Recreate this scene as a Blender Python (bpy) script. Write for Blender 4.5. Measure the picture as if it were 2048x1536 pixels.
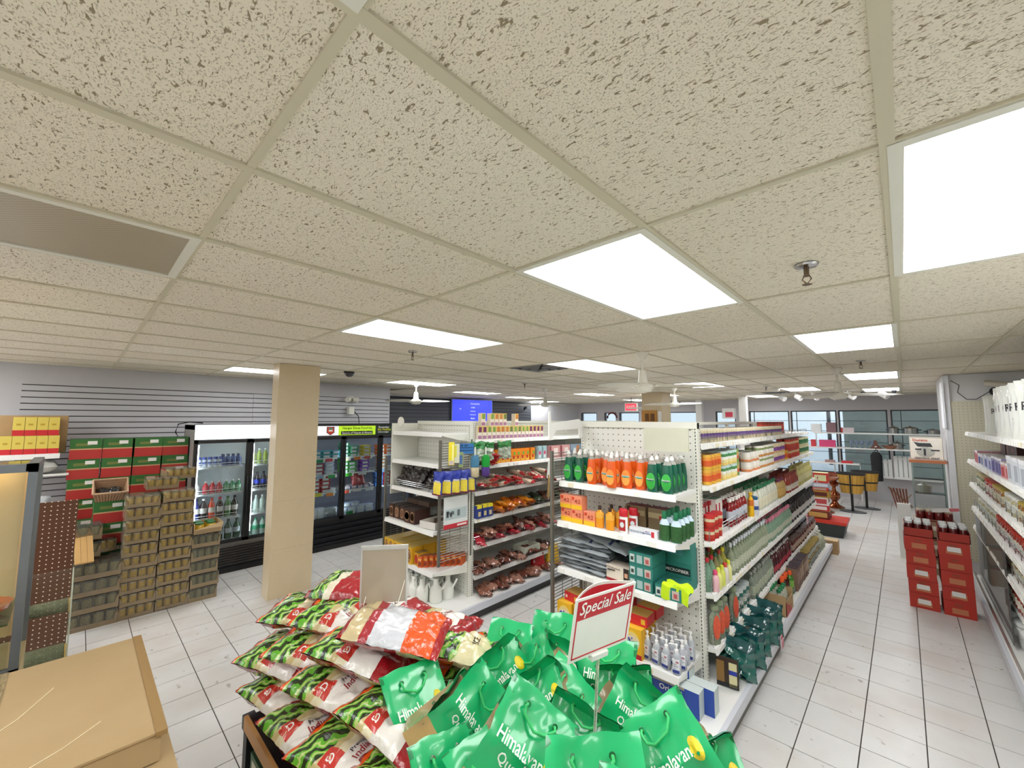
import bpy, math, random
from mathutils import Vector, Matrix, noise
from mathutils.bvhtree import BVHTree
R = math.radians
rnd = random.Random(7)
for o in list(bpy.data.objects): bpy.data.objects.remove(o)
S = bpy.context.scene
COL = S.collection
# ---------------------------------------------------------------- camera, world, exposure
CZ = 2.051; CEIL = 2.707; FPX = 819.6
def cam_axes(y, p, r):
    f = Vector((-math.sin(y), math.cos(y), 0)); rt = Vector((math.cos(y), math.sin(y), 0)); up = Vector((0, 0, 1))
    f2 = f*math.cos(p)+up*math.sin(p); u2 = -f*math.sin(p)+up*math.cos(p)
    return rt*math.cos(r)+u2*math.sin(r), -rt*math.sin(r)+u2*math.cos(r), f2
AR, AU, AF = cam_axes(R(43.54), R(4.94), R(.20))
cd = bpy.data.cameras.new('camera'); cam = bpy.data.objects.new('camera', cd); COL.objects.link(cam)
cd.sensor_width = 36; cd.lens = FPX/2048*36; cd.clip_start = .02; cd.clip_end = 200
cam.matrix_world = Matrix(((AR.x, AU.x, -AF.x, 0), (AR.y, AU.y, -AF.y, 0), (AR.z, AU.z, -AF.z, CZ), (0, 0, 0, 1)))
S.camera = cam
W = bpy.data.worlds.new('sky'); S.world = W; W.use_nodes = True
bgn = W.node_tree.nodes['Background']; bgn.inputs[0].default_value = (.74, .85, 1, 1); bgn.inputs[1].default_value = .62
S.view_settings.view_transform = 'Standard'; S.view_settings.look = 'None'; S.view_settings.gamma = 1
S.view_settings.use_curve_mapping = False; S.view_settings.exposure = 0.97
S.cycles.max_bounces = 8; S.cycles.diffuse_bounces = 5; S.cycles.transparent_max_bounces = 16; S.cycles.caustics_reflective = False; S.cycles.caustics_refractive = False
PANEL_W = 5.5   # emission of the ceiling light diffusers
def px_depth(x, y, z):
    d = Vector((x, y, z-CZ)); k = d.dot(AF)
    if k < .05: return None
    return 1024+FPX*d.dot(AR)/k, 768-FPX*d.dot(AU)/k, k
# ---------------------------------------------------------------- materials
def lin(h):
    h = h.lstrip('#'); c = [int(h[i:i+2], 16)/255 for i in (0, 2, 4)]
    return tuple(v/12.92 if v <= .04045 else ((v+.055)/1.055)**2.4 for v in c)
MC = {}
def M(hexc, rough=.5, metal=0., var=.06, sc=9., bump=0., trans=0., alpha=1., emis=0., coat=0., key='', sheen=0, bsc=None):
    k = (hexc, rough, metal, var, sc, bump, trans, alpha, emis, coat, key)
    if k in MC: return MC[k]
    m = bpy.data.materials.new('mat_'+hexc.strip('#')); m.use_nodes = True; nt = m.node_tree; N = nt.nodes; L = nt.links
    b = N['Principled BSDF']; c = lin(hexc)
    tc = N.new('ShaderNodeTexCoord'); nz = N.new('ShaderNodeTexNoise'); nz.inputs['Scale'].default_value = sc; nz.inputs['Detail'].default_value = 4
    L.new(tc.outputs['Object'], nz.inputs['Vector'])
    mx = N.new('ShaderNodeMix'); mx.data_type = 'RGBA'
    mx.inputs[6].default_value = tuple(v*(1-var) for v in c)+(1,); mx.inputs[7].default_value = tuple(min(1, v*(1+var)) for v in c)+(1,)
    L.new(nz.outputs['Fac'], mx.inputs[0]); L.new(mx.outputs[2], b.inputs['Base Color'])
    b.inputs['Roughness'].default_value = rough; b.inputs['Metallic'].default_value = metal
    if trans: b.inputs['Transmission Weight'].default_value = trans
    if alpha < 1: b.inputs['Alpha'].default_value = alpha
    if coat: b.inputs['Coat Weight'].default_value = coat; b.inputs['Coat Roughness'].default_value = .08
    if emis: b.inputs['Emission Color'].default_value = c+(1,); b.inputs['Emission Strength'].default_value = emis
    if bump:
        n2 = N.new('ShaderNodeTexNoise'); n2.inputs['Scale'].default_value = bsc or sc*3; n2.inputs['Detail'].default_value = 3; L.new(tc.outputs['Object'], n2.inputs['Vector'])
        bp = N.new('ShaderNodeBump'); bp.inputs['Strength'].default_value = bump; bp.inputs['Distance'].default_value = .01
        L.new(n2.outputs['Fac'], bp.inputs['Height']); L.new(bp.outputs['Normal'], b.inputs['Normal'])
    MC[k] = m; return m
def glass_mat(name, tint='#e8f2ee', refl=.10, haze=0.):
    if name in MC: return MC[name]
    m = bpy.data.materials.new(name); m.use_nodes = True; nt = m.node_tree; N = nt.nodes; L = nt.links; N.clear()
    out = N.new('ShaderNodeOutputMaterial'); t = N.new('ShaderNodeBsdfTransparent'); g = N.new('ShaderNodeBsdfGlossy'); fr = N.new('ShaderNodeFresnel'); mx = N.new('ShaderNodeMixShader')
    t.inputs[0].default_value = lin(tint)+(1,); g.inputs['Roughness'].default_value = .03; fr.inputs[0].default_value = 1.45
    L.new(fr.outputs[0], mx.inputs[0]); L.new(t.outputs[0], mx.inputs[1]); L.new(g.outputs[0], mx.inputs[2])
    last = mx
    if haze:
        d = N.new('ShaderNodeBsdfDiffuse'); d.inputs[0].default_value = lin(tint)+(1,); m2 = N.new('ShaderNodeMixShader'); m2.inputs[0].default_value = haze
        nz = N.new('ShaderNodeTexNoise'); nz.inputs['Scale'].default_value = 20; mt = N.new('ShaderNodeMath'); mt.operation = 'MULTIPLY'; mt.inputs[1].default_value = haze*2
        L.new(nz.outputs['Fac'], mt.inputs[0]); L.new(mt.outputs[0], m2.inputs[0])
        L.new(mx.outputs[0], m2.inputs[1]); L.new(d.outputs[0], m2.inputs[2]); last = m2
    L.new(last.outputs[0], out.inputs[0]); MC[name] = m; return m
GLASS = glass_mat('window_glass', '#f4f8f6'); 
def clearm(tint, haze=.35): return glass_mat('clear_'+tint+str(haze), tint, haze=haze)
def node_mat(name, fn, rough=.6):
    m = bpy.data.materials.new(name); m.use_nodes = True; nt = m.node_tree; b = nt.nodes['Principled BSDF']; b.inputs['Roughness'].default_value = rough
    fn(nt, nt.nodes, nt.links, b); return m
def mth(N, L, op, a, b=None, c=None):
    n = N.new('ShaderNodeMath'); n.operation = op
    for i, v in enumerate((a, b, c)):
        if v is None: continue
        if isinstance(v, (int, float)): n.inputs[i].default_value = v
        else: L.new(v, n.inputs[i])
    return n.outputs[0]
def mixc(N, L, f, a, b):
    n = N.new('ShaderNodeMix'); n.data_type = 'RGBA'
    for i, v in ((0, f), (6, a), (7, b)):
        if isinstance(v, (int, float)): n.inputs[i].default_value = v
        elif isinstance(v, tuple): n.inputs[i].default_value = v+(1,) if len(v) == 3 else v
        else: L.new(v, n.inputs[i])
    return n.outputs[2]
def obj_vec(N, L, scale=(1, 1, 1), rand=0., loc=(0, 0, 0)):
    tc = N.new('ShaderNodeTexCoord'); mp = N.new('ShaderNodeMapping'); mp.inputs['Scale'].default_value = scale; mp.inputs['Location'].default_value = loc
    L.new(tc.outputs['Object'], mp.inputs['Vector'])
    if not rand: return mp.outputs[0]
    oi = N.new('ShaderNodeObjectInfo'); va = N.new('ShaderNodeVectorMath'); va.operation = 'ADD'; ml = mth(N, L, 'MULTIPLY', oi.outputs['Random'], rand)
    L.new(mp.outputs[0], va.inputs[0]); L.new(ml, va.inputs[1]); return va.outputs[0]
def f_tile(nt, N, L, b):
    v1 = obj_vec(N, L, (58, 125, 60), 80.); v2 = obj_vec(N, L, (230, 290, 170), 60.)
    n1 = N.new('ShaderNodeTexNoise'); n1.inputs['Scale'].default_value = 1; n1.inputs['Detail'].default_value = 3; n1.inputs['Distortion'].default_value = .9; L.new(v1, n1.inputs['Vector'])
    n2 = N.new('ShaderNodeTexNoise'); n2.inputs['Scale'].default_value = 1; n2.inputs['Detail'].default_value = 2; L.new(v2, n2.inputs['Vector'])
    r1 = N.new('ShaderNodeMapRange'); r1.inputs[1].default_value = .60; r1.inputs[2].default_value = .655; L.new(n1.outputs['Fac'], r1.inputs[0])
    r2 = N.new('ShaderNodeMapRange'); r2.inputs[1].default_value = .58; r2.inputs[2].default_value = .68; L.new(n2.outputs['Fac'], r2.inputs[0])
    f = mth(N, L, 'MAXIMUM', r1.outputs[0], mth(N, L, 'MULTIPLY', r2.outputs[0], .6))
    oi = N.new('ShaderNodeObjectInfo')
    base = mixc(N, L, oi.outputs['Random'], lin('#ebe3d0'), lin('#f2ecdd'))
    L.new(mixc(N, L, f, base, lin('#94866a')), b.inputs['Base Color'])
    bp = N.new('ShaderNodeBump'); bp.inputs['Strength'].default_value = .5; bp.inputs['Distance'].default_value = .004; bp.invert = True
    L.new(f, bp.inputs['Height']); L.new(bp.outputs[0], b.inputs['Normal'])
TILE = node_mat('ceiling_tile', f_tile, .9)
def f_floor(nt, N, L, b):
    v = obj_vec(N, L, (6, 2.2, 5), 40.); n = N.new('ShaderNodeTexNoise'); n.inputs['Scale'].default_value = 1; n.inputs['Detail'].default_value = 6; L.new(v, n.inputs['Vector'])
    v2 = obj_vec(N, L, (16, 16, 16), 90.); n2 = N.new('ShaderNodeTexNoise'); n2.inputs['Scale'].default_value = 1; n2.inputs['Detail'].default_value = 5; L.new(v2, n2.inputs['Vector'])
    r = N.new('ShaderNodeMapRange'); r.inputs[1].default_value = .66; r.inputs[2].default_value = .74; L.new(n2.outputs['Fac'], r.inputs[0])
    oi = N.new('ShaderNodeObjectInfo')
    base = mixc(N, L, oi.outputs['Random'], lin('#dddddc'), lin('#e8e8e8')); base = mixc(N, L, n.outputs['Fac'], base, lin('#d2d0cd'))
    g = N.new('ShaderNodeNewGeometry'); n3 = N.new('ShaderNodeTexNoise'); n3.inputs['Scale'].default_value = .9; n3.inputs['Detail'].default_value = 5; L.new(g.outputs['Position'], n3.inputs['Vector'])
    r3 = N.new('ShaderNodeMapRange'); r3.inputs[1].default_value = .48; r3.inputs[2].default_value = .62; L.new(n3.outputs['Fac'], r3.inputs[0]); base = mixc(N, L, mth(N, L, 'MULTIPLY', r3.outputs[0], .6), base, lin('#c9c0b8'))
    L.new(mixc(N, L, mth(N, L, 'MULTIPLY', r.outputs[0], .65), base, lin('#84796e')), b.inputs['Base Color'])
FLOORM = node_mat('floor_tile', f_floor, .32)
def pegmat(name, ax, col, hole, pitch=.05, rad=.085, stag=False):
    def f(nt, N, L, b):
        g = N.new('ShaderNodeNewGeometry'); s = N.new('ShaderNodeSeparateXYZ'); L.new(g.outputs['Position'], s.inputs[0])
        a = mth(N, L, 'SUBTRACT', mth(N, L, 'FRACT', mth(N, L, 'DIVIDE', mth(N, L, 'ADD', s.outputs[ax], 20.), pitch)), .5)
        c = mth(N, L, 'SUBTRACT', mth(N, L, 'FRACT', mth(N, L, 'DIVIDE', s.outputs[2], pitch)), .5)
        d = mth(N, L, 'SQRT', mth(N, L, 'ADD', mth(N, L, 'MULTIPLY', a, a), mth(N, L, 'MULTIPLY', c, c)))
        m = mth(N, L, 'LESS_THAN', d, rad)
        L.new(mixc(N, L, m, lin(col), lin(hole)), b.inputs['Base Color'])
    return node_mat(name, f, .55)
PEGX = pegmat('pegboard_end', 0, '#e3e3da', '#55544c', .05, .10); PEGY = pegmat('pegboard_side', 1, '#d9d8ce', '#66655c', .05, .10)
PEGP = pegmat('pegboard_partition', 0, '#d3cfb9', '#8d8875', .04, .11); PEGB = pegmat('pegboard_brown', 1, '#54301a', '#e6d9c8', .036, .12)
WHITE = M('#efefec', .38, var=.02); CREAM = M('#e6e6db', .42, var=.02); BLACK = M('#17181b', .45); GREY = M('#8b8c8b', .4, .3); CHROME = M('#c9cbcc', .18, 1.)
DGREY = M('#3a3d40', .5); CARD = M('#b2946b', .85, var=.10, sc=6); CARD2 = M('#cdb48c', .8, var=.06, sc=14); RAIL = M('#d3d6de', .3, var=.02)
LIGHTM = M('#fdfeff', .5, emis=PANEL_W, key='lamp')
# ---------------------------------------------------------------- mesh builder
class MB:
    def __init__(s): s.v = []; s.f = []; s.m = []
    def face(s, p, m=0):
        i = len(s.v); s.v += [tuple(q) for q in p]; s.f.append(tuple(range(i, i+len(p)))); s.m.append(m); return s
    def box(s, x0, x1, y0, y1, z0, z1, m=0):
        i = len(s.v); s.v += [(x0, y0, z0), (x1, y0, z0), (x1, y1, z0), (x0, y1, z0), (x0, y0, z1), (x1, y0, z1), (x1, y1, z1), (x0, y1, z1)]
        for q in ((3, 2, 1, 0), (4, 5, 6, 7), (0, 1, 5, 4), (1, 2, 6, 5), (2, 3, 7, 6), (3, 0, 4, 7)): s.f.append(tuple(i+k for k in q)); s.m.append(m)
        return s
    def tbox(s, x0, x1, y0, y1, z0, z1, mt, mf, ms=None):   # box with own top, front(-Y) and side materials
        k = len(s.m); s.box(x0, x1, y0, y1, z0, z1, ms if ms is not None else mt); s.m[k+1] = mt; s.m[k+2] = mf; s.m[k+4] = mf; return s
    def lathe(s, prof, n=14, m=0, cx=0, cy=0, sx=1., sy=1., z=0):
        rings = []
        for r_, z_ in prof:
            if r_ < 1e-6: rings.append([len(s.v)]); s.v.append((cx, cy, z+z_))
            else:
                rings.append(list(range(len(s.v), len(s.v)+n)))
                s.v += [(cx+sx*r_*math.cos(2*math.pi*k/n), cy+sy*r_*math.sin(2*math.pi*k/n), z+z_) for k in range(n)]
        for j in range(len(rings)-1):
            a, b = rings[j], rings[j+1]; mm = m[j] if isinstance(m, (list, tuple)) else m
            for k in range(n):
                q = (k+1) % n
                if len(a) == 1 and len(b) == 1: continue
                if len(a) == 1: s.f.append((a[0], b[q], b[k]))
                elif len(b) == 1: s.f.append((a[k], a[q], b[0]))
                else: s.f.append((a[k], a[q], b[q], b[k]))
                s.m.append(mm)
        return s
    def cyl(s, x, y, z0, z1, r, n=12, m=0, sx=1., sy=1.): return s.lathe([(0, z0), (r, z0), (r, z1), (0, z1)], n, m, x, y, sx, sy)
    def tube(s, pts, r, n=6, m=0):
        pts = [Vector(p) for p in pts]; rings = []
        for i, p in enumerate(pts):
            d = (pts[min(i+1, len(pts)-1)]-pts[max(i-1, 0)]).normalized()
            u = d.cross(Vector((0, 0, 1)) if abs(d.z) < .9 else Vector((1, 0, 0))).normalized(); w = d.cross(u)
            rings.append(list(range(len(s.v), len(s.v)+n)))
            s.v += [tuple(p+(u*math.cos(2*math.pi*k/n)+w*math.sin(2*math.pi*k/n))*r) for k in range(n)]
        for a, b in zip(rings, rings[1:]):
            for k in range(n): q = (k+1) % n; s.f.append((a[k], b[k], b[q], a[q])); s.m.append(m)
        s.f.append(tuple(rings[0])); s.m.append(m); s.f.append(tuple(reversed(rings[-1]))); s.m.append(m); return s
    def prism(s, poly, ax, a, b, m=0):   # poly in the two other axes, extruded along ax
        def P(u, v, w): return {'x': (w, u, v), 'y': (u, w, v), 'z': (u, v, w)}[ax]
        n = len(poly); i = len(s.v); s.v += [P(u, v, a) for u, v in poly]+[P(u, v, b) for u, v in poly]
        s.f.append(tuple(range(i, i+n))); s.f.append(tuple(range(i+2*n-1, i+n-1, -1))); s.m += [m, m]
        for k in range(n): q = (k+1) % n; s.f.append((i+k, i+n+k, i+n+q, i+q)); s.m.append(m)
        return s
    def add(s, o, mat=None, dm=0):
        i = len(s.v); mat = mat or Matrix(); s.v += [tuple(mat @ Vector(p)) for p in o.v]
        s.f += [tuple(k+i for k in f) for f in o.f]; s.m += [k+dm for k in o.m]; return s
    def text(s, st, w, mat, m=0, h=None, shear=0., fn=None):
        tv, tf = text_geo(st, shear); xs = [p[0] for p in tv]; ys = [p[1] for p in tv]
        if not xs: return s
        k = w/(max(xs)-min(xs)); ky = k if h is None else h/(max(ys)-min(ys)); cx = (max(xs)+min(xs))/2; cy = (max(ys)+min(ys))/2
        i = len(s.v)
        for p in tv:
            q = ((p[0]-cx)*k, (p[1]-cy)*ky, 0)
            s.v.append(tuple(fn(mat @ Vector(q))) if fn else tuple(mat @ Vector(q)))
        s.f += [tuple(q+i for q in f) for f in tf]; s.m += [m]*len(tf); return s
    def mesh(s, name, mats, smooth=None, fixn=True):
        me = bpy.data.meshes.new(name); me.from_pydata(s.v, [], s.f); me.materials.clear()
        for m in (mats if isinstance(mats, (list, tuple)) else [mats]): me.materials.append(m)
        me.polygons.foreach_set('material_index', s.m)
        if smooth:
            me.polygons.foreach_set('use_smooth', [True]*len(s.f)); me.update()
            try: me.set_sharp_from_angle(angle=R(smooth))
            except Exception: pass
        me.update(); return me
def drape(mb, axis, off):   # returns a function that lays a print vertex on the surface of mb, seen along -axis
    bv = BVHTree.FromPolygons([Vector(p) for p in mb.v], mb.f)
    def fn(c):
        if axis == 'z': h = bv.ray_cast(Vector((c.x, c.y, 1.)), Vector((0, 0, -1)))
        else: h = bv.ray_cast(Vector((c.x, -1., c.z)), Vector((0, 1, 0)))
        if h[0] is None: return c
        return Vector((c.x, c.y, h[0].z+off)) if axis == 'z' else Vector((c.x, h[0].y-off, c.z))
    return fn
TG = {}
def text_geo(st, shear=0.):
    k = (st, shear)
    if k in TG: return TG[k]
    c = bpy.data.curves.new('t', 'FONT'); c.body = st; c.size = 1; c.shear = shear; c.align_x = 'CENTER'; c.resolution_u = 2; c.offset = .012
    o = bpy.data.objects.new('t', c); me = bpy.data.meshes.new_from_object(o)
    TG[k] = ([tuple(v.co) for v in me.vertices], [tuple(p.vertices) for p in me.polygons])
    bpy.data.objects.remove(o); bpy.data.curves.remove(c); bpy.data.meshes.remove(me); return TG[k]
FRONT = Matrix.Rotation(R(90), 4, 'X')      # text facing -Y
RIGHT = Matrix.Rotation(R(90), 4, 'Z') @ FRONT  # text facing +X
def T(x, y, z): return Matrix.Translation((x, y, z))
def RZ(a): return Matrix.Rotation(R(a), 4, 'Z')
def RX(a): return Matrix.Rotation(R(a), 4, 'X')
def RY(a): return Matrix.Rotation(R(a), 4, 'Y')
# ---------------------------------------------------------------- objects
def link(name, data, parent=None, loc=(0, 0, 0), rz=0, kind=None):
    o = bpy.data.objects.new(name, data); COL.objects.link(o); o.location = loc
    if rz: o.rotation_euler = (0, 0, R(rz))
    if parent is not None: o.parent = parent
    if kind: o['kind'] = kind
    return o
OWD = 'zeroth first second third fourth fifth sixth seventh eighth ninth tenth eleventh twelfth thirteenth fourteenth fifteenth sixteenth'.split()
import re
TENS = 'twentieth thirtieth fortieth fiftieth sixtieth'.split(); TEN_ = 'twenty thirty forty fifty sixty'.split(); OWD += 'seventeenth eighteenth nineteenth'.split()
def ordw(n): return OWD[n] if n < 20 else (TENS[n//10-2] if n % 10 == 0 else TEN_[n//10-2]+'-'+OWD[n % 10])
def words_for(s):
    s = re.sub(r'\bnumber (\d+)\b', lambda m: OWD[int(m.group(1))], s)
    return re.sub(r'\b(section|pair|row|bag) (\d+)\b', lambda m: OWD[int(m.group(2))]+' '+m.group(1), s)
def tag(o, label, cat, group=None):
    label = words_for(label)
    o['label'] = label; o['category'] = cat
    if group: o['group'] = group
    return o
def thing(name, label, cat, loc=(0, 0, 0), rz=0, group=None): return tag(link(name, None, None, loc, rz), label, cat, group)
def part(name, mb, mats, parent, smooth=None, loc=(0, 0, 0), label=None, kind=None):
    me = mb if isinstance(mb, bpy.types.Mesh) else mb.mesh(name, mats, smooth)
    o = link(name, me, parent, loc, kind=kind)
    if label: o['label'] = label
    return o
def struct(name, mb, mats, parent=None, smooth=None, loc=(0, 0, 0)):
    return link(name, mb.mesh(name, mats, smooth), parent, loc, kind=None if parent else 'structure')
# proto: (name, root_mesh_or_None, [(part, mesh)...])
def place(pr, loc, rz, label, cat, group=None, rot=None, scale=None, parts=True):
    name, me, ps = pr
    o = link(name, me, None, loc, rz); tag(o, label, cat, group)
    if rot: o.rotation_euler = rot
    if scale: o.scale = scale
    if parts:
        for q in ps: link(q[0], q[1], o)
    return o
def proto(name, mb, mats, parts=(), smooth=None):
    me = mb.mesh(name, mats, smooth) if mb else None
    return (name, me, [(p[0], p[1].mesh(p[0], p[2], p[3] if len(p) > 3 else None)) for p in parts])
def flat(pr):   # same thing with no parts split off, for tiny far copies: keep the parts in one mesh
    name, me, ps = pr; mb = MB(); mats = []
    for x in [me]+[p[1] for p in ps]:
        if x is None: continue
        i = len(mb.v); dm = len(mats); mb.v += [tuple(v.co) for v in x.vertices]; mb.f += [tuple(q+i for q in p.vertices) for p in x.polygons]
        mb.m += [p.material_index+dm for p in x.polygons]; mats += list(x.materials)
    return (name, mb.mesh(name, mats, 40), [])
# ================================================================ CEILING
GX = [round(-.600-.6096*k, 4) for k in range(-3, 22)]    # T-bar lines along Y
GY = [-3.39, -2.171, -.952, .267, 1.283]+[round(1.283+1.2192*k, 3) for k in range(1, 11)]+[14.4]
CZT = CEIL
lit = {(-.600, 1.283): 'a', (-2.4288, 1.283): 'b', (.0096, 3.721): 'c', (.0096, 7.379): 'd', (.6192, 1.283): 'e', (-6.0864, 1.283): 'f', (-2.4288, 3.721): 'g',
       (-6.0864, 3.721): 'h', (-7.3056, 6.16): 'i', (-7.9152, 8.598): 'j', (-5.4768, 8.598): 'k', (-2.4288, 7.379): 'l', (-4.2576, 9.817): 'm', (-1.2096, 9.817): 'n',
       (.0096, 11.036): 'o', (-2.4288, 12.255): 'p', (1.8384, 1.283): 'q', (-.600, -2.171): 'r', (-3.648, -2.171): 's', (.0096, -.952): 't', (-6.0864, 12.255): 'u', (-9.1344, 11.036): 'v', (-1.8192, -.952): 'off',
       (-6.0864, -2.171): 'w', (-4.8672, -2.171): 'x', (-2.4288, -2.171): 'y', (-6.6960, -3.39): 'z', (-3.0384, -3.39): 'z2'}  # last four are unseen panels added to brighten the left side
vents = [(-3.038, 3.721), (-1.8192, 11.036)]
room_x0 = lambda y: -7.7 if y < 4.4 else -9.8
ceiling = struct('ceiling', MB().box(-9.9, 2.6, -3.5, 14.5, CEIL+.03, CEIL+.10), M('#cfcabd', .9))
tm = {}
cand = []
for i in range(len(GX)-1):
    for j in range(len(GY)-1):
        x1, x0, y0, y1 = GX[i], GX[i+1], GY[j], GY[j+1]
        if x1 < room_x0((y0+y1)/2)+.05: continue
        key = min(lit, key=lambda q: abs(q[0]-x1)+abs(q[1]-y0))
        if abs(key[0]-x1)+abs(key[1]-y0) < .03: continue
        if any(abs(a-x1)+abs(b-y0) < .03 for a, b in vents): continue
        p = px_depth((x0+x1)/2, (y0+y1)/2, CEIL); cand.append((p[2] if p and -500 < p[0] < 2500 else 99, x0, x1, y0, y1))
cand.sort(); rest = MB()
for n_, (d_, x0, x1, y0, y1) in enumerate(cand):
    a = max(x0, room_x0((y0+y1)/2)); w, l = x1-a, y1-y0
    if n_ >= 290 or d_ > 90: rest.box(a+.004, x1-.004, y0+.004, y1-.004, CEIL+.004, CEIL+.02); continue
    k = (round(w, 3), round(l, 3))
    if k not in tm: tm[k] = MB().box(.004, w-.004, .004, l-.004, .004, .020).mesh('ceiling_tile', TILE)
    link('ceiling_tile', tm[k], ceiling, (a, y0, CEIL))
if rest.v: part('ceiling_tile', rest, TILE, ceiling, kind='stuff')
TBAR = M('#d0cab2', .5, var=.03)
bar = MB()
for x in GX:
    if x > -7.7: b = link('ceiling_runner', MB().box(-.0145, .0145, -3.4, 14.4, -.004, .012).mesh('ceiling_runner', TBAR), ceiling, (x, 0, CEIL))
    elif x > -9.8: b = link('ceiling_runner', MB().box(-.0145, .0145, 4.4, 14.4, -.004, .012).mesh('ceiling_runner', TBAR), ceiling, (x, 0, CEIL))
for y in GY: link('ceiling_cross_bar', MB().box(room_x0(y), 2.5, -.010, .010, -.003, .012).mesh('ceiling_cross_bar', TBAR), ceiling, (0, y, CEIL))
# lights
LN = {'a': 'large bright ceiling panel nearest the middle, above the aisle', 'b': 'bright ceiling panel left of the middle, in front of the column', 'c': 'bright ceiling panel behind the near sprinkler over the right aisle',
      'd': 'small far ceiling panel over the right aisle, left of the wall end', 'e': 'very large bright ceiling panel cut by the right frame edge', 'f': 'ceiling panel half hidden behind the beige column',
      'g': 'lit ceiling panel just right of the black ceiling vent', 'h': 'lit ceiling panel above the white ceiling fan near the dark slat wall', 'i': 'lit ceiling panel above the blue television', 'j': 'narrow far ceiling panel right of the television',
      'k': 'far lit ceiling panel between the two left ceiling fans and the exit sign', 'l': 'lit ceiling panel between the middle fan and the right fan', 'm': 'thin far ceiling panel above the exit sign', 'n': 'far ceiling panel left of the right ceiling fan, over the shop window',
      'o': 'farthest ceiling panel over the right aisle', 'p': 'thin ceiling panel close to the window wall', 'u': 'far ceiling panel near the left of the window wall', 'v': 'farthest left ceiling panel beyond the television'}
frame_m = MB()
for q in ((0, .6096, 0, .03), (0, .6096, 1.1892, 1.2192), (0, .03, 0, 1.2192), (.5796, .6096, 0, 1.2192)): frame_m.box(q[0], q[1], q[2], q[3], -.006, .012)
frame_me = frame_m.mesh('light_frame', CREAM); diff_me = MB().box(.03, .5796, .03, 1.1892, -.001, .010).mesh('diffuser', LIGHTM)
def f_prism(nt, N, L, b):
    v = obj_vec(N, L, (90, 90, 90)); c = N.new('ShaderNodeTexChecker'); c.inputs['Scale'].default_value = 1; L.new(v, c.inputs['Vector'])
    L.new(mixc(N, L, c.outputs['Fac'], lin('#b9b09a'), lin('#a59c88')), b.inputs['Base Color'])
OFFM = node_mat('prismatic_lens', f_prism, .35); off_me = MB().box(.03, .5796, .03, 1.1892, -.001, .010).mesh('diffuser', OFFM)
for (x1, y0), nm in lit.items():
    t = thing('ceiling_light', LN.get(nm, 'unlit ceiling light with a grey prismatic lens at the left frame edge' if nm == 'off' else 'unseen lit ceiling panel added behind the camera'), 'ceiling light', (x1-.6096, y0, CEIL), group='recessed ceiling light panels')
    link('light_frame', frame_me, t); link('diffuser', off_me if nm == 'off' else diff_me, t)
for (x1, y0), lb in zip(vents, ('black square louvred air vent in the ceiling beside a lit panel', 'thin dark air vent in the ceiling near the track spot lamps')):
    t = thing('ceiling_vent', lb, 'air vent', (x1-.6096, y0, CEIL), group='ceiling air vents')
    part('vent_frame', MB().box(.003, .6066, .003, .61, .006, .02), [M('#2b2b2c', .6)], t); part('filler_tile', MB().box(.004, .6056, .612, 1.2152, .004, .02), TILE, t)
    for k in range(3):
        a = .05+.08*k; q = MB()
        for (u0, u1, v0, v1) in ((a, .61-a, a, a+.02), (a, .61-a, .59-a, .61-a), (a, a+.02, a, .61-a), (.59-a, .61-a, a, .61-a)): q.box(u0, u1, v0, v1, -.01-.006*k, .005)
        part('louvre_ring', q, GREY, t)
# sprinklers
def sprinkler(x, y, lb):
    t = thing('fire_sprinkler', lb, 'sprinkler', (x, y, CEIL), group='ceiling sprinklers')
    part('escutcheon', MB().lathe([(0, .002), (.045, .0), (.04, -.008), (.012, -.012)], 16), CHROME, t, 40)
    q = MB().cyl(0, 0, -.05, -.01, .010, 8).cyl(0, 0, -.085, -.082, .018, 10)
    for s_ in (-1, 1): q.tube([(s_*.008, 0, -.045), (s_*.016, 0, -.062), (0, 0, -.083)], .003)
    part('sprinkler_head', q, M('#6b5a48', .35, .8), t, 40)
for x, y, lb in ((-.26, 2.08, 'brass fire sprinkler in the near ceiling tile, right of the big light panel'), (-3.43, 2.2, 'fire sprinkler left of the middle, below the wide light panel'), (-.3, 5.9, 'fire sprinkler far along the right aisle ceiling'),
                 (-5.0, 5.6, 'small fire sprinkler in front of the dark slat wall'), (-3.6, 6.6, 'fire sprinkler beyond the middle ceiling fan'), (-1.9, 9.2, 'tiny far fire sprinkler by the window wall')): sprinkler(x, y, lb)
# fans
FANW = M('#e9e7dc', .4, var=.02)
def blade_mesh():
    m = MB(); n = 8; top = []; bot = []
    for k in range(n+1):
        u = k/n; x = .12+.50*u; w = .055+.02*math.sin(u*3)-(.03 if k == n else 0); tw = .35*(1-u*.5); z = -.005-.012*u
        top.append(((x, -w, z-w*tw), (x, w, z+w*tw)))
    for a, b in zip(top, top[1:]):
        m.face([a[0], b[0], b[1], a[1]]); m.face([(p[0], p[1], p[2]-.004) for p in (a[1], b[1], b[0], a[0])])
    m.box(.06, .15, -.02, .02, -.012, -.004); return m
bl_me = blade_mesh().mesh('fan_blade', FANW, 50)
can_me = MB().lathe([(0, 0), (.065, 0), (.06, -.02), (.028, -.075), (.014, -.08)], 18).mesh('ceiling_canopy', FANW, 40)
rod_me = MB().cyl(0, 0, -.21, -.07, .012, 8).mesh('down_rod', FANW, 40)
mot_me = MB().lathe([(.012, -.17), (.035, -.18), (.045, -.27), (.05, -.30), (.095, -.32), (.10, -.345), (.075, -.385), (0, -.40)], 20).mesh('motor_housing', FANW, 40)
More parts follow.
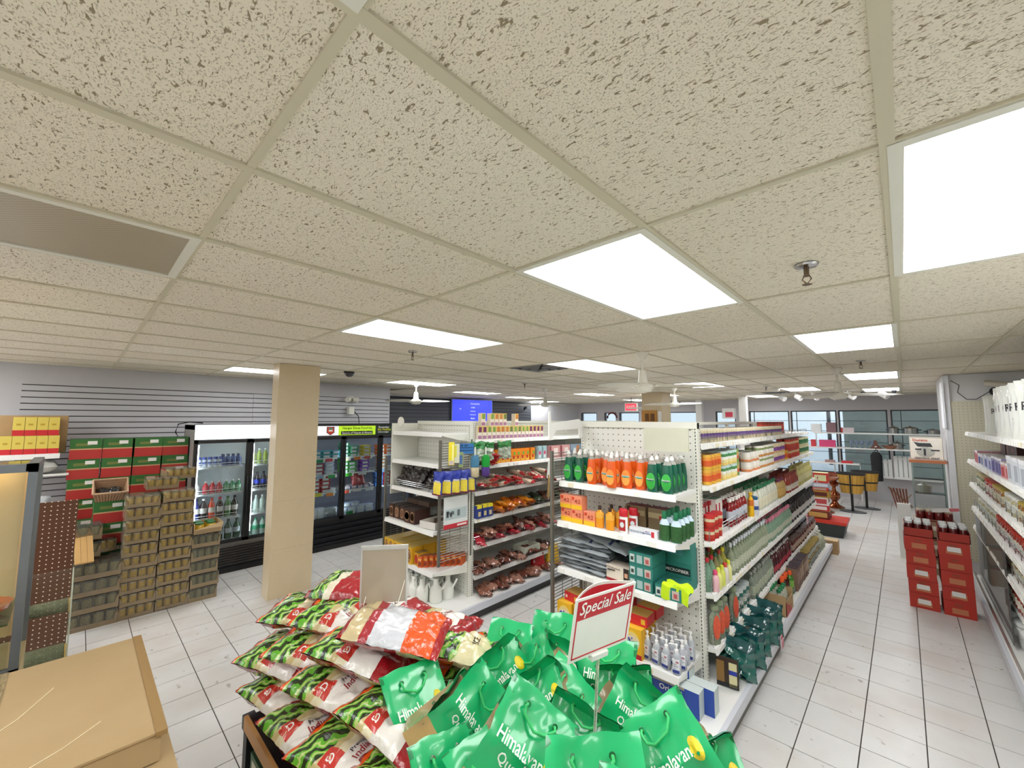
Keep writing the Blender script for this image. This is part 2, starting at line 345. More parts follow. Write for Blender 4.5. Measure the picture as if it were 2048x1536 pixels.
def fan(x, y, a, lb):
    t = thing('ceiling_fan', lb, 'ceiling fan', (x, y, CEIL), group='white ceiling fans')
    for n_, me in (('ceiling_canopy', can_me), ('down_rod', rod_me), ('motor_housing', mot_me)): link(n_, me, t)
    for k in range(3):
        b = link('fan_blade', bl_me, t, (0, 0, -.325), a+120*k)
fan(-6.31, 4.14, 35, 'white three-blade ceiling fan in front of the dark slat wall, left of the television')
fan(-5.46, 6.77, 80, 'white ceiling fan above the middle shelving, right of the television')
fan(-1.81, 3.75, 20, 'largest white ceiling fan, hanging over the right shelving unit')
fan(-.57, 6.55, 15, 'white ceiling fan over the right aisle end')
fan(-3.32, 8.26, 100, 'white ceiling fan beside the boxes on the far column')
fan(-4.9, 10.4, 60, 'far white ceiling fan near the exit sign')
# ================================================================ FLOOR
floor = struct('floor', MB().box(-9.9, 2.6, -3.5, 14.5, -.06, -.006), M('#45403a', .9))
tl = .3048; fx, fy = -.006, 5.662; cand = []
nx0 = int((-9.8-fx)//tl); nx1 = int((2.5-fx)//tl); ny0 = int((-3.4-fy)//tl); ny1 = int((14.4-fy)//tl)
for i in range(nx0, nx1+1):
    for j in range(ny0, ny1+1):
        x, y = fx+tl*i, fy+tl*j
        if x+tl < room_x0(y): continue
        p = px_depth(x+tl/2, y+tl/2, 0); vis = p and -60 < p[0] < 2110 and p[1] < 1600
        free = (-6.75 < x < -2.6 and -1 < y < 5) or (-1.1 < x < .7 and 1.5 < y < 14) or (-3.3 < x < -2 and 1.5 < y < 4)
        cand.append((p[2] if vis and free else 99, x, y))
cand.sort(); rest = MB(); ft = MB().box(.0032, tl-.0032, .0032, tl-.0032, -.008, 0).mesh('floor_tile', FLOORM)
for n_, (d_, x, y) in enumerate(cand):
    if n_ < 298 and d_ < 90: link('floor_tile', ft, floor, (x, y, 0))
    else: rest.box(x+.0025, x+tl-.0025, y+.0025, y+tl-.0025, -.008, 0)
part('floor_tile', rest, FLOORM, floor, kind='stuff')
# ================================================================ WALLS
WG = M('#c6c6ca', .7, var=.02); WL = M('#dcdcde', .6, var=.02); SLAT = M('#c3c4c9', .5, var=.02); SLATD = M('#50545c', .5, var=.03); BLK = M('#2e2e30', .6)
wl = struct('wall_left', MB().box(-7.9, -7.7, -3.5, 4.42, 0, CEIL+.03), WG)
def slats(parent, X, ya, yb, z0, z1, m, pitch=.0762):
    me = MB().prism([(0, 0), (.018, 0), (.018, pitch-.012), (0, pitch-.012)], 'y', 0, yb-ya).mesh('wall_slat', m)
    k = 0
    while z0+pitch*(k+1) <= z1+.01: link('wall_slat', me, parent, (X, ya, z0+pitch*k)); k += 1
part('groove_shade', MB().box(-7.7, -7.694, -.5, 4.4, .5, 2.46), BLK, wl)  # black sheet behind the slats paints the shade inside the grooves
slats(wl, -7.694, -.50, 1.94, .555, 2.46, SLAT); slats(wl, -7.694, 1.945, 4.40, 1.70, 2.46, SLAT)
wd = struct('wall_left_far', MB().box(-10, -9.8, 4.42, 14.5, 0, CEIL+.03).box(-9.85, -7.75, 4.30, 4.42, 0, CEIL+.03), WG)
part('groove_shade', MB().box(-9.8, -9.794, 4.45, 11.3, 1.2, 2.66), BLK, wd); slats(wd, -9.794, 4.45, 11.3, 1.30, 2.66, SLATD, .1016)  # black sheet again stands in for groove shade on the far wall
struct('wall_right', MB().box(2.5, 2.7, -3.5, 14.5, 0, CEIL+.03), WL)
struct('wall_near', MB().box(-7.9, 2.7, -3.6, -3.4, 0, CEIL+.03), WL)
wp = struct('wall_partition', MB().box(.45, 2.5, 8.5, 10.1, 0, CEIL), WL)
part('pegboard', MB().box(.50, 2.5, 8.482, 8.498, .15, 2.33), PEGP, wp); part('corner_strip', MB().box(.44, .50, 8.47, 8.5, 0, CEIL-.01), M('#e6e8ee', .5), wp)
tag(link('paper_notice', MB().box(.425, .446, 8.45, 8.9, 1.95, 2.6).mesh('paper_notice', M('#eef0f6', .8)), None), 'blank white sheet hanging on the edge of the wall end at right', 'paper')
# back wall with shop windows
BW = 14.4; wz0, wz1 = .62, 2.33
wins = [(-9.7, -8.95), (-8.6, -8.08), (-7.95, -7.12), (-6.2, -5.0), (-4.45, -3.85), (-3.47, -2.42), (-2.38, -1.32), (-1.28, -.28), (-.22, .95), (1.0, 1.9)]
wb = MB().box(-9.9, 2.6, BW, BW+.2, 0, wz0).box(-9.9, 2.6, BW, BW+.2, wz1, CEIL+.03); x = -9.9
for a, b in wins:
    if a > x+.001: wb.box(x, a, BW, BW+.2, wz0, wz1)
    x = b
wb.box(x, 2.6, BW, BW+.2, wz0, wz1)
struct('wall_back', wb, [M('#c6c4c8', .7, var=.02)])
struct('trim_sill', MB().box(-5.3, 1.7, BW-.10, BW, wz0-.04, wz0), WHITE)
for n_, (a, b) in enumerate(wins):
    fr = MB(); w = .03
    for q in ((a, b, wz0, wz0+w), (a, b, wz1-w, wz1), (a, a+w, wz0, wz1), (b-w, b, wz0, wz1)): fr.box(q[0], q[1], BW+.02, BW+.08, q[2], q[3])
    t = struct('window_%d' % (n_+1), fr, M('#23262c', .4))
    part('pane', MB().box(a+w, b-w, BW+.045, BW+.051, wz0+w, wz1-w), GLASS, t)
    if b-a > 1: part('mullion', MB().box((a+b)/2-.4, (a+b)/2-.385, BW+.03, BW+.07, wz0+w, wz1-w), M('#23262c', .4), t)
    nb = 5 if n_ > 4 else 2
    for k in range(nb): z = wz0+(wz1-wz0)*(k+1)/(nb+1); part('glazing_bar', MB().box(a+w, b-w, BW+.036, BW+.060, z-.006, z+.006), M('#3a4048', .5), t)
# outside
struct('ground_outside', MB().box(-30, 20, 14.7, 50, -.12, -.06), M('#d8dadd', .9))
tag(link('neighbour_building', MB().box(-1.45, 9, 17.6, 24, -.1, 3.6).box(-1.5, 9, 17.5, 24, 3.6, 3.75).mesh('neighbour_building', M('#8b9188', .9, var=.15, sc=3)), None), 'plain grey-green building outside the right shop windows', 'building')
tag(link('street_lamp', MB().cyl(-2.6, 25, -.1, 5, .08).tube([(-2.6, 25, 4.9), (-3.1, 25, 5.1), (-3.9, 25, 5.05)], .06).mesh('street_lamp', DGREY, 40), None), 'dark street lamp outside beyond the shop window', 'street lamp')
# column
def f_col(nt, N, L, b):
    v = obj_vec(N, L, (1, 1, 1)); n1 = N.new('ShaderNodeTexNoise'); n1.inputs['Scale'].default_value = 3; n1.inputs['Detail'].default_value = 8; L.new(v, n1.inputs['Vector'])
    n2 = N.new('ShaderNodeTexNoise'); n2.inputs['Scale'].default_value = 60; n2.inputs['Detail'].default_value = 4; L.new(v, n2.inputs['Vector'])
    c = mixc(N, L, n1.outputs['Fac'], lin('#d3c19e'), lin('#e2d2b2')); L.new(mixc(N, L, mth(N, L, 'MULTIPLY', n2.outputs['Fac'], .35), c, lin('#c3ab84')), b.inputs['Base Color'])
COLM = node_mat('beige_marble', f_col, .3)
cl = link('beige_column', None, None, (-5.42, 1.83, 0)); cl['kind'] = 'structure'; cl.name = 'column'
for k in range(5): part('cladding_panel', MB().box(-.11, .11, -.235, .235, k*.545, min(CEIL, k*.545+.543)), COLM, cl)
part('column_core', MB().box(-.106, .106, -.231, .231, 0, CEIL), COLM, cl)
def fcol(x, y, w, mat, nm='column'):
    o = struct(nm, MB().box(x-w, x+w, y-w, y+w, 0, CEIL), mat); return o
fcol(-4.33, 9.65, .25, COLM); fcol(-4.78, 13.9, .09, WHITE); fcol(-3.17, 12.6, .09, WHITE)
# things on far column: brown notice rack + paper
t = thing('notice_rack', 'brown wooden box rack fixed to the far beige column', 'rack', (-4.36, 9.40, 0))
part('rack_board', MB().box(-.22, .16, -.02, .0, 1.95, 2.28), M('#c08a45', .6), t); part('slot', MB().box(-.12, -.04, -.045, -.02, 2.02, 2.2), M('#6d4a24', .6), t); part('slot', MB().box(.02, .10, -.045, -.02, 2.02, 2.2), M('#6d4a24', .6), t)
tag(link('paper_notice', MB().box(-4.17, -4.09, 9.38, 9.397, 1.95, 2.25).mesh('p', WHITE), None), 'narrow white paper notice beside the brown rack on the far column', 'paper')
t = thing('exit_sign', 'small red exit sign hanging near the far window wall', 'exit sign', (-5.63, 10.9, 2.40))
part('sign_housing', MB().box(-.19, .19, -.03, .03, -.10, .13), WHITE, t); part('sign_face', MB().box(-.17, .17, -.034, -.031, -.08, .11), M('#e8394a', .5, emis=.6), t); part('sign_letters', MB().text('EXIT', .26, T(0, -.036, .015) @ FRONT), M('#ffffff', .5), t); part('hanger', MB().box(-.01, .01, -.01, .01, .13, .29), GREY, t)
# cameras
def dome(x, y, lb, r=.045):
    t = thing('dome_camera', lb, 'security camera', (x, y, CEIL), group='dark dome cameras')
    part('camera_base', MB().cyl(0, 0, -.025, .003, r, 14), BLACK, t, 40); part('camera_dome', MB().lathe([(r*.85, -.025), (r*.8, -.05), (r*.5, -.07), (0, -.078)], 14), M('#25282c', .1, coat=1), t, 40)
dome(-5.55, 2.55, 'black dome camera on the ceiling right of the beige column', .07); dome(-3.9, 8.3, 'black dome camera on the ceiling left of the exit sign'); dome(-.62, 12.3, 'dark dome camera on the ceiling near the right windows'); dome(-.1, 12.0, 'small dark dome camera right of the spot lamp')
# bullet camera on partition
t = thing('bullet_camera', 'silver bullet security camera on the upper right wall', 'security camera', (.93, 8.47, 2.48))
part('camera_body', MB().tube([(-.10, -.10, .08), (.12, -.18, .03)], .042, 12), M('#c9c4b8', .3, .4), t, 40); part('lens_hood', MB().tube([(.12, -.18, .03), (.14, -.19, .025)], .046, 12), BLACK, t, 40); part('camera_mount', MB().tube([(0, 0, -.02), (0, -.06, -.01), (0, -.13, .05)], .022, 8).tube([(0, .01, -.03), (0, -.02, -.03)], .06, 14), BLACK, t, 40)
tag(link('camera_cable', MB().tube([(.52, 8.46, 2.62), (.60, 8.46, 2.55), (.58, 8.46, 2.45), (.66, 8.46, 2.35), (.75, 8.46, 2.35), (.84, 8.46, 2.42), (.90, 8.45, 2.47)], .005).mesh('c', BLACK, 40), None), 'black cable drooping to the bullet camera on the right wall', 'cable')
# emergency light
t = thing('emergency_light', 'cream twin-head emergency light high on the slat wall right of the column', 'emergency light', (-7.66, 3.55, 2.42), 90)
part('battery_box', MB().box(-.05, .05, -.10, .0, -.28, -.14), CREAM, t); part('junction', MB().box(-.06, .06, -.05, 0, -.05, .06), CREAM, t)
for s_ in (-1, 1): part('lamp_head', MB().tube([(s_*.04, -.07, 0), (s_*.11, -.12, -.01)], .045, 12), CREAM, t, 40)
part('power_cord', MB().tube([(.05, -.05, -.2), (.16, -.05, -.32), (.18, -.05, -.45), (.08, -.04, -.52)], .008), BLACK, t, 40)
# track lights
t = thing('track_light', 'white ceiling track with five spot lamps by the shop window', 'spot lights', (-1.45, 11.3, CEIL))
part('track_rail', MB().box(-.75, .75, -.02, .02, -.02, 0), WHITE, t)
for k in range(5): part('spot_head', MB().tube([(-.62+.31*k, 0, -.02), (-.60+.31*k, -.02, -.12)], .012).tube([(-.60+.31*k, -.02, -.10), (-.50+.31*k, -.08, -.17)], .06, 12), WHITE, t, 40)
t = thing('spot_lamp', 'single white ceiling spot lamp left of the wall end at right', 'spot light', (-.28, 11.2, CEIL)); part('lamp_stem', MB().tube([(0, 0, 0), (0, 0, -.1)], .012), WHITE, t, 40); part('spot_head', MB().tube([(-.03, 0, -.09), (.09, -.06, -.18)], .06, 12), WHITE, t, 40)
t = thing('smoke_detector', 'round smoke detector hanging by the far white post', 'smoke detector', (-1.87, 9.9, CEIL)); part('detector_body', MB().lathe([(0, 0), (.08, 0), (.07, -.04), (.04, -.07), (0, -.07)], 14), CREAM, t, 40)
# TV
t = thing('television', 'large wall television showing a blue menu screen on the dark slat wall', 'television', (-9.60, 8.35, 2.31), 82)
part('tv_frame', MB().box(-.74, .74, .0, .05, -.40, .345), M('#9aa8d8', .3), t); part('tv_screen', MB().box(-.715, .715, -.006, .0, -.375, .325), M('#2b36c8', .3, emis=1.1), t)
tx = MB().text('Connections', .34, T(.08, -.008, .22) @ FRONT); 
for k, (s_, w_) in enumerate((('HDMI', .13), ('Antenna', .18), ('Component', .22), ('Media', .14))): tx.text(s_, w_, T(.0, -.008, .10-.11*k) @ FRONT)
tx.text('TV', .07, T(-.45, -.008, .05) @ FRONT)
part('screen_text', tx, M('#aab4ff', .5, emis=.8), t); part('wall_bracket', MB().box(-.1, .1, .05, .17, -.1, .1), BLACK, t)
t = thing('wall_camera', 'small black camera on the far left wall right of the television', 'security camera', (-9.76, 10.9, 2.44)); part('camera_body', MB().tube([(.1, -.1, 0), (.22, -.12, .03)], .04, 10), BLACK, t, 40); part('camera_arm', MB().tube([(0, 0, -.06), (.08, -.05, -.05), (.12, -.1, 0)], .02), BLACK, t, 40)
# ================================================================ SHELVING
TAGM = [M('#f6f4ee', .6), M('#eee5cc', .6)]
def shelf_mesh(w, d, lip=.042):   # origin at back left bottom edge of slab, extends toward -Y, width along +X
    return MB().box(0, w, -d, 0, -.022, 0).prism([(-d, .004), (-d-.012, .002), (-d-.022, -lip), (-d-.010, -lip)], 'x', 0, w)
def bracket_mesh(d): return MB().prism([(0, .02), (0, -.10), (-d*.45, -.075), (-d-.004, -.03), (-d-.004, -.004), (-.05, .0)], 'x', 0, .004)
def fence_mesh(w, d, h=.07, nbar=3, end=True):
    m = MB()
    for k in range(nbar): m.tube([(.01, -d+.01, .012+h*(k+1)/nbar), (w-.01, -d+.01, .012+h*(k+1)/nbar)], .0024, 4)
    n = max(2, int(w/.22))
    for k in range(n+1): x = .01+(w-.02)*k/n; m.tube([(x, -d+.01, -.0), (x, -d+.01, .012+h)], .0026, 4)
    return m
def tags_mesh(w, d, seed, dens=.55, lip=.042):
    m = MB(); q = random.Random(seed); x = .03
    while x < w-.08:
        ww = q.choice((.035, .05, .07))
        if q.random() < dens: m.box(x, x+ww, -d-.0245, -d-.019, -lip+.004, -.006, 0 if q.random() < .85 else 1)
        x += ww+.012
    return m
SC = {}
def add_shelf(root, x, y, z, w, d, rz=0, fence=0, seed=0, tags=.55, lbl=None):
    k = (round(w, 3), round(d, 3))
    if k not in SC: SC[k] = (shelf_mesh(w, d).mesh('shelf', WHITE), bracket_mesh(d).mesh('shelf_bracket', CREAM), {})
    sm, bm, fm = SC[k]
    o = link('shelf', sm, root, (x, y, z), rz)
    link('shelf_bracket', bm, o, (.001, 0, 0)); link('shelf_bracket', bm, o, (w-.005, 0, 0))
    if fence:
        if fence not in fm: fm[fence] = fence_mesh(w, d, fence).mesh('wire_fence', CHROME, 60)
        link('wire_fence', fm[fence], o)
    if tags: part('price_tags', tags_mesh(w, d, seed, tags), TAGM, o, kind='stuff')
    return o
POSTM = pegmat('slotted_post', 2, '#dddcd2', '#33332f', .03, .0)
def f_post(nt, N, L, b):
    g = N.new('ShaderNodeNewGeometry'); s = N.new('ShaderNodeSeparateXYZ'); L.new(g.outputs['Position'], s.inputs[0])
    c = mth(N, L, 'FRACT', mth(N, L, 'DIVIDE', s.outputs[2], .025)); L.new(mixc(N, L, mth(N, L, 'LESS_THAN', c, .55), lin('#e0dfd4'), lin('#3a3a36')), b.inputs['Base Color'])
SLOT = node_mat('slot_strip', f_post, .5)
def upright(root, x, y, z0, z1, face=(0, -1)):
    o = part('upright', MB().box(x-.016, x+.016, y-.016, y+.016, z0, z1), CREAM, root)
    if face[0]: part('slot_strip', MB().box(x+face[0]*.0165-.0008, x+face[0]*.0165+.0008, y-.003, y+.003, z0+.05, z1-.02), SLOT, o)
    else: part('slot_strip', MB().box(x-.003, x+.003, y+face[1]*.0165-.0008, y+face[1]*.0165+.0008, z0+.05, z1-.02), SLOT, o)
    return o
def grid_panel(root, x, y0, y1, z0, z1, lab='dark wire grid side panel'):   # wire panel perpendicular to X, mounted at gondola side
    gm = M('#77746b', .4, .5)
    o = part('grid_panel', MB().box(x-.012, x+.012, y0-.012, y0+.012, z0-.04, z1+.01).box(x-.010, x+.010, y1-.01, y1+.01, z0-.02, z1+.01), gm, root, label=lab)
    w = MB(); z = z0
    while z < z1: w.tube([(x, y0, z), (x, y1, z)], .0035, 4); z += .026
    for k in (1, 2): w.tube([(x, y0+(y1-y0)*k/3, z0), (x, y0+(y1-y0)*k/3, z1)], .003, 4)
    part('grid_wires', w, gm, o, 60); return o
# ---- right gondola (runs from the end cap at Y=3.19 to Y=8.07)
G2 = thing('shelving_gondola', 'long white double-sided shelving unit with liquid soap end cap, along the right aisle', 'shelving unit', (-1.62, 3.19, 0), group=None)
def loc2(x, y): return x+1.62, y-3.19
def abox(root, o, x0, x1, y0, y1, z0, z1): return MB().box(x0-o[0], x1-o[0], y0-o[1], y1-o[1], z0, z1)
O2 = (-1.62, 3.19)
part('end_back_panel', abox(G2, O2, -2.12, -1.135, 3.195, 3.215, .15, 1.985), PEGX, G2)
part('top_rail', abox(G2, O2, -2.14, -1.118, 3.18, 3.23, 1.985, 2.035), CREAM, G2)
upright(G2, -2.132-O2[0], .012, 0.0, 2.03); upright(G2, -1.134-O2[0], .012, 0.0, 2.03)
upright(G2, -1.134-O2[0], .045, 0.0, 2.03, (1, 0))
part('base_deck', abox(G2, O2, -2.36, -.90, 2.70, 8.07, .135, .165), WHITE, G2); part('deck_lip', abox(G2, O2, -.915, -.885, 2.70, 8.07, .10, .172), RAIL, G2)
part('kick_plate', abox(G2, O2, -2.33, -.915, 2.73, 8.05, .0, .135), M('#6d6a64', .5), G2, label='dull grey kick plate')
for y in (3.24, 4.45, 5.66, 6.87, 8.06): upright(G2, -1.62-O2[0], y-3.19, .16, 2.03)
part('spine_panel', abox(G2, O2, -1.632, -1.608, 3.25, 8.06, .16, 1.35), PEGY, G2); part('spine_panel', abox(G2, O2, -1.632, -1.608, 3.25, 4.45, 1.35, 2.0), PEGY, G2); part('spine_panel', abox(G2, O2, -1.632, -1.608, 6.9, 8.06, 1.35, 2.02), PEGY, G2)
part('wire_grid', (lambda q: [q.tube([(0, 1.30, z), (0, 3.65, z)], .003, 4) for z in (1.80, 1.84, 1.88, 1.92, 1.96, 2.0)] and [q.tube([(0, 1.30+.047*k, 1.80), (0, 1.30+.047*k, 2.0)], .0025, 4) for k in range(51)] and q)(MB()), GREY, G2)
part('top_rail', abox(G2, O2, -1.65, -1.59, 3.25, 8.07, 2.0, 2.03), CREAM, G2)
for n_, (z, d) in enumerate(((1.54, .37), (1.22, .40), (.855, .40), (.39, .41))): add_shelf(G2, -2.115+1.62, 0.0, z, .975, d, tags=.3 if n_ else .15, seed=n_)
GL = {'A': (1.87, .49), 'B': (1.56, .54), 'C': (1.154, .54), 'D': (.789, .54), 'E': (.417, .54)}
for n_, (kz, (z, d)) in enumerate(GL.items()):
    for s_ in range(4): add_shelf(G2, .008, .055+1.204*s_, z, 1.2, d, 90, fence=0 if kz == 'B' else (.035 if kz == 'A' else .075), seed=30+n_*7+s_, tags=.7)
    for s_ in range(4): add_shelf(G2, -.008, .055+1.204*(s_+1), z, 1.2, .42, -90, seed=60+n_*7+s_, tags=0)
o = part('deck_fence', MB(), CHROME, G2) if False else None
fm_ = MB()
for k in range(3): fm_.tube([(.66, .1, .19+.022*k), (.66, 4.85, .19+.022*k)], .0024, 4)
for k in range(40): fm_.tube([(.66, .1+.1218*k, .165), (.66, .1+.1218*k, .235)], .0026, 4)
part('wire_fence', fm_, CHROME, G2, 60)
grid_panel(G2, -2.15+1.62, -.44, -.03, .52, 1.78)
part('sign_plate', MB().box(-1.40-O2[0], -1.075-O2[0], -.30, -.288, 1.83, 1.99).box(-1.2-O2[0], -1.19-O2[0], -.29, 0, 1.97, 1.985), M('#c2c2ae', .6), G2, label='blank cream sign plate')
part('shelf_bracket', MB().prism([(-.47, 2.02), (-.06, 2.055), (-.02, 2.03), (0, 2.03), (0, 1.88), (-.06, 1.88), (-.06, 1.97), (-.40, 1.96), (-.47, 1.88), (-.5, 1.88), (-.5, 2.12), (-.48, 2.12)], 'x', -2.14-O2[0], -2.130-O2[0]), WHITE, G2, label='loose white arm bracket at the top left corner')
# ---- left gondola
G1 = thing('shelving_gondola', 'white double-sided shelving unit with yellow boxed end cap, left of the green rice bags', 'shelving unit', (-4.0, 3.0, 0))
O1 = (-4.0, 3.0)
part('end_back_panel', abox(G1, O1, -4.49, -3.50, 3.005, 3.025, .15, 1.985), PEGX, G1); part('top_rail', abox(G1, O1, -4.50, -3.485, 2.99, 3.04, 1.985, 2.03), CREAM, G1)
part('wing_panel', abox(G1, O1, -4.515, -4.50, 2.63, 3.0, 1.16, 2.0), CREAM, G1, label='plain cream side wing'); part('round_sign', MB().tube([(-.44, -.30, 2.015), (-.44, -.285, 2.015)], .062, 24), M('#f1f0e6', .6), G1, 40, label='blank round cream sign on top')
upright(G1, -4.50+4.0, .012, 0, 2.03); upright(G1, -3.50+4.0, .012, 0, 2.03); upright(G1, -3.50+4.0, .045, 0, 2.03, (1, 0))
part('base_deck', abox(G1, O1, -4.72, -3.28, 2.50, 7.88, .12, .15), WHITE, G1); part('deck_lip', abox(G1, O1, -3.295, -3.265, 2.50, 7.88, .09, .158), RAIL, G1); part('kick_plate', abox(G1, O1, -4.68, -3.31, 2.53, 7.86, 0, .12), M('#3b3b3c', .5), G1, label='black kick plate')
for y in (3.05, 4.26, 5.47, 6.68, 7.87): upright(G1, 0, y-3.0, .15, 2.02)
part('spine_panel', abox(G1, O1, -4.012, -3.988, 3.05, 7.87, .15, 2.0), PEGY, G1); part('top_rail', abox(G1, O1, -4.03, -3.97, 3.05, 7.88, 2.0, 2.03), CREAM, G1)
for n_, (z, d) in enumerate(((1.905, .36), (1.575, .36), (1.265, .36), (.905, .44), (.50, .44))): add_shelf(G1, -4.47+4.0, 0, z, .955, d, tags=0, fence=.06 if n_ == 2 else 0)
H1 = (1.82, 1.535, 1.25, .96, .675, .36)
for n_, z in enumerate(H1):
    for s_ in range(4): add_shelf(G1, .008, .055+1.204*s_, z, 1.2, .52, 90, fence=0 if n_ < 2 else .07, seed=100+n_*7+s_, tags=.25)
    for s_ in range(4): add_shelf(G1, -.008, .055+1.204*(s_+1), z, 1.2, .42, -90, tags=0)
grid_panel(G1, -3.49+4.0, -.40, .02, .60, 1.82); grid_panel(G1, -4.57+4.0, -.40, -.14, .30, 1.56, 'black wire grid side panel')
# ---- right-hand run of shelves
G3 = thing('shelving_gondola', 'white wall shelving with rice bags on top at the right frame edge', 'shelving unit', (1.12, 7.75, 0)); O3 = (1.12, 7.75)
part('back_panel', MB().box(0, .02, -5.8, 0, .15, 2.3), PEGY, G3); part('base_deck', MB().box(-.60, 0, -5.8, 0, .13, .16), WHITE, G3); part('deck_lip', MB().box(-.625, -.60, -5.8, 0, .09, .168), RAIL, G3); part('kick_plate', MB().box(-.60, 0, -5.8, 0, 0, .13), M('#77736b', .5), G3)
H3 = (1.915, 1.575, 1.29, 1.0, .77, .50)
for n_, z in enumerate(H3):
    for s_ in range(5): add_shelf(G3, 0, -1.16*s_, z, 1.155, .54 if n_ < 5 else .50, -90, fence=0 if n_ < 2 else .07, seed=200+n_*7+s_, tags=.4)
for s_ in range(6): upright(G3, .0, -1.16*s_, 0, 2.3, (-1, 0))
f3 = MB()
for k in range(3): f3.tube([(-.59, -5.7, .185+.022*k), (-.59, -.1, .185+.022*k)], .0024, 4)
part('wire_fence', f3, CHROME, G3, 60)
part('acrylic_panel', MB().box(-.56, -.556, -2.3, -.3, .2, .95), clearm('#dfe6e4', .12), G3)
# ================================================================ COOLERS (front plane X=-6.65, facing +X => rz 90, local x = world Y)
LED = M('#eef6ff', .5, emis=8.0, key='led'); CWH = M('#e9edf0', .5, var=.02)
def cooler(y0, ndoor, dw, lab, hdr, zb, zt, zs, inner, body):
    w = ndoor*dw; t = thing('display_cooler', lab, 'cooler', (-6.65, y0, 0), 90)
    D = .72
    sh = MB().box(0, .03, .0, D, .02, 1.96).box(w-.03, w, 0, D, .02, 1.96).box(0, w, D-.03, D, .02, 1.96).box(0, w, .0, D, 1.90, 1.96).box(.0, w, .03, D, .06, zb)
    part('cabinet', sh, body, t); part('inner_lining', MB().box(.031, w-.031, D-.06, D-.03, zb, 1.76).box(.031, w-.031, .05, D-.06, zb, zb+.02).box(.031, .05, .05, D-.06, zb, 1.76).box(w-.05, w-.031, .05, D-.06, zb, 1.76), inner, t)
    part('header_box', MB().box(0, w, -.03, .02, 1.77, 1.975), BLACK, t)
    gm = MB(); n = 8 if hdr == 'white' else 4
    for k in range(n):
        z = .07+(zb-.13)*k/n; gm.box(.02, w-.02, -.012, .02, z+.012, z+(zb-.13)/n*.62)
    part('grille', gm, M('#1b1d22', .35, .4), t); part('toe_plate', MB().box(0, w, -.0, .03, .0, .07), BLACK, t)
    for d_ in range(ndoor):
        x0 = d_*dw; dm = MB(); f = .042
        for q in ((x0+.004, x0+dw-.004, zb, zb+f), (x0+.004, x0+dw-.004, 1.765-f, 1.765), (x0+.004, x0+f, zb, 1.765), (x0+dw-f, x0+dw-.004, zb, 1.765)): dm.box(q[0], q[1], -.045, -.005, q[2], q[3])
        dr = part('door', dm, BLACK, t); part('pane', MB().box(x0+f, x0+dw-f, -.028, -.022, zb+f, 1.765-f), GLASS, dr)
        hx = x0+dw-.02 if d_ % 2 == 0 else x0+.02
        part('handle', MB().tube([(hx, -.05, .72), (hx, -.075, .75), (hx, -.075, 1.22), (hx, -.05, 1.25)], .010, 6), BLACK, dr, 60)
        part('interior_lamp', MB().box(x0+.052, x0+.066, .02, .035, zb+.1, 1.70).box(x0+.1, x0+dw-.1, .08, .10, 1.745, 1.755), LED, t)
        for z in zs:
            sh_ = part('shelf', MB().box(x0+.05, x0+dw-.05, .07, D-.08, z-.012, z).box(x0+.05, x0+dw-.05, .06, .07, z-.02, z+.006), M('#e4e8ec', .4), t)
            if hdr == 'white': part('front_rail', MB().tube([(x0+.055, .06, z+.05), (x0+dw-.09, .06, z+.05), (x0+dw-.09, .06, z)], .004, 5).tube([(x0+.055, .06, z+.02), (x0+dw-.09, .06, z+.02)], .003, 5), WHITE, sh_)
    return t
Z1 = (.42, .72, 1.05, 1.38); Z2 = (.50, .88, 1.16, 1.42)
CW_ = cooler(1.04, 2, .63, 'tall two-door drinks cooler with a glowing white header, left of the column', 'white', .40, 0, (.72, 1.05, 1.40), CWH, M('#a3a19c', .5))
part('lit_header', MB().box(.0, 1.26, -.045, -.03, 1.775, 1.965), M('#f4f8ff', .5, emis=.95), CW_)
CB_ = cooler(2.34, 4, .652, 'long black-framed cooler with green sign strip and food tubs, right of the column', 'sign', .46, 0, (.88, 1.16, 1.42), M('#8f93a8', .5), BLACK)
part('sign_white', MB().box(.02, .56, -.036, -.03, 1.785, 1.935), M('#eef1f6', .5, emis=.25), CB_)
part('shield_logo', MB().prism([(.37, 1.925), (.49, 1.925), (.49, 1.83), (.43, 1.79), (.37, 1.83)], 'y', -.039, -.036, 0).prism([(.38, 1.917), (.48, 1.917), (.48, 1.835), (.43, 1.80), (.38, 1.835)], 'y', -.041, -.039, 1).box(.40, .46, -.043, -.041, 1.88, 1.905, 2).box(.40, .46, -.043, -.041, 1.85, 1.872, 3), [BLACK, M('#d8432f'), M('#3f9a86'), M('#f3efe6')], CB_)
part('sign_green', MB().box(.56, 1.20, -.036, -.03, 1.785, 1.935), M('#b2dc2a', .5, emis=.3), CB_)
part('sign_letters', MB().text('Narges Shiraz Food Inc.', .52, T(.885, -.038, 1.895) @ FRONT, h=.052).box(.60, 1.15, -.038, -.036, 1.795, 1.85).text('Source of Vitamin & Mineral', .51, T(.875, -.040, 1.822) @ FRONT, 1, h=.036), [M('#23341a'), M('#ffffff')], CB_)
part('sign_dark', MB().box(1.20, 2.55, -.036, -.03, 1.785, 1.935).text('Remember', .2, T(1.36, -.038, 1.91) @ FRONT, 1).text('Eat Healthy', .25, T(1.37, -.038, 1.865) @ FRONT, 2).text('www.narges', .2, T(1.35, -.038, 1.82) @ FRONT, 1), [M('#22382f'), M('#ffffff'), M('#e6e62a')], CB_)
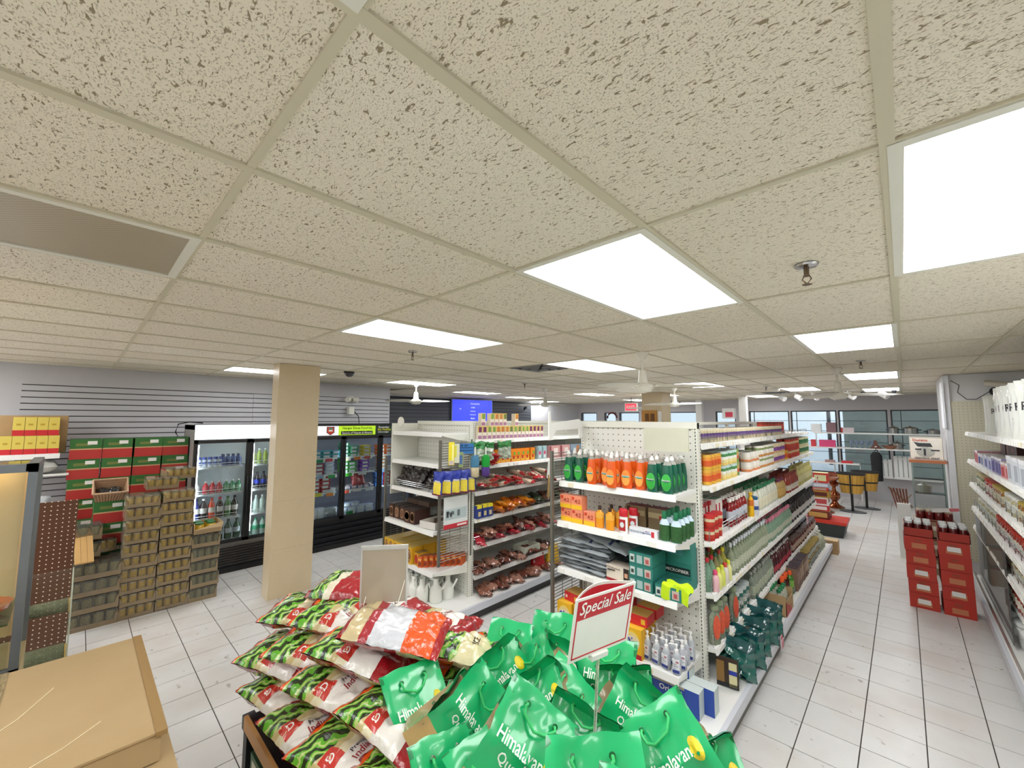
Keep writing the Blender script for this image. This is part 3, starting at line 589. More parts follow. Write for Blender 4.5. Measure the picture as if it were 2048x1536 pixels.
# ================================================================ PRODUCT KITS
def carton(nm, w, d, h, base, prints=(), top=None, texts=(), side=None):
    """box standing on its base; prints: (x0,x1,z0,z1,mat) in fractions of the front; texts: (string, width fraction, x, z, mat)"""
    mats = [base, top or base, side or base]; mb = MB().tbox(-w/2, w/2, -d/2, d/2, 0, h, 1, 0, 2)
    if prints or texts:
        p = MB(); pm = []
        for x0, x1, z0, z1, m in prints:
            if m not in pm: pm.append(m)
            if (x0, x1) == (-1, -1): p.prism([(w*.42*math.cos(a*.449), h*(z0+z1)/2+h*(z1-z0)/2*math.sin(a*.449)) for a in range(14)], 'y', -d/2-.0012, -d/2-.0004, pm.index(m))
            else: p.box(w*(x0-.5), w*(x1-.5), -d/2-.0009-.0003*len(pm), -d/2-.0002, h*z0, h*z1, pm.index(m))
        for st, wf, xx, zz, m in texts:
            if m not in pm: pm.append(m)
            p.text(st, w*wf, T(w*(xx-.5), -d/2-.0045, h*zz) @ FRONT, pm.index(m))
        return proto(nm, mb, mats, [('printed_front', p, pm)])
    return proto(nm, mb, mats)
def bottle(nm, r, h, body, cap, lab=None, lz=(.2, .6), sh=.62, nk=.8, rn=.35, capr=None, sx=1., sy=1., n=12, fill=None, caph=None, labtxt=None):
    ch = caph or h*.10
    mb = MB().lathe([(0, 0), (r*.92, 0), (r, h*.03), (r, h*sh), (r*.82, h*(sh*.6+nk*.4)), (r*rn, h*nk), (r*rn, h-ch*.6)], n, 0, sx=sx, sy=sy)
    ps = []
    if fill is not None: ps.append(('liquid', MB().lathe([(0, .004), (r*.90, .004), (r*.93, h*.03), (r*.93, h*sh), (r*.5, h*(nk*.9)), (0, h*nk*.9)], n, 0, sx=sx, sy=sy), [fill], 40))
    cr = capr or r*rn*1.25; ps.append(('cap', MB().lathe([(cr, h-ch), (cr, h-ch*.1), (cr*.8, h), (0, h)], 10, 0), [cap], 40))
    if lab:
        ps.append(('label', MB().lathe([(r*1.012, h*lz[0]), (r*1.012, h*lz[1])], n, 0, sx=sx, sy=sy), [lab], 40))
    return proto(nm, mb, [body], ps, 40)
def jar(nm, r, h, food, lid, lab=None):
    mb = MB().lathe([(0, 0), (r*.95, 0), (r, h*.05), (r, h*.75), (r*.85, h*.84)], 12, 0); ps = [('lid', MB().lathe([(r*.9, h*.84), (r*.93, h*.86), (r*.93, h), (0, h)], 12, 0), [lid], 40)]
    if lab: ps.append(('label', MB().lathe([(r*1.012, h*.2), (r*1.012, h*.62)], 12, 0), [lab], 40))
    return proto(nm, mb, [food], ps, 40)
def can(nm, r, h, bands, lid=None):
    n = len(bands); prof = [(0, 0), (r, 0)]+[(r, h*(k+1)/n) for k in range(n)]+[(r*.93, h), (0, h-.003)]
    return proto(nm, MB().lathe(prof, 14, [0]+list(range(1, n+1))+[0, 0]), [lid or CHROME]+list(bands), (), 40)
def pouch(nm, w, l, t, mats, fn=None, seed=0, nx=10, ny=14, crumple=.006, texts=()):
    """filled bag lying flat: length along Y, width along X, base at z=0"""
    mb = MB(); q = seed*13.7
    def hgt(u, v):
        a = max(0., 1-abs(2*u-1)**2.6); b = max(0., 1-abs(2*v-1)**3.2); return t/2*(a**.5)*(b**.55)
    def P(i, j, s_):
        u, v = i/nx, j/ny; k = hgt(u, v); pin = 1-.05*math.sin(math.pi*v)+.03*abs(2*v-1)**4
        nz = noise.noise(Vector((u*5+q, v*7, s_*3.)))*crumple*2+noise.noise(Vector((u*13+q, v*17, s_*5.)))*crumple
        return ((u-.5)*w*pin, (v-.5)*l+noise.noise(Vector((u*4, v*3, q)))*crumple, t/2+s_*k+nz*(1 if k > .002 else .6))
    for s_ in (1, -1):
        i0 = len(mb.v); mb.v += [P(i, j, s_) for j in range(ny+1) for i in range(nx+1)]
        for j in range(ny):
            for i in range(nx):
                a = i0+j*(nx+1)+i; f = (a, a+1, a+nx+2, a+nx+1); mb.f.append(f if s_ > 0 else f[::-1]); mb.m.append(fn((i+.5)/nx, (j+.5)/ny, s_) if fn else 0)
    ps = []
    if texts:
        p = MB(); pm = []
        for st, wf, u0, v0, ang, m in texts:
            if m not in pm: pm.append(m)
            prj = drape(mb, 'z', .0022)
            p.text(st, w*wf, T((u0-.5)*w, (v0-.5)*l, 0) @ RZ(ang), pm.index(m), fn=prj)
        ps.append(('printed_text', p, pm))
    return proto(nm, mb, mats, ps, 60)
def crate_of_jars(nm, w, d, h, food, lid, shrink=True):
    """flat cardboard tray of jars, front faces -Y"""
    mb = MB().box(-w/2, w/2, -d/2, d/2, 0, .006).box(-w/2, w/2, -d/2, -d/2+.004, 0, h*.30).box(-w/2, w/2, d/2-.004, d/2, 0, h*.36).box(-w/2, -w/2+.004, -d/2, d/2, 0, h*.75).box(w/2-.004, w/2, -d/2, d/2, 0, h*.75)
    for s_ in (-1, 1): mb.prism([(s_*w/2, 0), (s_*w/2, h*.8), (s_*w/2*.90, h*.6), (s_*w/2*.86, h*.30), (s_*w/2*.8, 0)], 'y', -d/2-.001, -d/2+.003)
    ps = []; n = 4; r = w/n/2*.9
    for k in range(n):
        for kk in range(2):
            ps.append(('jar', MB().lathe([(0, .007), (r, .007), (r, h*.72), (r*.86, h*.8), (r*.88, h*.82), (r*.88, h*.93), (0, h*.93)], 10, [0, 0, 0, 1, 1, 1], -w/2+w/n*(k+.5), -d/2+.012+r+kk*2*r*1.03), [food, lid], 40))
    if shrink: ps.append(('shrink_wrap', MB().box(-w/2-.002, w/2+.002, -d/2-.003, d/2+.002, .003, h*.965), [clearm('#f1eee2', .07)]))
    return proto(nm, mb, [CARD2], ps)
Q = lambda h_, **k: M(h_, **k)
# ================================================================ RIGHT GONDOLA: END CAP
grn = Q('#0c5a44', rough=.15, coat=.6); orn = Q('#e05a12', rough=.15, coat=.6)
def dish_soap(nm, liq, labm, ln):
    w, d = .043, .024
    mb = MB(); prof = [(0, 0), (w*.86, .0), (w, .02), (w, .10), (w*.88, .16), (w*.74, .195)]
    mb.lathe(prof, 16, 0, sx=1, sy=.58)
    lb = MB(); pts = [(.034*math.cos(a*.3927), .078+.058*math.sin(a*.3927)) for a in range(16)]
    lb.prism(pts, 'y', -w*.58-.0015, -w*.50); lb.prism([(x*.80, .055+(z-.078)*.55) for x, z in pts], 'y', -w*.58-.0022, -w*.52, 2).prism([(-.024, .094), (.024, .094), (.028, .082), (.0, .078), (-.028, .082)], 'y', -w*.58-.0028, -w*.5, 3).text('Palmolive', .056, T(0, -w*.58-.0040, .092) @ FRONT, 1)
    return proto(nm, mb, [liq], [('bottle_neck', MB().lathe([(w*.74, .195), (w*.45, .215), (.013, .225)], 14, 0, sx=1, sy=.62), [clearm('#f0efe6', .3)], 40), ('cap', MB().lathe([(.015, .222), (.015, .238), (.009, .242), (.008, .252), (0, .254)], 12, 0), [Q('#f3f3f0', rough=.3)], 40), ('label', lb, [labm, WHITE, Q(ln[0]), Q(ln[1])], 30)], 40)
sg = dish_soap('dish_soap_bottle', grn, Q('#3fb54a'), ('#2fa53e', '#1b6f5a')); so = dish_soap('dish_soap_bottle', orn, Q('#ff9440'), ('#ffab4e', '#2b9a88'))
zt = 1.542
RW = ('front row', 'second row', 'third row', 'back row')
def dsoap(pr, x, y, c, lab, grp): place(pr, (x, y, zt), rnd.uniform(-6, 6), lab, 'soap bottle', grp)
for i, x in enumerate((-2.055, -1.955)):
    for k in range(4): dsoap(sg, x, 2.86+.085*k+.01*i, 0, 'green dish soap at left of top end-cap shelf, %s, %s' % (('left column', 'right column')[i], RW[k]), 'green dish soaps, left')
for i, x in enumerate((-1.825, -1.72, -1.62, -1.525, -1.425)):
    for k in range(4): dsoap(so, x, (2.85, 2.90, 2.84, 2.86, 2.88)[i]+.085*k-(.04 if i == 2 else 0), 0, 'orange dish soap on top end-cap shelf, %s from left, %s' % (OWD[i+1], RW[k]), 'orange dish soaps')
for i, x in enumerate((-1.315, -1.205)):
    for k in range(4): dsoap(sg, x-.012*k*0, 2.835+.082*k, 0, 'green dish soap at right of top end-cap shelf, %s, %s' % (('left column', 'right column')[i], RW[k]), 'green dish soaps, right')
# second shelf
z = 1.222
pk = carton('soap_box', .105, .075, .105, Q('#f0936f'), [(0, 1, 0, .32, Q('#f6c21f')), (0, 1, .30, .40, Q('#f9a85a')), (.08, .3, .7, .92, Q('#d9442b'))], top=Q('#f2a58c'), texts=[('4:2', .5, .62, .62, Q('#a8311d'))])
for n_, (x, zz) in enumerate(((-2.06, 0), (-1.945, 0), (-1.83, 0), (-2.06, .106), (-1.95, .106))):
    place(pk, (x, 2.86-(.01 if n_ > 0 else 0), z+zz), rnd.uniform(-4, 4), ('pink and yellow soap box, %s of the lower row', 'pink and yellow soap box, %s of the upper row')[n_ > 2] % (('leftmost', 'middle', 'right one', 'left one', 'right one')[n_]), 'soap box', 'pink and yellow soap boxes')
ob = bottle('hand_soap_bottle', .034, .165, Q('#f3a020', rough=.2, coat=.5), Q('#3a2416'), Q('#f2b545'), (.45, .7), .6, .82, .3, sy=.7, caph=.03)
for n_, (x, y) in enumerate(((-1.745, 2.83), (-1.70, 2.93), (-1.65, 2.82), (-1.62, 2.92), (-1.58, 2.98))): place(ob, (x, y, z), rnd.uniform(0, 20), 'amber hand soap bottle with dark cap, %s from the pink boxes' % OWD[n_+1], 'soap bottle', 'amber hand soaps')
rd = proto('deodorant', MB().lathe([(0, 0), (.032, 0), (.032, .11), (.026, .125)], 14, 0, sy=.7), [Q('#f4f3f1', rough=.3)], [('cap', MB().lathe([(.033, .12), (.034, .165), (.028, .175), (0, .178)], 14, 0, sy=.72), [Q('#c91f2e', rough=.3)], 40), ('label', MB().box(-.025, .025, -.0245, -.020, .02, .10).cyl(0, 0, .05, .055, .0), [Q('#b5282f')]), ('round_mark', MB().prism([(.017*math.cos(a*.6), .062+.02*math.sin(a*.6)) for a in range(10)], 'y', -.0255, -.0245), [Q('#dfe9ea')])], 40)
place(rd, (-1.535, 2.815, z), 0, 'red and white deodorant stick, front one', 'deodorant', 'red capped deodorants'); place(rd, (-1.50, 2.90, z), 8, 'red and white deodorant stick, rear one', 'deodorant', 'red capped deodorants')
tp = carton('toothpaste_box', .215, .05, .055, Q('#e9ebef'), [(.80, .90, .15, .85, Q('#c9283a')), (.5, .8, .45, .55, Q('#7f8fb8'))], texts=[('SENSODYNE', .52, .30, .52, Q('#44547e')), ('PRO', .16, .68, .72, Q('#7c5b96'))])
place(tp, (-1.385, 2.84, z), -3, 'white toothpaste box lying on the second end-cap shelf', 'toothpaste box')
mw = bottle('shampoo_bottle', .036, .20, Q('#c8dcea', rough=.25), Q('#0c6b45'), Q('#2c5a2c', var=.6, sc=60), (.02, .55), .55, .78, .36, sy=.62, caph=.05)
for i, x in enumerate((-1.235, -1.155)):
    for k in range(4): place(mw, (x-.0*k, 2.835+.075*k, z), rnd.uniform(-5, 5), 'pale green-capped leafy bottle on the end cap, %s, %s' % (('left column', 'right column')[i], RW[k]), 'bottle', 'green capped leafy bottles')
db = carton('display_box', .17, .10, .16, Q('#8d7a5c'), [(0, .95, .55, .8, Q('#c8b88e')), (.5, .72, .5, .68, Q('#c0533f'))], top=Q('#7d3b4a'))
for n_, x in enumerate((-1.56, -1.37)): place(db, (x, 3.10, z), 0, ('left', 'right')[n_]+' brown cardboard display box at the back of the second shelf', 'box')
# third shelf
z = .857
gbag = [pouch('garment_pack', .46, .36, .045, [Q('#9aa0a4', rough=.15, var=.25, sc=14, coat=.7), Q('#232a55')], lambda u, v, s: 1 if (.62 < u < .68 and .05 < v < .5 and s > 0) else 0, seed=k, nx=18, ny=14, crumple=.010) for k in range(3)]
for k in range(8): place(gbag[k % 3], (-1.90+rnd.uniform(-.012, .012), 2.98+rnd.uniform(-.012, .012), z+.028*k), 0, 'grey plastic-wrapped garment pack, number %d up the stack on the third end-cap shelf' % (k+1), 'plastic pack', 'grey plastic packs', rot=(0, R(0), R(rnd.uniform(-5, 5))))
place(gbag[1], (-1.72, 3.0, z+.225), -14, 'topmost grey garment pack sliding right off its stack', 'plastic pack', 'grey plastic packs', rot=(0, R(10), R(-8)))
cb = carton('curler_box', .19, .12, .115, Q('#e9dccb'), [(0, 1, 0, .18, Q('#a3242f')), (.78, 1, .18, 1, Q('#2b2320')), (.82, .96, .45, .72, Q('#d7a283')), (.06, .40, .66, .74, Q('#4b4038'))], top=Q('#d5c8b8'), texts=[('Professional', .5, .38, .86, Q('#5b4d42'))])
place(cb, (-1.585, 2.865, z), -4, 'cream box with red foot and a face picture, left of the teal boxes', 'box')
tl = Q('#2f7e74'); tlb = carton('cloth_box', .175, .21, .084, tl, [(.04, .24, .15, .8, Q('#cfd8d4')), (.34, .58, .15, .8, Q('#a9c2c0')), (.66, .92, .15, .8, Q('#c9b6ae')), (.08, .2, .3, .6, Q('#3f4a48')), (.72, .86, .25, .6, Q('#b55b5b'))], top=Q('#276a62'), side=tl)
for k in range(3): place(tlb, (-1.395, 2.895, z+.086*k), rnd.uniform(-2, 2), 'teal cloth box, %s of the front stack of three' % ('lowest', 'middle', 'top')[k], 'box', 'teal cloth boxes')
place(tlb, (-1.205, 2.885, z), 2, 'teal cloth box lying open with a yellow-green cloth on it', 'box', 'teal cloth boxes')
bt = carton('large_cloth_box', .20, .10, .17, tl, [(.02, .96, .55, .85, Q('#16302e'))], top=Q('#276a62'), texts=[('MICROFIBER', .82, .5, .70, WHITE)])
place(bt, (-1.235, 3.08, z), 0, 'large teal microfiber box, lower of two at the back', 'box'); place(carton('large_cloth_box', .20, .10, .14, tl, [(.1, .7, .4, .8, Q('#4b8f97'))], top=Q('#245f58')), (-1.235, 3.08, z+.171), 0, 'large teal microfiber box, upper of two at the back', 'box')
cl_ = MB()
for j in range(9):
    for i in range(9):
        pass
def clothmesh():
    m = MB(); n = 10
    def P(i, j):
        u, v = i/n, j/n; x = -.085+.17*u; y = -.02-.13*v; z_ = .006+.01*math.sin(u*9+v*3)+.006*math.sin(v*13)
        if y < -.11: z_ -= (-.11-y)*2.2; y = -.118-.004*math.sin(u*12)
        if x > .05: z_ -= .02*(x-.05)/.035
        return (x+.012*math.sin(v*5), y, z_)
    for j in range(n):
        for i in range(n): m.face([P(i, j), P(i, j+1), P(i+1, j+1), P(i+1, j)])
    return m
tag(link('microfibre_cloth', clothmesh().mesh('cloth', Q('#c3e21c', rough=.95, bump=.4), 60), None, (-1.165, 2.90, z+.088), 8), 'bright yellow-green cloth draped over a teal box', 'cloth')
# fourth shelf: detergent and sanitiser
z = .392
dt = carton('detergent_box', .135, .075, .20, Q('#f0b724'), [(0, 1, 0, .17, Q('#b8202a')), (-1, -1, .22, .9, Q('#f7d24a')), (-1, -1, .28, .84, Q('#efe9d6')), (-1, -1, .30, .82, Q('#f4c63a')), (-1, -1, .38, .74, Q('#eef1f4'))], top=Q('#f2c13a'), side=Q('#d9a41e'))
lgm = MB()   # blue squiggle logo with dots
lgm.tube([(-.035, -.041, .125), (-.042, -.041, .105), (-.028, -.041, .095), (-.018, -.041, .118), (-.03, -.041, .128)], .005, 5).tube([(-.018, -.041, .118), (-.012, -.041, .095), (0, -.041, .092), (.006, -.041, .112)], .005, 5).tube([(.006, -.041, .112), (.014, -.041, .09), (.034, -.041, .094), (.042, -.041, .12)], .005, 5).tube([(-.005, -.041, .132), (.001, -.041, .132)], .006, 5).tube([(.0, -.041, .074), (.006, -.041, .074)], .006, 5)
dt = (dt[0], dt[1], dt[2]+[('logo', lgm.mesh('logo', Q('#1c2f9c')))])
for n_, (x, y) in enumerate(((-2.05, 2.81), (-1.905, 2.83), (-1.76, 2.83), (-1.615, 2.83), (-1.465, 2.815), (-1.465, 2.90), (-1.465, 2.98))): place(dt, (x, y, z), 0 if n_ < 5 else 0, 'yellow detergent box with blue lettering, %s on the fourth shelf' % ('leftmost', 'second from left', 'third from left', 'fourth from left', 'rightmost front', 'middle of right column', 'rear of right column')[n_], 'detergent box', 'yellow detergent boxes')
rb = carton('red_detergent_box', .15, .13, .07, Q('#d22a30'), [(.7, .9, .2, .7, Q('#e5b63b')), (.08, .2, .3, .6, Q('#f2dcd0'))], top=Q('#c59a4e'))
for n_, (x, y, zz, a) in enumerate(((-2.0, 2.88, .202, -8), (-1.84, 3.02, .202, 0), (-1.67, 3.05, .202, 4), (-1.46, 2.90, .202, 3), (-1.46, 3.06, .202, 0))): place(rb, (x, y, z+zz), a, 'red detergent carton on top of the yellow boxes, %s' % ('leftmost', 'second from left', 'middle one', 'right front one', 'right rear one')[n_], 'detergent box', 'red cartons')
sn = MB().lathe([(0, 0), (.026, 0), (.028, .01), (.028, .10), (.020, .125), (.012, .132)], 14, 0)
pump = MB().lathe([(.013, .128), (.013, .15), (.006, .153), (.006, .17), (.010, .172), (.009, .184), (0, .186)], 10, 0).tube([(0, 0, .178), (-.035, -.006, .182), (-.046, -.008, .176)], .004, 6)
sp = proto('sanitiser_bottle', sn, [clearm('#e8ecf2', .5)], [('pump', pump, [Q('#f6f6f6', rough=.3)], 40), ('label', MB().box(-.021, .021, -.0285, -.020, .015, .098).box(-.021, .021, -.0292, -.020, .015, .034, 1).box(.0, .018, -.0292, -.02, .078, .088, 2).text('Hand', .022, T(-.008, -.0300, .070) @ FRONT, 3).text('Sanitizer', .034, T(-.0, -.0300, .058) @ FRONT, 3).text('KILLS', .018, T(-.008, -.0300, .044) @ FRONT, 1), [Q('#eceef3'), Q('#2f3f8f'), Q('#b46a7a'), Q('#2b2f4a')])], 40)
for i in range(4):
    for k in range(4):
        if i == 0 and k == 3: continue
        place(sp, (-1.385+.072*i+.008*(k % 2), 2.815+.01*(3-i)-.0+.075*k, z), rnd.uniform(-14, 14), 'clear hand sanitiser with white pump, %s column from left, %s' % (OWD[i+1], RW[k]), 'sanitiser bottle', 'hand sanitisers')
# deck of end cap
z = .166
for n_, (x, y, w, a, tx) in enumerate(((-1.30, 2.97, .34, -2, ''), (-1.18, 2.845, .30, 1, 'Original'), (-1.12, 2.94, .30, 1, 'Original'), (-1.70, 3.0, .34, 2, ''))):
    bb = carton('blue_box', w, .09, .21 if not tx else .16, Q('#23449c'), [(0, 1, .9, 1, Q('#9a938a')), (.7, 1, 0, 1, Q('#2a4da8'))], top=Q('#c9d3d2') if tx else Q('#8d8a80'), side=Q('#c2cfcd'), texts=[(tx, .5, .4, .7, WHITE)] if tx else ())
    place(bb, (x, y, z), a, ('dark blue box with mottled grey top on the end-cap deck', 'front white-topped blue box at the right of the end-cap deck', 'rear white-topped blue box at the right of the end-cap deck', 'mottled grey-topped box behind the sale sign')[n_], 'box')
# ================================================================ RIGHT GONDOLA: AISLE SIDE
def runs(pr, ya, yb, step, z, xf, rows, dx, lab, cat, grp, rz=90, sgn=-1, jit=.006, lod=5.2, levels=1, dz=0, start=1):
    y = ya; fl = None; n = start-1; one = ya+step >= yb
    while y < yb:
        n += 1
        for k in range(rows):
            for l_ in range(levels):
                far = (y > lod) or k > 0
                if far and fl is None: fl = flat(pr)
                lb = (('upper ' if l_ else 'lower ') if levels > 1 else '')+lab+(', behind the front ones' if k else ('' if one else (', %s from far end' if sgn > 0 else ', %s from near end') % ordw(n)))
                place(fl if far else pr, (xf+sgn*k*dx+rnd.uniform(-jit, jit), y+rnd.uniform(-jit, jit), z+.001+dz*l_), rz+rnd.uniform(-8, 8), lb, cat, grp)
        y += step
zA, zB, zC, zD, zE, zF = 1.871, 1.561, 1.155, .790, .418, .167
c1 = can('food_can', .034, .11, [Q('#cdbf9c'), Q('#cdbf9c'), Q('#7a5a94'), Q('#5f4580'), Q('#d9cda8'), Q('#e6dcc0')]); runs(c1, 3.36, 6.3, .072, zA, -1.165, 1, .07, 'cream and purple can on the top aisle shelf', 'can', 'purple banded cans', lod=9)
c2 = can('food_can', .036, .16, [Q('#8c2218'), Q('#b8332a'), Q('#c9402c'), Q('#d8503a'), Q('#a03a30')]); runs(c2, 5.7, 6.9, .078, zA, -1.26, 1, .075, 'tall red can on the top aisle shelf', 'can', 'tall red cans', lod=9)
c3 = can('food_can', .036, .112, [Q('#e3b43a'), Q('#d8612a'), Q('#dd5a26'), Q('#e8973c'), Q('#e8b445')]); runs(c3, 3.34, 3.62, .078, zB, -1.115, 3, .076, 'orange and yellow can in the near block', 'can', 'orange food cans', levels=2, dz=.113)
c4 = can('food_can', .037, .115, [Q('#e8cf7a'), Q('#eadf9f'), Q('#eeeee6'), Q('#4d8f52'), Q('#c9dedb')])
runs(c4, 3.70, 4.02, .078, zB, -1.115, 3, .078, 'white and green can in the wrapped block', 'can', 'white and green cans', levels=2, dz=.117)
c5 = can('food_can', .036, .115, [Q('#6f8f4a'), Q('#c0553e'), Q('#cfa45a'), Q('#8aa860')]); runs(c5, 4.03, 4.12, .08, zB, -1.13, 2, .078, 'green and red tomato can beside the block', 'can', 'tomato cans', levels=2, dz=.117)
c6 = can('food_can', .046, .09, [Q('#d88a5a'), Q('#dfd6c6'), Q('#e9e5da'), Q('#e9e5da')]); runs(c6, 4.45, 4.8, .10, zB, -1.12, 2, .1, 'wide white and orange can, second aisle shelf', 'can', 'wide white cans', levels=2, dz=.092)
c7 = can('food_can', .036, .11, [Q('#c88a4a'), Q('#e7e3d8'), Q('#eae7de'), Q('#8a9a62'), Q('#e7e3d8')]); runs(c7, 4.9, 5.45, .078, zB, -1.12, 2, .08, 'white labelled can, second aisle shelf', 'can', 'white labelled cans', levels=2, dz=.112)
c8 = can('food_can', .036, .11, [Q('#d8b27a'), Q('#8c4f9c'), Q('#7f4594'), Q('#e3cfa6'), Q('#e6d6b4')]); runs(c8, 5.5, 6.1, .078, zB, -1.12, 2, .08, 'purple and tan can, second aisle shelf', 'can', 'purple and tan cans', levels=2, dz=.112)
c9 = can('food_can', .037, .12, [Q('#b8382c'), Q('#c4402e'), Q('#d9b88a'), Q('#bb3a2e')]); runs(c9, 6.4, 7.1, .08, zB, -1.12, 2, .08, 'red can, second aisle shelf', 'can', 'red food cans', levels=2, dz=.121)
runs(c3, 6.18, 6.3, .08, zB, -1.12, 1, .08, 'yellow can between purple and red cans', 'can', 'yellow cans far'); c10 = can('food_can', .037, .12, [Q('#c9c39a'), Q('#3f7a4c'), Q('#2f6a40'), Q('#d8d2a8')]); runs(c10, 7.2, 7.9, .08, zB, -1.12, 2, .08, 'green and cream can, second aisle shelf', 'can', 'green cans far', levels=2, dz=.121)
# C shelf
ca = carton('juice_carton', .075, .075, .24, Q('#b3202c'), [(.15, .85, .35, .85, Q('#dfdcd2')), (.25, .75, .5, .6, Q('#7b2030'))], top=Q('#ddd8cc')); runs(ca, 3.36, 3.62, .085, zC, -1.22, 2, .09, 'tall red and white carton, third aisle shelf', 'carton', 'red and white cartons')
cb2 = carton('juice_carton', .07, .07, .25, Q('#ece9e0'), [(0, .35, 0, .85, Q('#b61f33')), (.4, .9, .3, .42, Q('#c9404a')), (.5, .9, .15, .22, Q('#3f8a4a'))], top=Q('#3f6f4c')); runs(cb2, 3.64, 3.80, .08, zC, -1.17, 2, .09, 'white and red carton with green top beside the ketchup', 'carton', 'white cartons')
ct = can('paste_can', .04, .09, [Q('#b02a22'), Q('#c23a2a'), Q('#d7c5a0'), Q('#c8322a')], Q('#c62430')); runs(ct, 3.32, 3.56, .085, zC, -1.10, 1, .09, 'short red-lidded can before the red cartons', 'can', 'short red cans', levels=2, dz=.092)
kt = bottle('ketchup_bottle', .036, .23, Q('#8e1418', rough=.15, coat=.5), Q('#efe9e4'), Q('#c9cdd8'), (.2, .55), .6, .85, .4, sy=.7, caph=.03); runs(kt, 3.86, 4.3, .085, zC, -1.11, 2, .08, 'dark red ketchup bottle with white cap', 'bottle', 'ketchup bottles')
place(bottle('mustard_bottle', .034, .22, Q('#f2bd1c', rough=.3), Q('#f0c02a'), Q('#d8762a'), (.45, .7), .62, .85, .4, sy=.75), (-1.08, 4.40, zC), 90, 'bright yellow sauce bottle in the third aisle shelf', 'bottle')
place(bottle('mayonnaise_jar', .042, .17, Q('#e9ebee', rough=.3), Q('#2c5f86'), Q('#34508f'), (.3, .5), .8, .88, .7, caph=.03), (-1.08, 4.50, zC), 90, 'white jar with blue label and blue lid beside the yellow bottle', 'jar')
dr = bottle('dressing_bottle', .036, .24, Q('#d8d9c8', rough=.2, coat=.4), Q('#1d6a43'), Q('#e3ddc2'), (.12, .5), .55, .82, .32, sy=.85, caph=.035); runs(dr, 4.60, 5.55, .08, zC, -1.10, 3, .08, 'cream labelled bottle with green cap, third aisle shelf', 'bottle', 'green capped dressing bottles', lod=5.6)
bb_ = bottle('syrup_bottle', .035, .21, Q('#b89a5c', rough=.2, coat=.4), Q('#6f3048'), Q('#caa45e'), (.15, .5), .58, .85, .4, caph=.03); runs(bb_, 5.62, 6.0, .078, zC, -1.10, 2, .08, 'tan bottle with maroon cap past the green capped bottles', 'bottle', 'maroon capped bottles', lod=6)
tm_ = bottle('tomato_bottle', .036, .23, Q('#93301c', rough=.2, coat=.4), Q('#7c2a20'), Q('#d9d0c0'), (.12, .4), .6, .82, .4); runs(tm_, 6.1, 6.75, .08, zC, -1.10, 3, .08, 'brown-red sauce bottle, third aisle shelf', 'bottle', 'red sauce bottles')
ol = bottle('oil_bottle', .038, .26, Q('#c9c078', rough=.15, coat=.5), Q('#d8cf8a'), Q('#d4cf9c'), (.2, .5), .6, .84, .3, sy=.8); runs(ol, 6.85, 7.95, .085, zC, -1.10, 2, .085, 'pale yellow oil bottle, third aisle shelf', 'bottle', 'yellow oil bottles')
# D shelf
clr = clearm('#b9c4a6', .55); clg = clearm('#9fc0a6', .6)
for n_, (y, body, cap_) in enumerate(((3.30, '#8fb59a', '#c23038'), (3.39, '#9cc0a2', '#c8303a'), (3.48, '#b0a878', '#2c5f48'), (3.57, '#a8b27c', '#a83a34'), (3.66, '#c7bf5a', '#e0cf2c'))):
    for k in range(3): place(bottle('water_bottle', .034, .235, clearm(body, .6), Q(cap_), None, sh=.55, nk=.8, rn=.32, caph=.03), (-1.12-.08*k, y, zD), 90, 'clear bottle with a coloured cap, number %d from the near end, row %d, fourth aisle shelf' % (n_+1, k+1), 'bottle', 'coloured cap bottles')
for n_, (y, c_, d_) in enumerate(((3.33, '#e04a78', '#e9b8bd'), (3.40, '#e2e25a', '#e4e68e'), (3.48, '#cfd83a', '#dbe06c'), (3.56, '#d9483a', '#e6e0d8'), (3.64, '#d6da3c', '#e2e29a'))): place(bottle('small_bottle', .026, .15, Q(d_, rough=.3), Q(c_), None, sh=.6, nk=.82, rn=.45, caph=.04), (-1.075, y, zD), 90, 'small %s-capped bottle in front of the clear bottles at the near end' % ('pink', 'yellow', 'lime', 'red', 'yellow-green')[n_], 'bottle', 'small coloured bottles')
wb_ = bottle('flower_water_bottle', .033, .25, clr, Q('#d3d8de', rough=.3), clearm('#cfd4bd', .8), (.15, .45), .52, .78, .30, caph=.035); runs(wb_, 3.78, 4.95, .075, zD, -1.09, 3, .076, 'clear white-capped bottle, fourth aisle shelf', 'bottle', 'white capped clear bottles', lod=4.4)
pk_ = bottle('rose_water_bottle', .033, .23, clg, Q('#c9788c', rough=.4), clearm('#cfd4bd', .8), (.15, .4), .52, .78, .34, caph=.04); runs(pk_, 5.0, 6.1, .078, zD, -1.09, 3, .078, 'clear pink-capped bottle, fourth aisle shelf', 'bottle', 'pink capped bottles')
bk_ = bottle('dark_bottle', .034, .25, Q('#20191a', rough=.12, coat=.6), Q('#1d1a1c'), Q('#c9c6c2'), (.15, .45), .55, .8, .3); runs(bk_, 6.2, 7.95, .085, zD, -1.09, 2, .08, 'black bottle with pale label, fourth aisle shelf', 'bottle', 'black bottles')
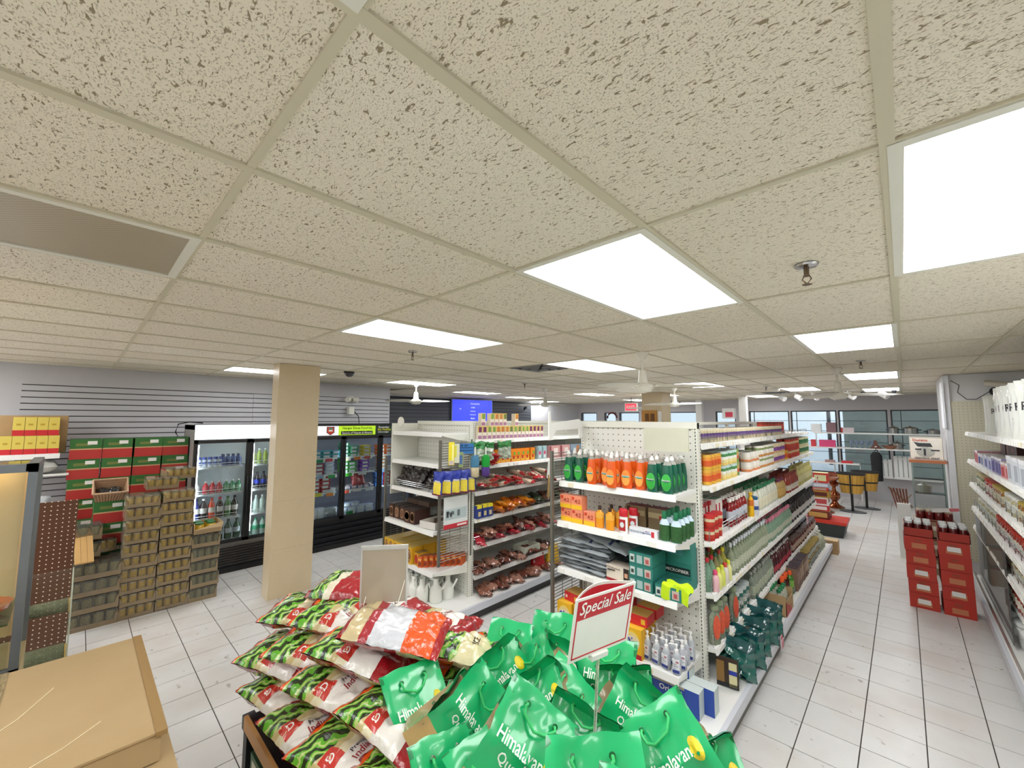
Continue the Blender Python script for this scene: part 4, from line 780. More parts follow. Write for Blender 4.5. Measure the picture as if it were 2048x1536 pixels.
# E shelf
fb = bottle('pickle_bottle', .045, .27, clearm('#aab49c', .6), Q('#8e9a7c'), None, sh=.7, nk=.85, rn=.5, sy=.55); fbm = MB().prism([(.030*math.cos(a*.45), .125+.085*math.sin(a*.45)) for a in range(14)], 'y', -.0270, -.0250)
fb = (fb[0], fb[1], fb[2]+[('label', fbm.mesh('label', Q('#d8583a', var=.35, sc=50)))])
for n_, y in enumerate((3.32, 3.43, 3.54, 3.78)): place(fb, (-1.09, y, zE), 55+4*n_, 'flat clear bottle with tall orange-red label, number %d from the near end' % (n_+1), 'bottle', 'orange labelled bottles')
te = can('teal_can', .042, .19, [Q('#d9ded8'), Q('#2d6b60'), Q('#dfe2da'), Q('#a3aca6'), Q('#2f6f63'), Q('#d4d9d4')], Q('#b6c1c1')); runs(te, 3.92, 4.3, .10, zE, -1.12, 2, .09, 'teal and white banded container, fifth aisle shelf', 'container', 'teal banded containers')
cb3 = bottle('clear_bottle', .034, .23, clearm('#a9b3a3', .6), Q('#b9b9b4'), clearm('#c9d0b8', .8), (.15, .5), .6, .82, .3); runs(cb3, 4.38, 5.15, .08, zE, -1.10, 3, .08, 'clear grey-capped bottle, fifth aisle shelf', 'bottle', 'grey capped clear bottles', lod=4.6)
jr = bottle('juice_bottle', .034, .22, Q('#48141c', rough=.12, coat=.6), Q('#c9c4c0'), Q('#b03a48'), (.1, .35), .6, .82, .34); runs(jr, 5.22, 6.1, .08, zE, -1.10, 3, .08, 'dark red juice bottle, fifth aisle shelf', 'bottle', 'dark juice bottles')
jl = jar('jam_jar', .038, .15, Q('#5c2018', rough=.12, coat=.6), Q('#6d5048', rough=.3, metal=.5), Q('#b9a090')); runs(jl, 6.2, 7.95, .084, zE, -1.10, 3, .084, 'brown-lidded dark jam jar, fifth aisle shelf', 'jar', 'brown lidded jars', levels=1)
# deck
tb = [pouch('wrapped_pack', .28, .27, .15, [Q('#1f6a60', rough=.1, coat=.8, var=.5, sc=9), Q('#14484a', rough=.1, coat=.8, var=.4)], lambda u, v, s: 1 if v > .80 else 0, seed=20+k, nx=14, ny=18, crumple=.022) for k in range(2)]
for k in range(5): place(tb[k % 2], (-1.01+.01*(k % 2), 3.42+.225*k, .166+.137), 0, 'teal plastic-wrapped upright pack on the aisle deck, number %d from the near end' % (k+1), 'plastic pack', 'teal wrapped packs', rot=(R(90), 0, R(174+rnd.uniform(-8, 8))), scale=(1, 1, .9))
tag(link('label_card', MB().box(-.07, .07, -.003, 0, 0, .2).box(-.07, -.02, -.005, -.003, .03, .17, 1).box(.01, .06, -.005, -.003, .01, .17, 2).box(.01, .06, -.0055, -.005, .09, .12, 3).box(-.07, .07, -.005, -.003, 0, .03, 4).mesh('c', [Q('#3a2a1c'), Q('#8d6a34'), Q('#d9d2a0'), Q('#2a3a9a'), BLACK]), None, (-1.0, 3.275, .175), 8), 'printed card on the nearest teal wrapped pack', 'label card')
bx = MB().box(-.10, .10, -.16, .16, 0, .005).box(-.10, -.095, -.16, .16, 0, .19).box(.095, .10, -.16, .16, 0, .14).box(-.10, .10, -.16, -.155, 0, .19).box(-.10, .10, .155, .16, 0, .19)
t = tag(link('open_carton', bx.mesh('open_carton', CARD), None, (-1.01, 4.95, zF+.001)), 'open cardboard box holding green-capped bottles on the aisle deck', 'box'); part('red_print', MB().prism([(-.155, .0), (.10, .0), (.05, .04), (-.155, .13)], 'x', .1, .1015).box(.1, .1015, -.1, .1, .05, .06), Q('#b5342a'), t)
gcb = bottle('squash_bottle', .034, .225, clearm('#d6d8c6', .7), Q('#1f7d4a'), Q('#cfd3c4'), (.3, .6), .6, .84, .45, caph=.03)
for i in range(2):
    for k in range(4): place(gcb, (-1.05+.072*i, 4.84+.072*k, zF+.006), 90, 'clear bottle with bright green cap in the open carton, %s side, %s' % (('inner', 'aisle')[i], RW[k]), 'bottle', 'green capped bottles in the carton')
oc = bottle('orange_cap_bottle', .034, .235, Q('#3b1a12', rough=.12, coat=.6), Q('#ee5a20'), Q('#b9b2a4'), (.05, .25), .6, .8, .4, caph=.05); runs(oc, 5.18, 5.45, .08, zF, -1.02, 3, .08, 'orange-capped dark bottle on the aisle deck', 'bottle', 'orange capped bottles', lod=6)
place(bottle('green_bottle', .038, .235, Q('#3f7f2c', rough=.15, coat=.5), Q('#ee5a20'), Q('#7fb04c'), (.3, .6), .65, .85, .4, caph=.05), (-1.0, 5.50, zF), 90, 'bright green bottle with orange cap on the aisle deck', 'bottle')
bp_ = carton('brown_pack', .06, .16, .235, Q('#8b6e5a'), [(.0, .3, 0, 1, Q('#5b2a2a')), (.3, 1, .3, .8, Q('#b99f86'))], top=Q('#2f2a3c')); runs(bp_, 5.62, 6.35, .075, zF, -1.03, 2, .17, 'narrow brown upright pack on the aisle deck', 'pack', 'brown upright packs')
jb = jar('pickle_jar', .042, .115, Q('#8b7d5c', rough=.15, coat=.5, var=.5, sc=60), Q('#c9b25c', metal=.6, rough=.3), Q('#b8c0b4')); runs(jb, 6.45, 7.35, .09, zF, -1.0, 3, .09, 'gold-lidded pickle jar on the aisle deck', 'jar', 'gold lidded jars', levels=2, dz=.116)
jg = bottle('water_jug', .07, .24, clearm('#dfe3c8', .6), Q('#e8eae2'), None, sh=.6, nk=.82, rn=.25, caph=.02); runs(jg, 7.48, 7.85, .15, zF, -1.02, 2, .15, 'large pale plastic jug on the aisle deck', 'jug', 'pale jugs')
place(carton('brown_carton', .2, .2, .2, CARD, top=CARD2), (-.93, 8.22, .0), 0, 'small brown carton on the floor at the far end of the right shelving', 'box')
pt = carton('price_sign', .10, .006, .12, Q('#f1e6e6'), [(0, 1, .7, 1, Q('#c9304a')), (.1, .9, .1, .6, Q('#d98a9a'))]); 
for n_, (x, y, z_) in enumerate(((-.872, 4.35, .13), (-1.03, 7.0, .70), (-1.02, 8.0, 1.12))): place(pt, (x, y, z_-.06), 90, 'small red and white price sign clipped to the %s' % ('lowest aisle rail, near the teal packs', 'rail below the black bottles', 'far end of the third shelf')[n_], 'price sign')
# far end-cap goods of the right gondola
# ================================================================ LEFT GONDOLA: END CAP
z = .907
bc = carton('chocolate_box', .10, .20, .155, Q('#4a2c22'), [(-1, -1, .12, .82, Q('#b08a62')), (-1, -1, .2, .74, Q('#6b3f2c')), (0, 1, .88, 1, Q('#33211c'))], top=Q('#3b322f'), side=Q('#3f251e'))
for n_, x in enumerate((-4.42, -4.305, -4.19, -4.06, -3.95)): place(bc, (x, 2.70-(.02 if n_ > 2 else 0), z), rnd.uniform(-2, 2), 'dark brown box with an oval picture on the left end cap, %s in the row' % ('leftmost', 'second', 'third', 'fourth', 'fifth')[n_], 'box', 'dark brown boxes')
for n_, x in enumerate((-4.25, -4.02, -3.85)): place(carton('flat_brown_box', .22, .2, .05, Q('#5a463a'), (), top=Q('#4a403c')), (x, 2.87, z+.10*0+.157 if n_ < 2 else z), 0, 'flat dark box at the back above the brown boxes, %s one' % ('left', 'middle', 'right')[n_], 'box')
tag(link('open_tray', MB().box(-.11, .11, -.16, .16, 0, .004).box(-.11, -.106, -.16, .16, 0, .075).box(.106, .11, -.16, .16, 0, .075).box(-.11, .11, -.16, -.156, 0, .075).box(-.11, .11, .156, .16, 0, .075).box(-.105, .105, -.155, .155, .004, .006, 1).mesh('open_tray', [Q('#d9d5ce', rough=.7), CARD]), None, (-3.69, 2.73, z+.001), 12), 'open white-sided cardboard tray at the right of the brown boxes', 'box')
z = .502
yb = carton('yellow_box', .092, .15, .175, Q('#dfae22'), [(-1, -1, .1, .88, Q('#8a5a2a')), (-1, -1, .18, .8, Q('#c89a62')), (-1, -1, .26, .70, Q('#6d4424'))], top=Q('#b39a52'), side=Q('#d9a520'))
for n_, x in enumerate((-4.44, -4.345, -4.235, -4.14, -4.03, -3.935)):
    for k in range(3): place(yb, (x, 2.635-.03*(n_ // 2)*0+.155*k-.01*(n_//2), z), 0, ('yellow box with brown oval, front row of the left end cap, pair %d' if k == 0 else 'yellow box with brown oval behind the front row, pair %d') % (n_//2+1), 'box', 'yellow boxes pair %d row %d' % (n_//2+1, min(k, 1)))
place(carton('yellow_box', .08, .13, .13, Q('#d9a520'), [(-1, -1, .1, .88, Q('#b5322a'))], top=Q('#8a6a3a')), (-3.83, 2.63, z), -4, 'single small yellow box with red oval at the front corner', 'box')
sb = carton('slim_box', .045, .10, .115, Q('#d2622c'), [(.1, .9, .15, .5, Q('#8e3b24')), (.1, .9, .6, .8, Q('#e3a84c'))], top=Q('#8a5436'))
for k in range(8): place(sb, (-3.77+.034*k, 2.60+.048*k, z), 22, 'slim orange-red box in the slanting row, %s from the front' % OWD[k+1], 'box', 'slim orange boxes')
z = 1.267
ht = [pouch('herb_bag', .17, .24, .09, [Q('#2b2422', rough=.3, var=.7, sc=60, coat=.6), Q('#8b8580', rough=.2, coat=.6)], lambda u, v, s: 1 if v > .86 else 0, seed=40+k, crumple=.02) for k in range(3)]
for k in range(8): place(ht[k % 3], (-4.36+.115*(k % 7), 2.78+.07*(k // 4), z+.10), 0, 'shiny bag of dark dried herbs slumped behind the wire fence, bag %d from the left' % (k+1), 'bag', 'dark herb bags', rot=(R(60+rnd.uniform(-14, 14)), 0, R(rnd.uniform(-25, 25))))
# water jugs on deck
z = .151
JW = Q('#eceee6', rough=.3)
def jugproto():
    b = MB().lathe([(0, 0), (.062, 0), (.068, .01), (.066, .12), (.060, .135), (.030, .165), (.026, .20), (.032, .235)], 16, 0)
    sp_ = MB().tube([(.055, 0, .11), (.095, 0, .16), (.125, 0, .215)], .011, 8)
    hd = MB().tube([(-.028, 0, .215), (-.065, 0, .22), (-.078, 0, .18), (-.062, 0, .13)], .009, 7)
    return proto('water_jug', b, [JW], [('spout', sp_, [JW], 60), ('handle', hd, [JW], 60)], 40)
jp = jugproto()
for n_, (x, y, a) in enumerate(((-4.02, 2.60, 20), (-3.88, 2.58, 160), (-3.76, 2.60, -10), (-3.66, 2.70, 40), (-3.92, 2.72, 190), (-3.78, 2.76, 60), (-3.64, 2.84, 10), (-4.06, 2.76, 100))): place(jp, (x, y, z), a, 'white plastic watering jug on the left end-cap deck, %s' % ('front row, leftmost', 'front row, second', 'front row, third', 'front row, rightmost', 'second row, left', 'second row, middle', 'back corner by the post', 'back left')[n_], 'jug', 'white plastic jugs')
wp_ = carton('tissue_pack', .11, .12, .26, Q('#e6e9ec', rough=.3), [(.7, .95, .05, .35, Q('#3a62a8')), (.2, .5, .4, .5, Q('#c9a4ae'))])
for n_, (x, y) in enumerate(((-4.40, 2.62), (-4.27, 2.60), (-4.15, 2.64), (-4.33, 2.78), (-4.20, 2.80))): place(wp_, (x, y, z), rnd.uniform(-8, 8), 'white wrapped pack with blue corner left of the jugs, number %d' % (n_+1), 'pack', 'white wrapped packs')
wv = Q('#cfcfc4', rough=.6, var=.2, sc=30)
for n_, x in enumerate((-4.3, -4.08, -3.86)): place(pouch('white_sack', .24, .2, .10, [wv], None, seed=50+n_), (x, 2.90, z+.18), 0, 'greyish white sack at the back of the left end-cap deck, %s' % ('left', 'middle', 'right')[n_], 'sack', rot=(R(75), 0, 0))
# hanging goods on the grid panel, facing -Y on hooks
fp = pouch('snack_bag', .115, .24, .03, [Q('#2a3a9a', rough=.3), Q('#f3d64c', rough=.3, var=.25, sc=40), Q('#7a2440'), Q('#c9ccd6')], lambda u, v, s: 2 if v < .07 else (3 if .55 < v < .66 and .2 < u < .8 else (1 if v < .58 and abs(u-.5) < .42 else 0)), seed=60, crumple=.004)
for n_, (x, y) in enumerate(((-3.47, 2.57), (-3.45, 2.66), (-3.43, 2.75), (-3.43, 2.86), (-3.43, 2.96))): place(fp, (x, y, 1.395), 0, 'hanging blue snack bag with yellow sticks picture, %s' % ('leftmost and edge-on', 'second from left', 'third from left', 'fourth from left', 'rightmost')[n_], 'snack bag', 'hanging blue and yellow bags', rot=(R(90), R(rnd.uniform(-5, 5)), R(62+rnd.uniform(-14, 14) if n_ else 20)))
place(carton('brush_pack', .06, .012, .24, Q('#e9d92c'), [(.1, .9, .02, .2, Q('#c9b8b4')), (.6, .9, .2, .9, Q('#f4ef9c'))]), (-3.46, 2.72, 1.57), 60, 'bright yellow hanging brush pack', 'pack')
place(carton('brush_pack', .06, .012, .20, Q('#d7d8c4'), [(.1, .5, .3, .9, Q('#e3de4c'))]), (-3.46, 2.79, 1.59), 60, 'pale yellow hanging pack beside the bright yellow one', 'pack')
place(carton('peg_card', .17, .02, .11, Q('#2f6fae'), [(.05, .95, .55, .62, Q('#15365c')), (.05, .95, .28, .35, Q('#15365c')), (.1, .3, .7, .9, Q('#1d4a7a')), (.4, .6, .7, .9, Q('#1d4a7a'))]), (-3.44, 2.90, 1.68), 60, 'blue hanging peg card beside the yellow brush pack', 'card')
place(carton('peg_card', .05, .015, .16, Q('#8fa06a'), [(.2, .8, .2, .8, Q('#4a6aa0'))]), (-3.45, 2.84, 1.54), 60, 'small green hanging card under the blue peg card', 'card')
def brush(c1_, c2_, nm, lb, x, y, z_):
    t = thing('bottle_brush', lb, 'brush', (x, y, z_)); part('bristles', MB().lathe([(0, .10), (.042, .105), (.048, .14), (.046, .20), (.03, .23), (0, .235)], 14, 0), [Q(c1_, rough=.95, bump=1., sc=40)], t, 60); part('lower_bristles', MB().lathe([(.030, 0), (.045, .01), (.046, .10), (.04, .105)], 14, 0), [Q(c2_, rough=.95, bump=1., sc=40)], t, 60); part('brush_handle', MB().tube([(0, 0, .23), (0, 0, .32)], .008), WHITE, t)
brush('#20a53c', '#5b3f8c', 'g', 'round hanging brush, green above and purple below', -3.34, 3.10, 1.43); brush('#4f86a8', '#d9c9a4', 'b', 'round hanging brush, blue above and cream below', -3.38, 2.98, 1.43)
t = place(carton('leaflet', .32, .004, .32, Q('#dfe4e2'), [(0, 1, 0, .14, Q('#c9303c')), (.05, .95, .28, .62, Q('#b9c8c8')), (.1, .2, .36, .56, Q('#4b5358')), (.25, .33, .36, .5, Q('#4b5358')), (.55, .66, .36, .56, Q('#6b7378')), (.55, .95, .04, .10, Q('#f0dcd9'))], texts=[('FUR', .3, .28, .48, BLACK)]), (-3.470, 2.80, .92), 90, 'white leaflet with red footer taped to the grid panel', 'leaflet')
for n_, (x, y) in enumerate(((-3.42, 3.05), (-3.40, 3.17), (-3.40, 3.45))): place(pouch('produce_bag', .16, .2, .05, [Q('#b9c6b4', rough=.2, coat=.6), Q('#3f8a4a', rough=.3)], lambda u, v, s: 1 if v > .62 else 0, seed=70+n_, crumple=.02), (x, y, 1.70), 0, 'hanging clear bag with green header above the snack bags, %s' % ('left', 'middle', 'right')[n_], 'bag', rot=(R(90), 0, R(50)))
# ================================================================ LEFT GONDOLA: AISLE SIDE
z = H1[0]+.001; y = 3.13
jc = [carton('juice_carton', .062, .06, .15, Q('#eee3d2'), [(0, 1, .55, 1, Q('#eacb62')), (.2, .9, .55, .95, Q(c_)), (.1, .9, .05, .3, Q('#b07a9c'))], top=Q('#d8c37a')) for c_ in ('#6f2f5c', '#7fa24a', '#c87a3a', '#6a7a3f')]
sq = [0, 0, 1, 1, 2, 2, 2, 3, 1, 3, 1, 1, 0, 0, 0, 0]
for n_, c_ in enumerate(sq):
    nm_ = ('purple', 'green-leaf', 'orange', 'olive')[c_]
    for k in range(2): place(jc[c_] if k == 0 else flat(jc[c_]), (-3.50-.07*k, 3.13+.073*n_, z), 90+rnd.uniform(-5, 5), ('small drink carton with %s picture, %s' % (nm_, ('%s from the left in the top shelf row' % OWD[n_+1]) if k == 0 else 'behind the front row')), 'drink carton', 'drink cartons, '+nm_)
for n_, (y, c_) in enumerate(((3.22, 1), (3.36, 1), (3.43, 2), (3.50, 2), (3.57, 3), (3.78, 2))): place(jc[c_], (-3.54, y, z+.151), 90+rnd.uniform(-6, 6), 'drink carton standing on top of the carton row, %s from the left' % ('first', 'second', 'third', 'fourth', 'fifth', 'last')[n_], 'drink carton', 'stacked drink cartons')
z = H1[1]+.001
oj = carton('orange_box', .085, .05, .155, Q('#f08a1a'), [(.5, .85, .5, .75, Q('#6fae3a')), (.15, .9, .05, .35, Q('#f5c24a')), (.3, .7, .2, .45, Q('#c8361e'))], top=Q('#c96a1a')); runs(oj, 3.42, 4.10, .088, z, -3.50, 2, .06, 'bright orange box, second shelf, left unit', 'box', 'orange boxes', lod=9)
rbg = [pouch('noodle_bag', .15, .26, .05, [Q('#d9c9b4', rough=.2, coat=.7, var=.2, sc=30), Q('#b5252e', rough=.2, coat=.6)], (lambda a: (lambda u, v, s: 1 if (v < .14 or v > .86 or (a and .35 < u < .6)) else 0))(k % 2), seed=80+k, crumple=.008) for k in range(3)]
for k in range(4): place(rbg[k % 3], (-3.50+.02*k, 3.25, z+.03*k), 0, 'red and white bag stacked left of the orange boxes, number %d from below' % (k+1), 'bag', 'red and white bags, upper shelf', rot=(0, R(8), R(80+rnd.uniform(-14, 14))))
bpk = carton('bird_box', .085, .05, .17, Q('#a9c6c9'), [(.25, .75, .3, .6, Q('#d85a7c')), (.3, .7, .1, .35, Q('#eef0f0')), (.1, .2, .6, .9, Q('#5f8f9c'))]); 
for n_, y in enumerate((4.18, 4.28)): place(bpk, (-3.49, y, z), 90, 'pale blue box with pink mark right of the orange boxes, %s' % ('left', 'right')[n_], 'box')
pnk = carton('pink_box', .22, .08, .16, Q('#d8a09c'), [(0, .15, 0, 1, Q('#8d3f4c')), (.4, .8, .2, .8, Q('#efe0d8'))]); 
for n_, y in enumerate((4.48, 4.72, 4.96, 5.2)): place(pnk if n_ < 2 else carton('pink_box', .22, .08, .16, Q('#8fa2b4'), [(.3, .6, .1, .7, Q('#e4e4e6')), (.65, .95, .2, .9, Q('#c9824a'))]), (-3.49, y, z), 90, ('left pink biscuit box', 'right pink biscuit box', 'left blue-grey food box', 'right blue-grey food box')[n_]+' at the far part of the second shelf', 'box')
z = H1[2]+.001
for k in range(17): place(rbg[k % 3], (-3.53+.05*(k % 3 == 1), 3.16+.073*k+rnd.uniform(-.02, .02), z+.02+.05*(k % 2)+.04*(k % 3 == 0)), 0, 'red striped clear bag, third shelf of the left unit, %s from near end' % OWD[k+1], 'bag', 'red striped bags on the third shelf', rot=(R(rnd.uniform(-14, 20)), R(rnd.uniform(0, 30)), R(90+rnd.uniform(-30, 30))))
z = H1[3]+.001
bn = carton('blue_packet', .075, .05, .14, Q('#2c3f86'), [(0, 1, .75, 1, Q('#e8d430')), (.25, .75, .15, .5, Q('#c9b98a'))], top=Q('#e8dc3c')); runs(bn, 3.11, 3.36, .085, z, -3.47, 1, .05, 'blue and yellow packet, fourth shelf, left unit', 'packet', 'blue and yellow packets', lod=9)
ogb = [pouch('spice_bag', .15, .24, .06, [Q(c_, rough=.2, coat=.6, var=.3, sc=30)], None, seed=90+k, crumple=.012) for k, c_ in enumerate(('#c9701a', '#d98a22', '#a64a18'))]
for k in range(9): place(ogb[k % 3], (-3.52, 3.42+.07*k, z+.03+.035*(k % 2)), 0, 'orange-brown spice bag, fourth shelf of the left unit, %s from near end' % OWD[k+1], 'bag', 'orange spice bags', rot=(R(rnd.uniform(-10, 15)), R(rnd.uniform(5, 25)), R(90+rnd.uniform(-30, 30))))
bwb = [pouch('nut_bag', .15, .22, .05, [Q(c_, rough=.18, coat=.8, var=.4, sc=40)], None, seed=95+k, crumple=.014) for k, c_ in enumerate(('#6b3a2c', '#8c5a48', '#a87a68', '#55302a', '#3c4a34'))]
for k in range(8): place(bwb[(4, 4, 1, 0)[k % 4]], (-3.54, 4.1+.09*k, z+.03+.03*(k % 2)), 0, 'dark clear bag, fourth shelf of the left unit, %s after the orange bags' % OWD[k+1], 'bag', 'dark bags, fourth shelf', rot=(R(rnd.uniform(-10, 15)), R(rnd.uniform(5, 25)), R(90+rnd.uniform(-30, 30))))
z = H1[4]+.001
rdb = pouch('date_pack', .13, .22, .05, [Q('#b02a38', rough=.2, coat=.7, var=.3, sc=30)], None, seed=101, crumple=.01)
for k in range(16): place(rdb if k % 3 == 0 else bwb[k % 4], (-3.52+.04*(k % 3 == 0), 3.14+.085*k, z+.02+.03*(k % 3)), 0, ('crimson packet' if k % 3 == 0 else 'brown clear bag')+', fifth shelf of the left unit, %s from near end' % OWD[k+1], 'bag', 'crimson packets, fifth shelf' if k % 3 == 0 else 'brown bags, fifth shelf', rot=(R(rnd.uniform(-10, 15)), R(rnd.uniform(5, 30)), R(90+rnd.uniform(-30, 30))))
z = H1[5]+.001
for k in range(12): place(bwb[k % 4], (-3.50-.05*(k % 2), 3.12+.11*k, z+.01+.02*(k % 3)), 0, 'flat brown bag, sixth shelf of the left unit, %s from near end' % OWD[k+1], 'bag', 'brown bags, sixth shelf', rot=(0, R(rnd.uniform(0, 14)), R(90+rnd.uniform(-30, 30))))
tag(link('plastic_tub', MB().box(-.13, .13, -.08, .08, 0, .004).prism([(-.08, 0), (-.10, .08), (-.095, .08), (-.076, .004)], 'x', -.13, .13).prism([(.08, 0), (.10, .08), (.095, .08), (.076, .004)], 'x', -.13, .13).box(-.14, -.13, -.10, .10, .0, .08).box(.13, .14, -.10, .10, 0, .08).mesh('tub', Q('#d5dccb', rough=.3)), None, (-3.52, 3.98, z+.055), 90), 'clear white plastic tub on the sixth shelf of the left unit', 'tub')
z = .151
for k in range(12): place(bwb[(1, 2, 0)[k % 3]], (-3.42-.06*(k % 2), 3.16+.13*k, z+.01), 0, 'flat brown-pink bag, deck of the left unit, %s from near end' % OWD[k+1], 'bag', 'brown bags on the deck', rot=(0, R(rnd.uniform(0, 10)), R(90+rnd.uniform(-30, 30))))
place(pouch('red_bag', .2, .26, .10, [Q('#b3202a', rough=.2, coat=.5)], None, seed=110), (-3.55, 4.20, z+.12), 0, 'bright red bag at the far end of the lower left shelves', 'bag', rot=(R(70), 0, R(60))); place(pouch('yellow_bag', .2, .26, .10, [Q('#c9a02a', rough=.2, coat=.5, var=.3)], None, seed=111), (-3.48, 4.42, z+.12), 0, 'yellow bag beside the red bag on the lower left shelves', 'bag', rot=(R(70), 0, R(60)))
# wooden brush bundle
t = thing('skewer_bundle', 'hanging bundle of wooden sticks in white wrap near the middle grid panel', 'stick bundle', (-3.36, 4.26, 1.32))
for k in range(9): part('stick', MB().tube([(.02*math.cos(k*2.1), -.06+.015*k, -.27+.01*(k % 3)), (.012*math.cos(k*1.3), -.045+.012*k, .02)], .010, 6), Q('#b89a68', var=.2), t)
part('white_wrap', MB().prism([(-.07, -.02), (.07, -.02), (.09, .20), (.02, .22), (-.03, .20)], 'x', -.006, .004), Q('#e7e8e4', rough=.3), t)
# ================================================================ RIGHT RUN (faces -X)
def runl(pr, ya, yb, step, z, rows, lab, cat, grp, xf=.64, dx=.09, levels=1, dz=0, lod=0): runs(pr, ya, yb, step, z, xf, rows, dx, lab, cat, grp, rz=-90, sgn=1, lod=lod, levels=levels, dz=dz)
z = H3[0]+.001
rbn = MB(); 
def rice_up(seed):
    p = pouch('ruby_rice_bag', .30, .42, .11, [Q('#eceee8', rough=.25, coat=.5), Q('#1f7a4a')], None, seed=seed, crumple=.004, texts=[('Ruby', .55, .5, .55, 0, Q('#2a2430'))])
    q = MB().prism([(-.05, -.06), (.0, -.125), (.055, -.075), (.03, -.015), (-.03, -.01)], 'z', .1185, .1205).prism([(-.045, .17), (.045, .17), (.02, .09), (-.02, .09)], 'z', .113, .118)
    p[2].append(('green_print', q.mesh('green_print', Q('#1f7a4a')))); return p
ru = [rice_up(120+k) for k in range(2)]
for n_, y in enumerate((6.95, 6.72, 6.10, 5.55, 5.43, 5.25, 5.1, 4.9, 4.72, 4.5, 4.3)): place(ru[n_ % 2], (.72+(.04 if n_ < 3 else 0), y, z+.21), 0, 'white rice bag with green marks on the top right shelf, number %d from the far end' % (n_+1), 'rice bag', 'white rice bags on the top shelf', rot=(R(90), 0, R(-90+(rnd.uniform(30, 50) if n_ > 2 else 75))), scale=(.62, .95, .9) if n_ < 3 else (.9, 1, .9))
z = H3[1]+.001
for n_, (ya, yb_, h_, cols) in enumerate(((7.0, 7.35, .14, ('#c98a96', '#b04a5c')), (6.5, 6.95, .12, ('#dfe2ea', '#3a3f8a')), (6.0, 6.45, .13, ('#cfd4e6', '#4b3fa0')), (5.55, 5.95, .15, ('#9a90b4', '#4a4490')), (5.2, 5.5, .13, ('#d9a4a0', '#b5303a')), (4.4, 5.15, .20, ('#d7dbe0', '#a8aeb8')))):
    p_ = carton('tea_box', .085, .10, h_, Q(cols[0]), [(.2, .9, .1, .7, Q(cols[1])), (0, 1, .85, 1, Q('#e9e9ee'))], top=Q('#b9b4ac')); runl(p_, ya, yb_, .09, z, 2, ('pink', 'white and navy', 'violet', 'purple', 'red and white', 'pale grey')[n_]+' packet, second right-hand shelf', 'packet', 'right shelf packets %s' % ('far', 'navy', 'violet', 'purple', 'red', 'grey')[n_], lod=9)
for n_, (y, zz) in enumerate(((6.75, .13), (6.4, .13), (6.15, .14), (5.5, .0))): place(carton('brown_tea_box', .28, .10, .15, Q('#4a2b24'), [(.1, .5, .2, .8, Q('#7d3f33'))], top=Q('#3b2a26')), (.80, y, z+(zz if n_ < 3 else .0)), -90, 'dark brown box behind the packets on the right, number %d from the far end' % (n_+1), 'box')
jr1 = [jar('pickle_jar', .043, .15, Q(c_, rough=.15, coat=.6, var=.5, sc=50), Q(l_, rough=.3), Q(b_, var=.2)) for c_, l_, b_ in (('#5f6a34', '#c9b88a', '#d8d8c0'), ('#8a5a1c', '#b8a04a', '#cfc9a8'), ('#8f2a1a', '#c23a2a', '#d9cfc0'), ('#a8a07a', '#e1e1da', '#d9dcd0'))]
for n_, (zz, seq) in enumerate(((H3[2], (0, 2, 1, 3, 1, 0)), (H3[3], (3, 3, 2, 2, 2, 1)), (H3[4], (2, 2, 2, 1, 1, 2)), (H3[5], (2, 2, 2, 2, 1, 2)))):
    y0_ = 7.45
    for m_, c_ in enumerate(seq): runl(jr1[c_], y0_-.6*(m_+1)+.05, y0_-.6*m_, .095, zz+.001, 2, '%s jar, %s right shelf, section %d' % (('green', 'amber', 'red', 'pale')[c_], ('third', 'fourth', 'fifth', 'lowest')[n_], m_+1), 'jar', 'jars, %s right shelf, section %d' % (('third', 'fourth', 'fifth', 'lowest')[n_], m_+1))
tub = MB().lathe([(0, 0), (.11, 0), (.135, .20), (.135, .205)], 18, 0); tubp = proto('white_tub', tub, [Q('#e6e8e6', rough=.3)], [('lid', MB().lathe([(.143, .20), (.145, .225), (.12, .228), (0, .222)], 18, 0), [Q('#eff1f0', rough=.3)], 40), ('handle', MB().tube([(-.14*math.cos(a*.3), -.146*math.sin(a*.3)*.9, .18-.06*math.sin(a*.3)) for a in range(11)], .004, 5), [WHITE], 60)], 40)
for k in range(5): place(tubp, (.72, 6.15-.31*k, .161), 10*k, 'white lidded tub on the lowest right-hand deck, number %d from the far end' % (k+1), 'tub', 'white lidded tubs')
place(proto('red_bucket', MB().lathe([(0, 0), (.12, 0), (.15, .24)], 18, 0), [Q('#b9444a', rough=.3)], [('lid', MB().lathe([(.15, .24), (.155, .27), (0, .27)], 18, 0), [WHITE], 40)], 40), (.74, 4.52, .161), 0, 'red-sided bucket with white lid on the right-hand deck at the frame edge', 'bucket')
for k in range(3): place(pouch('dark_sack', .3, .3, .16, [Q('#2b352c', rough=.3, var=.5, sc=20)], None, seed=130+k), (.80, 7.35-.36*k, .30), 0, 'dark green bag on the right-hand deck behind the red cartons, number %d from the far end' % (k+1), 'bag', 'dark green bags', rot=(R(80), 0, R(-90)))
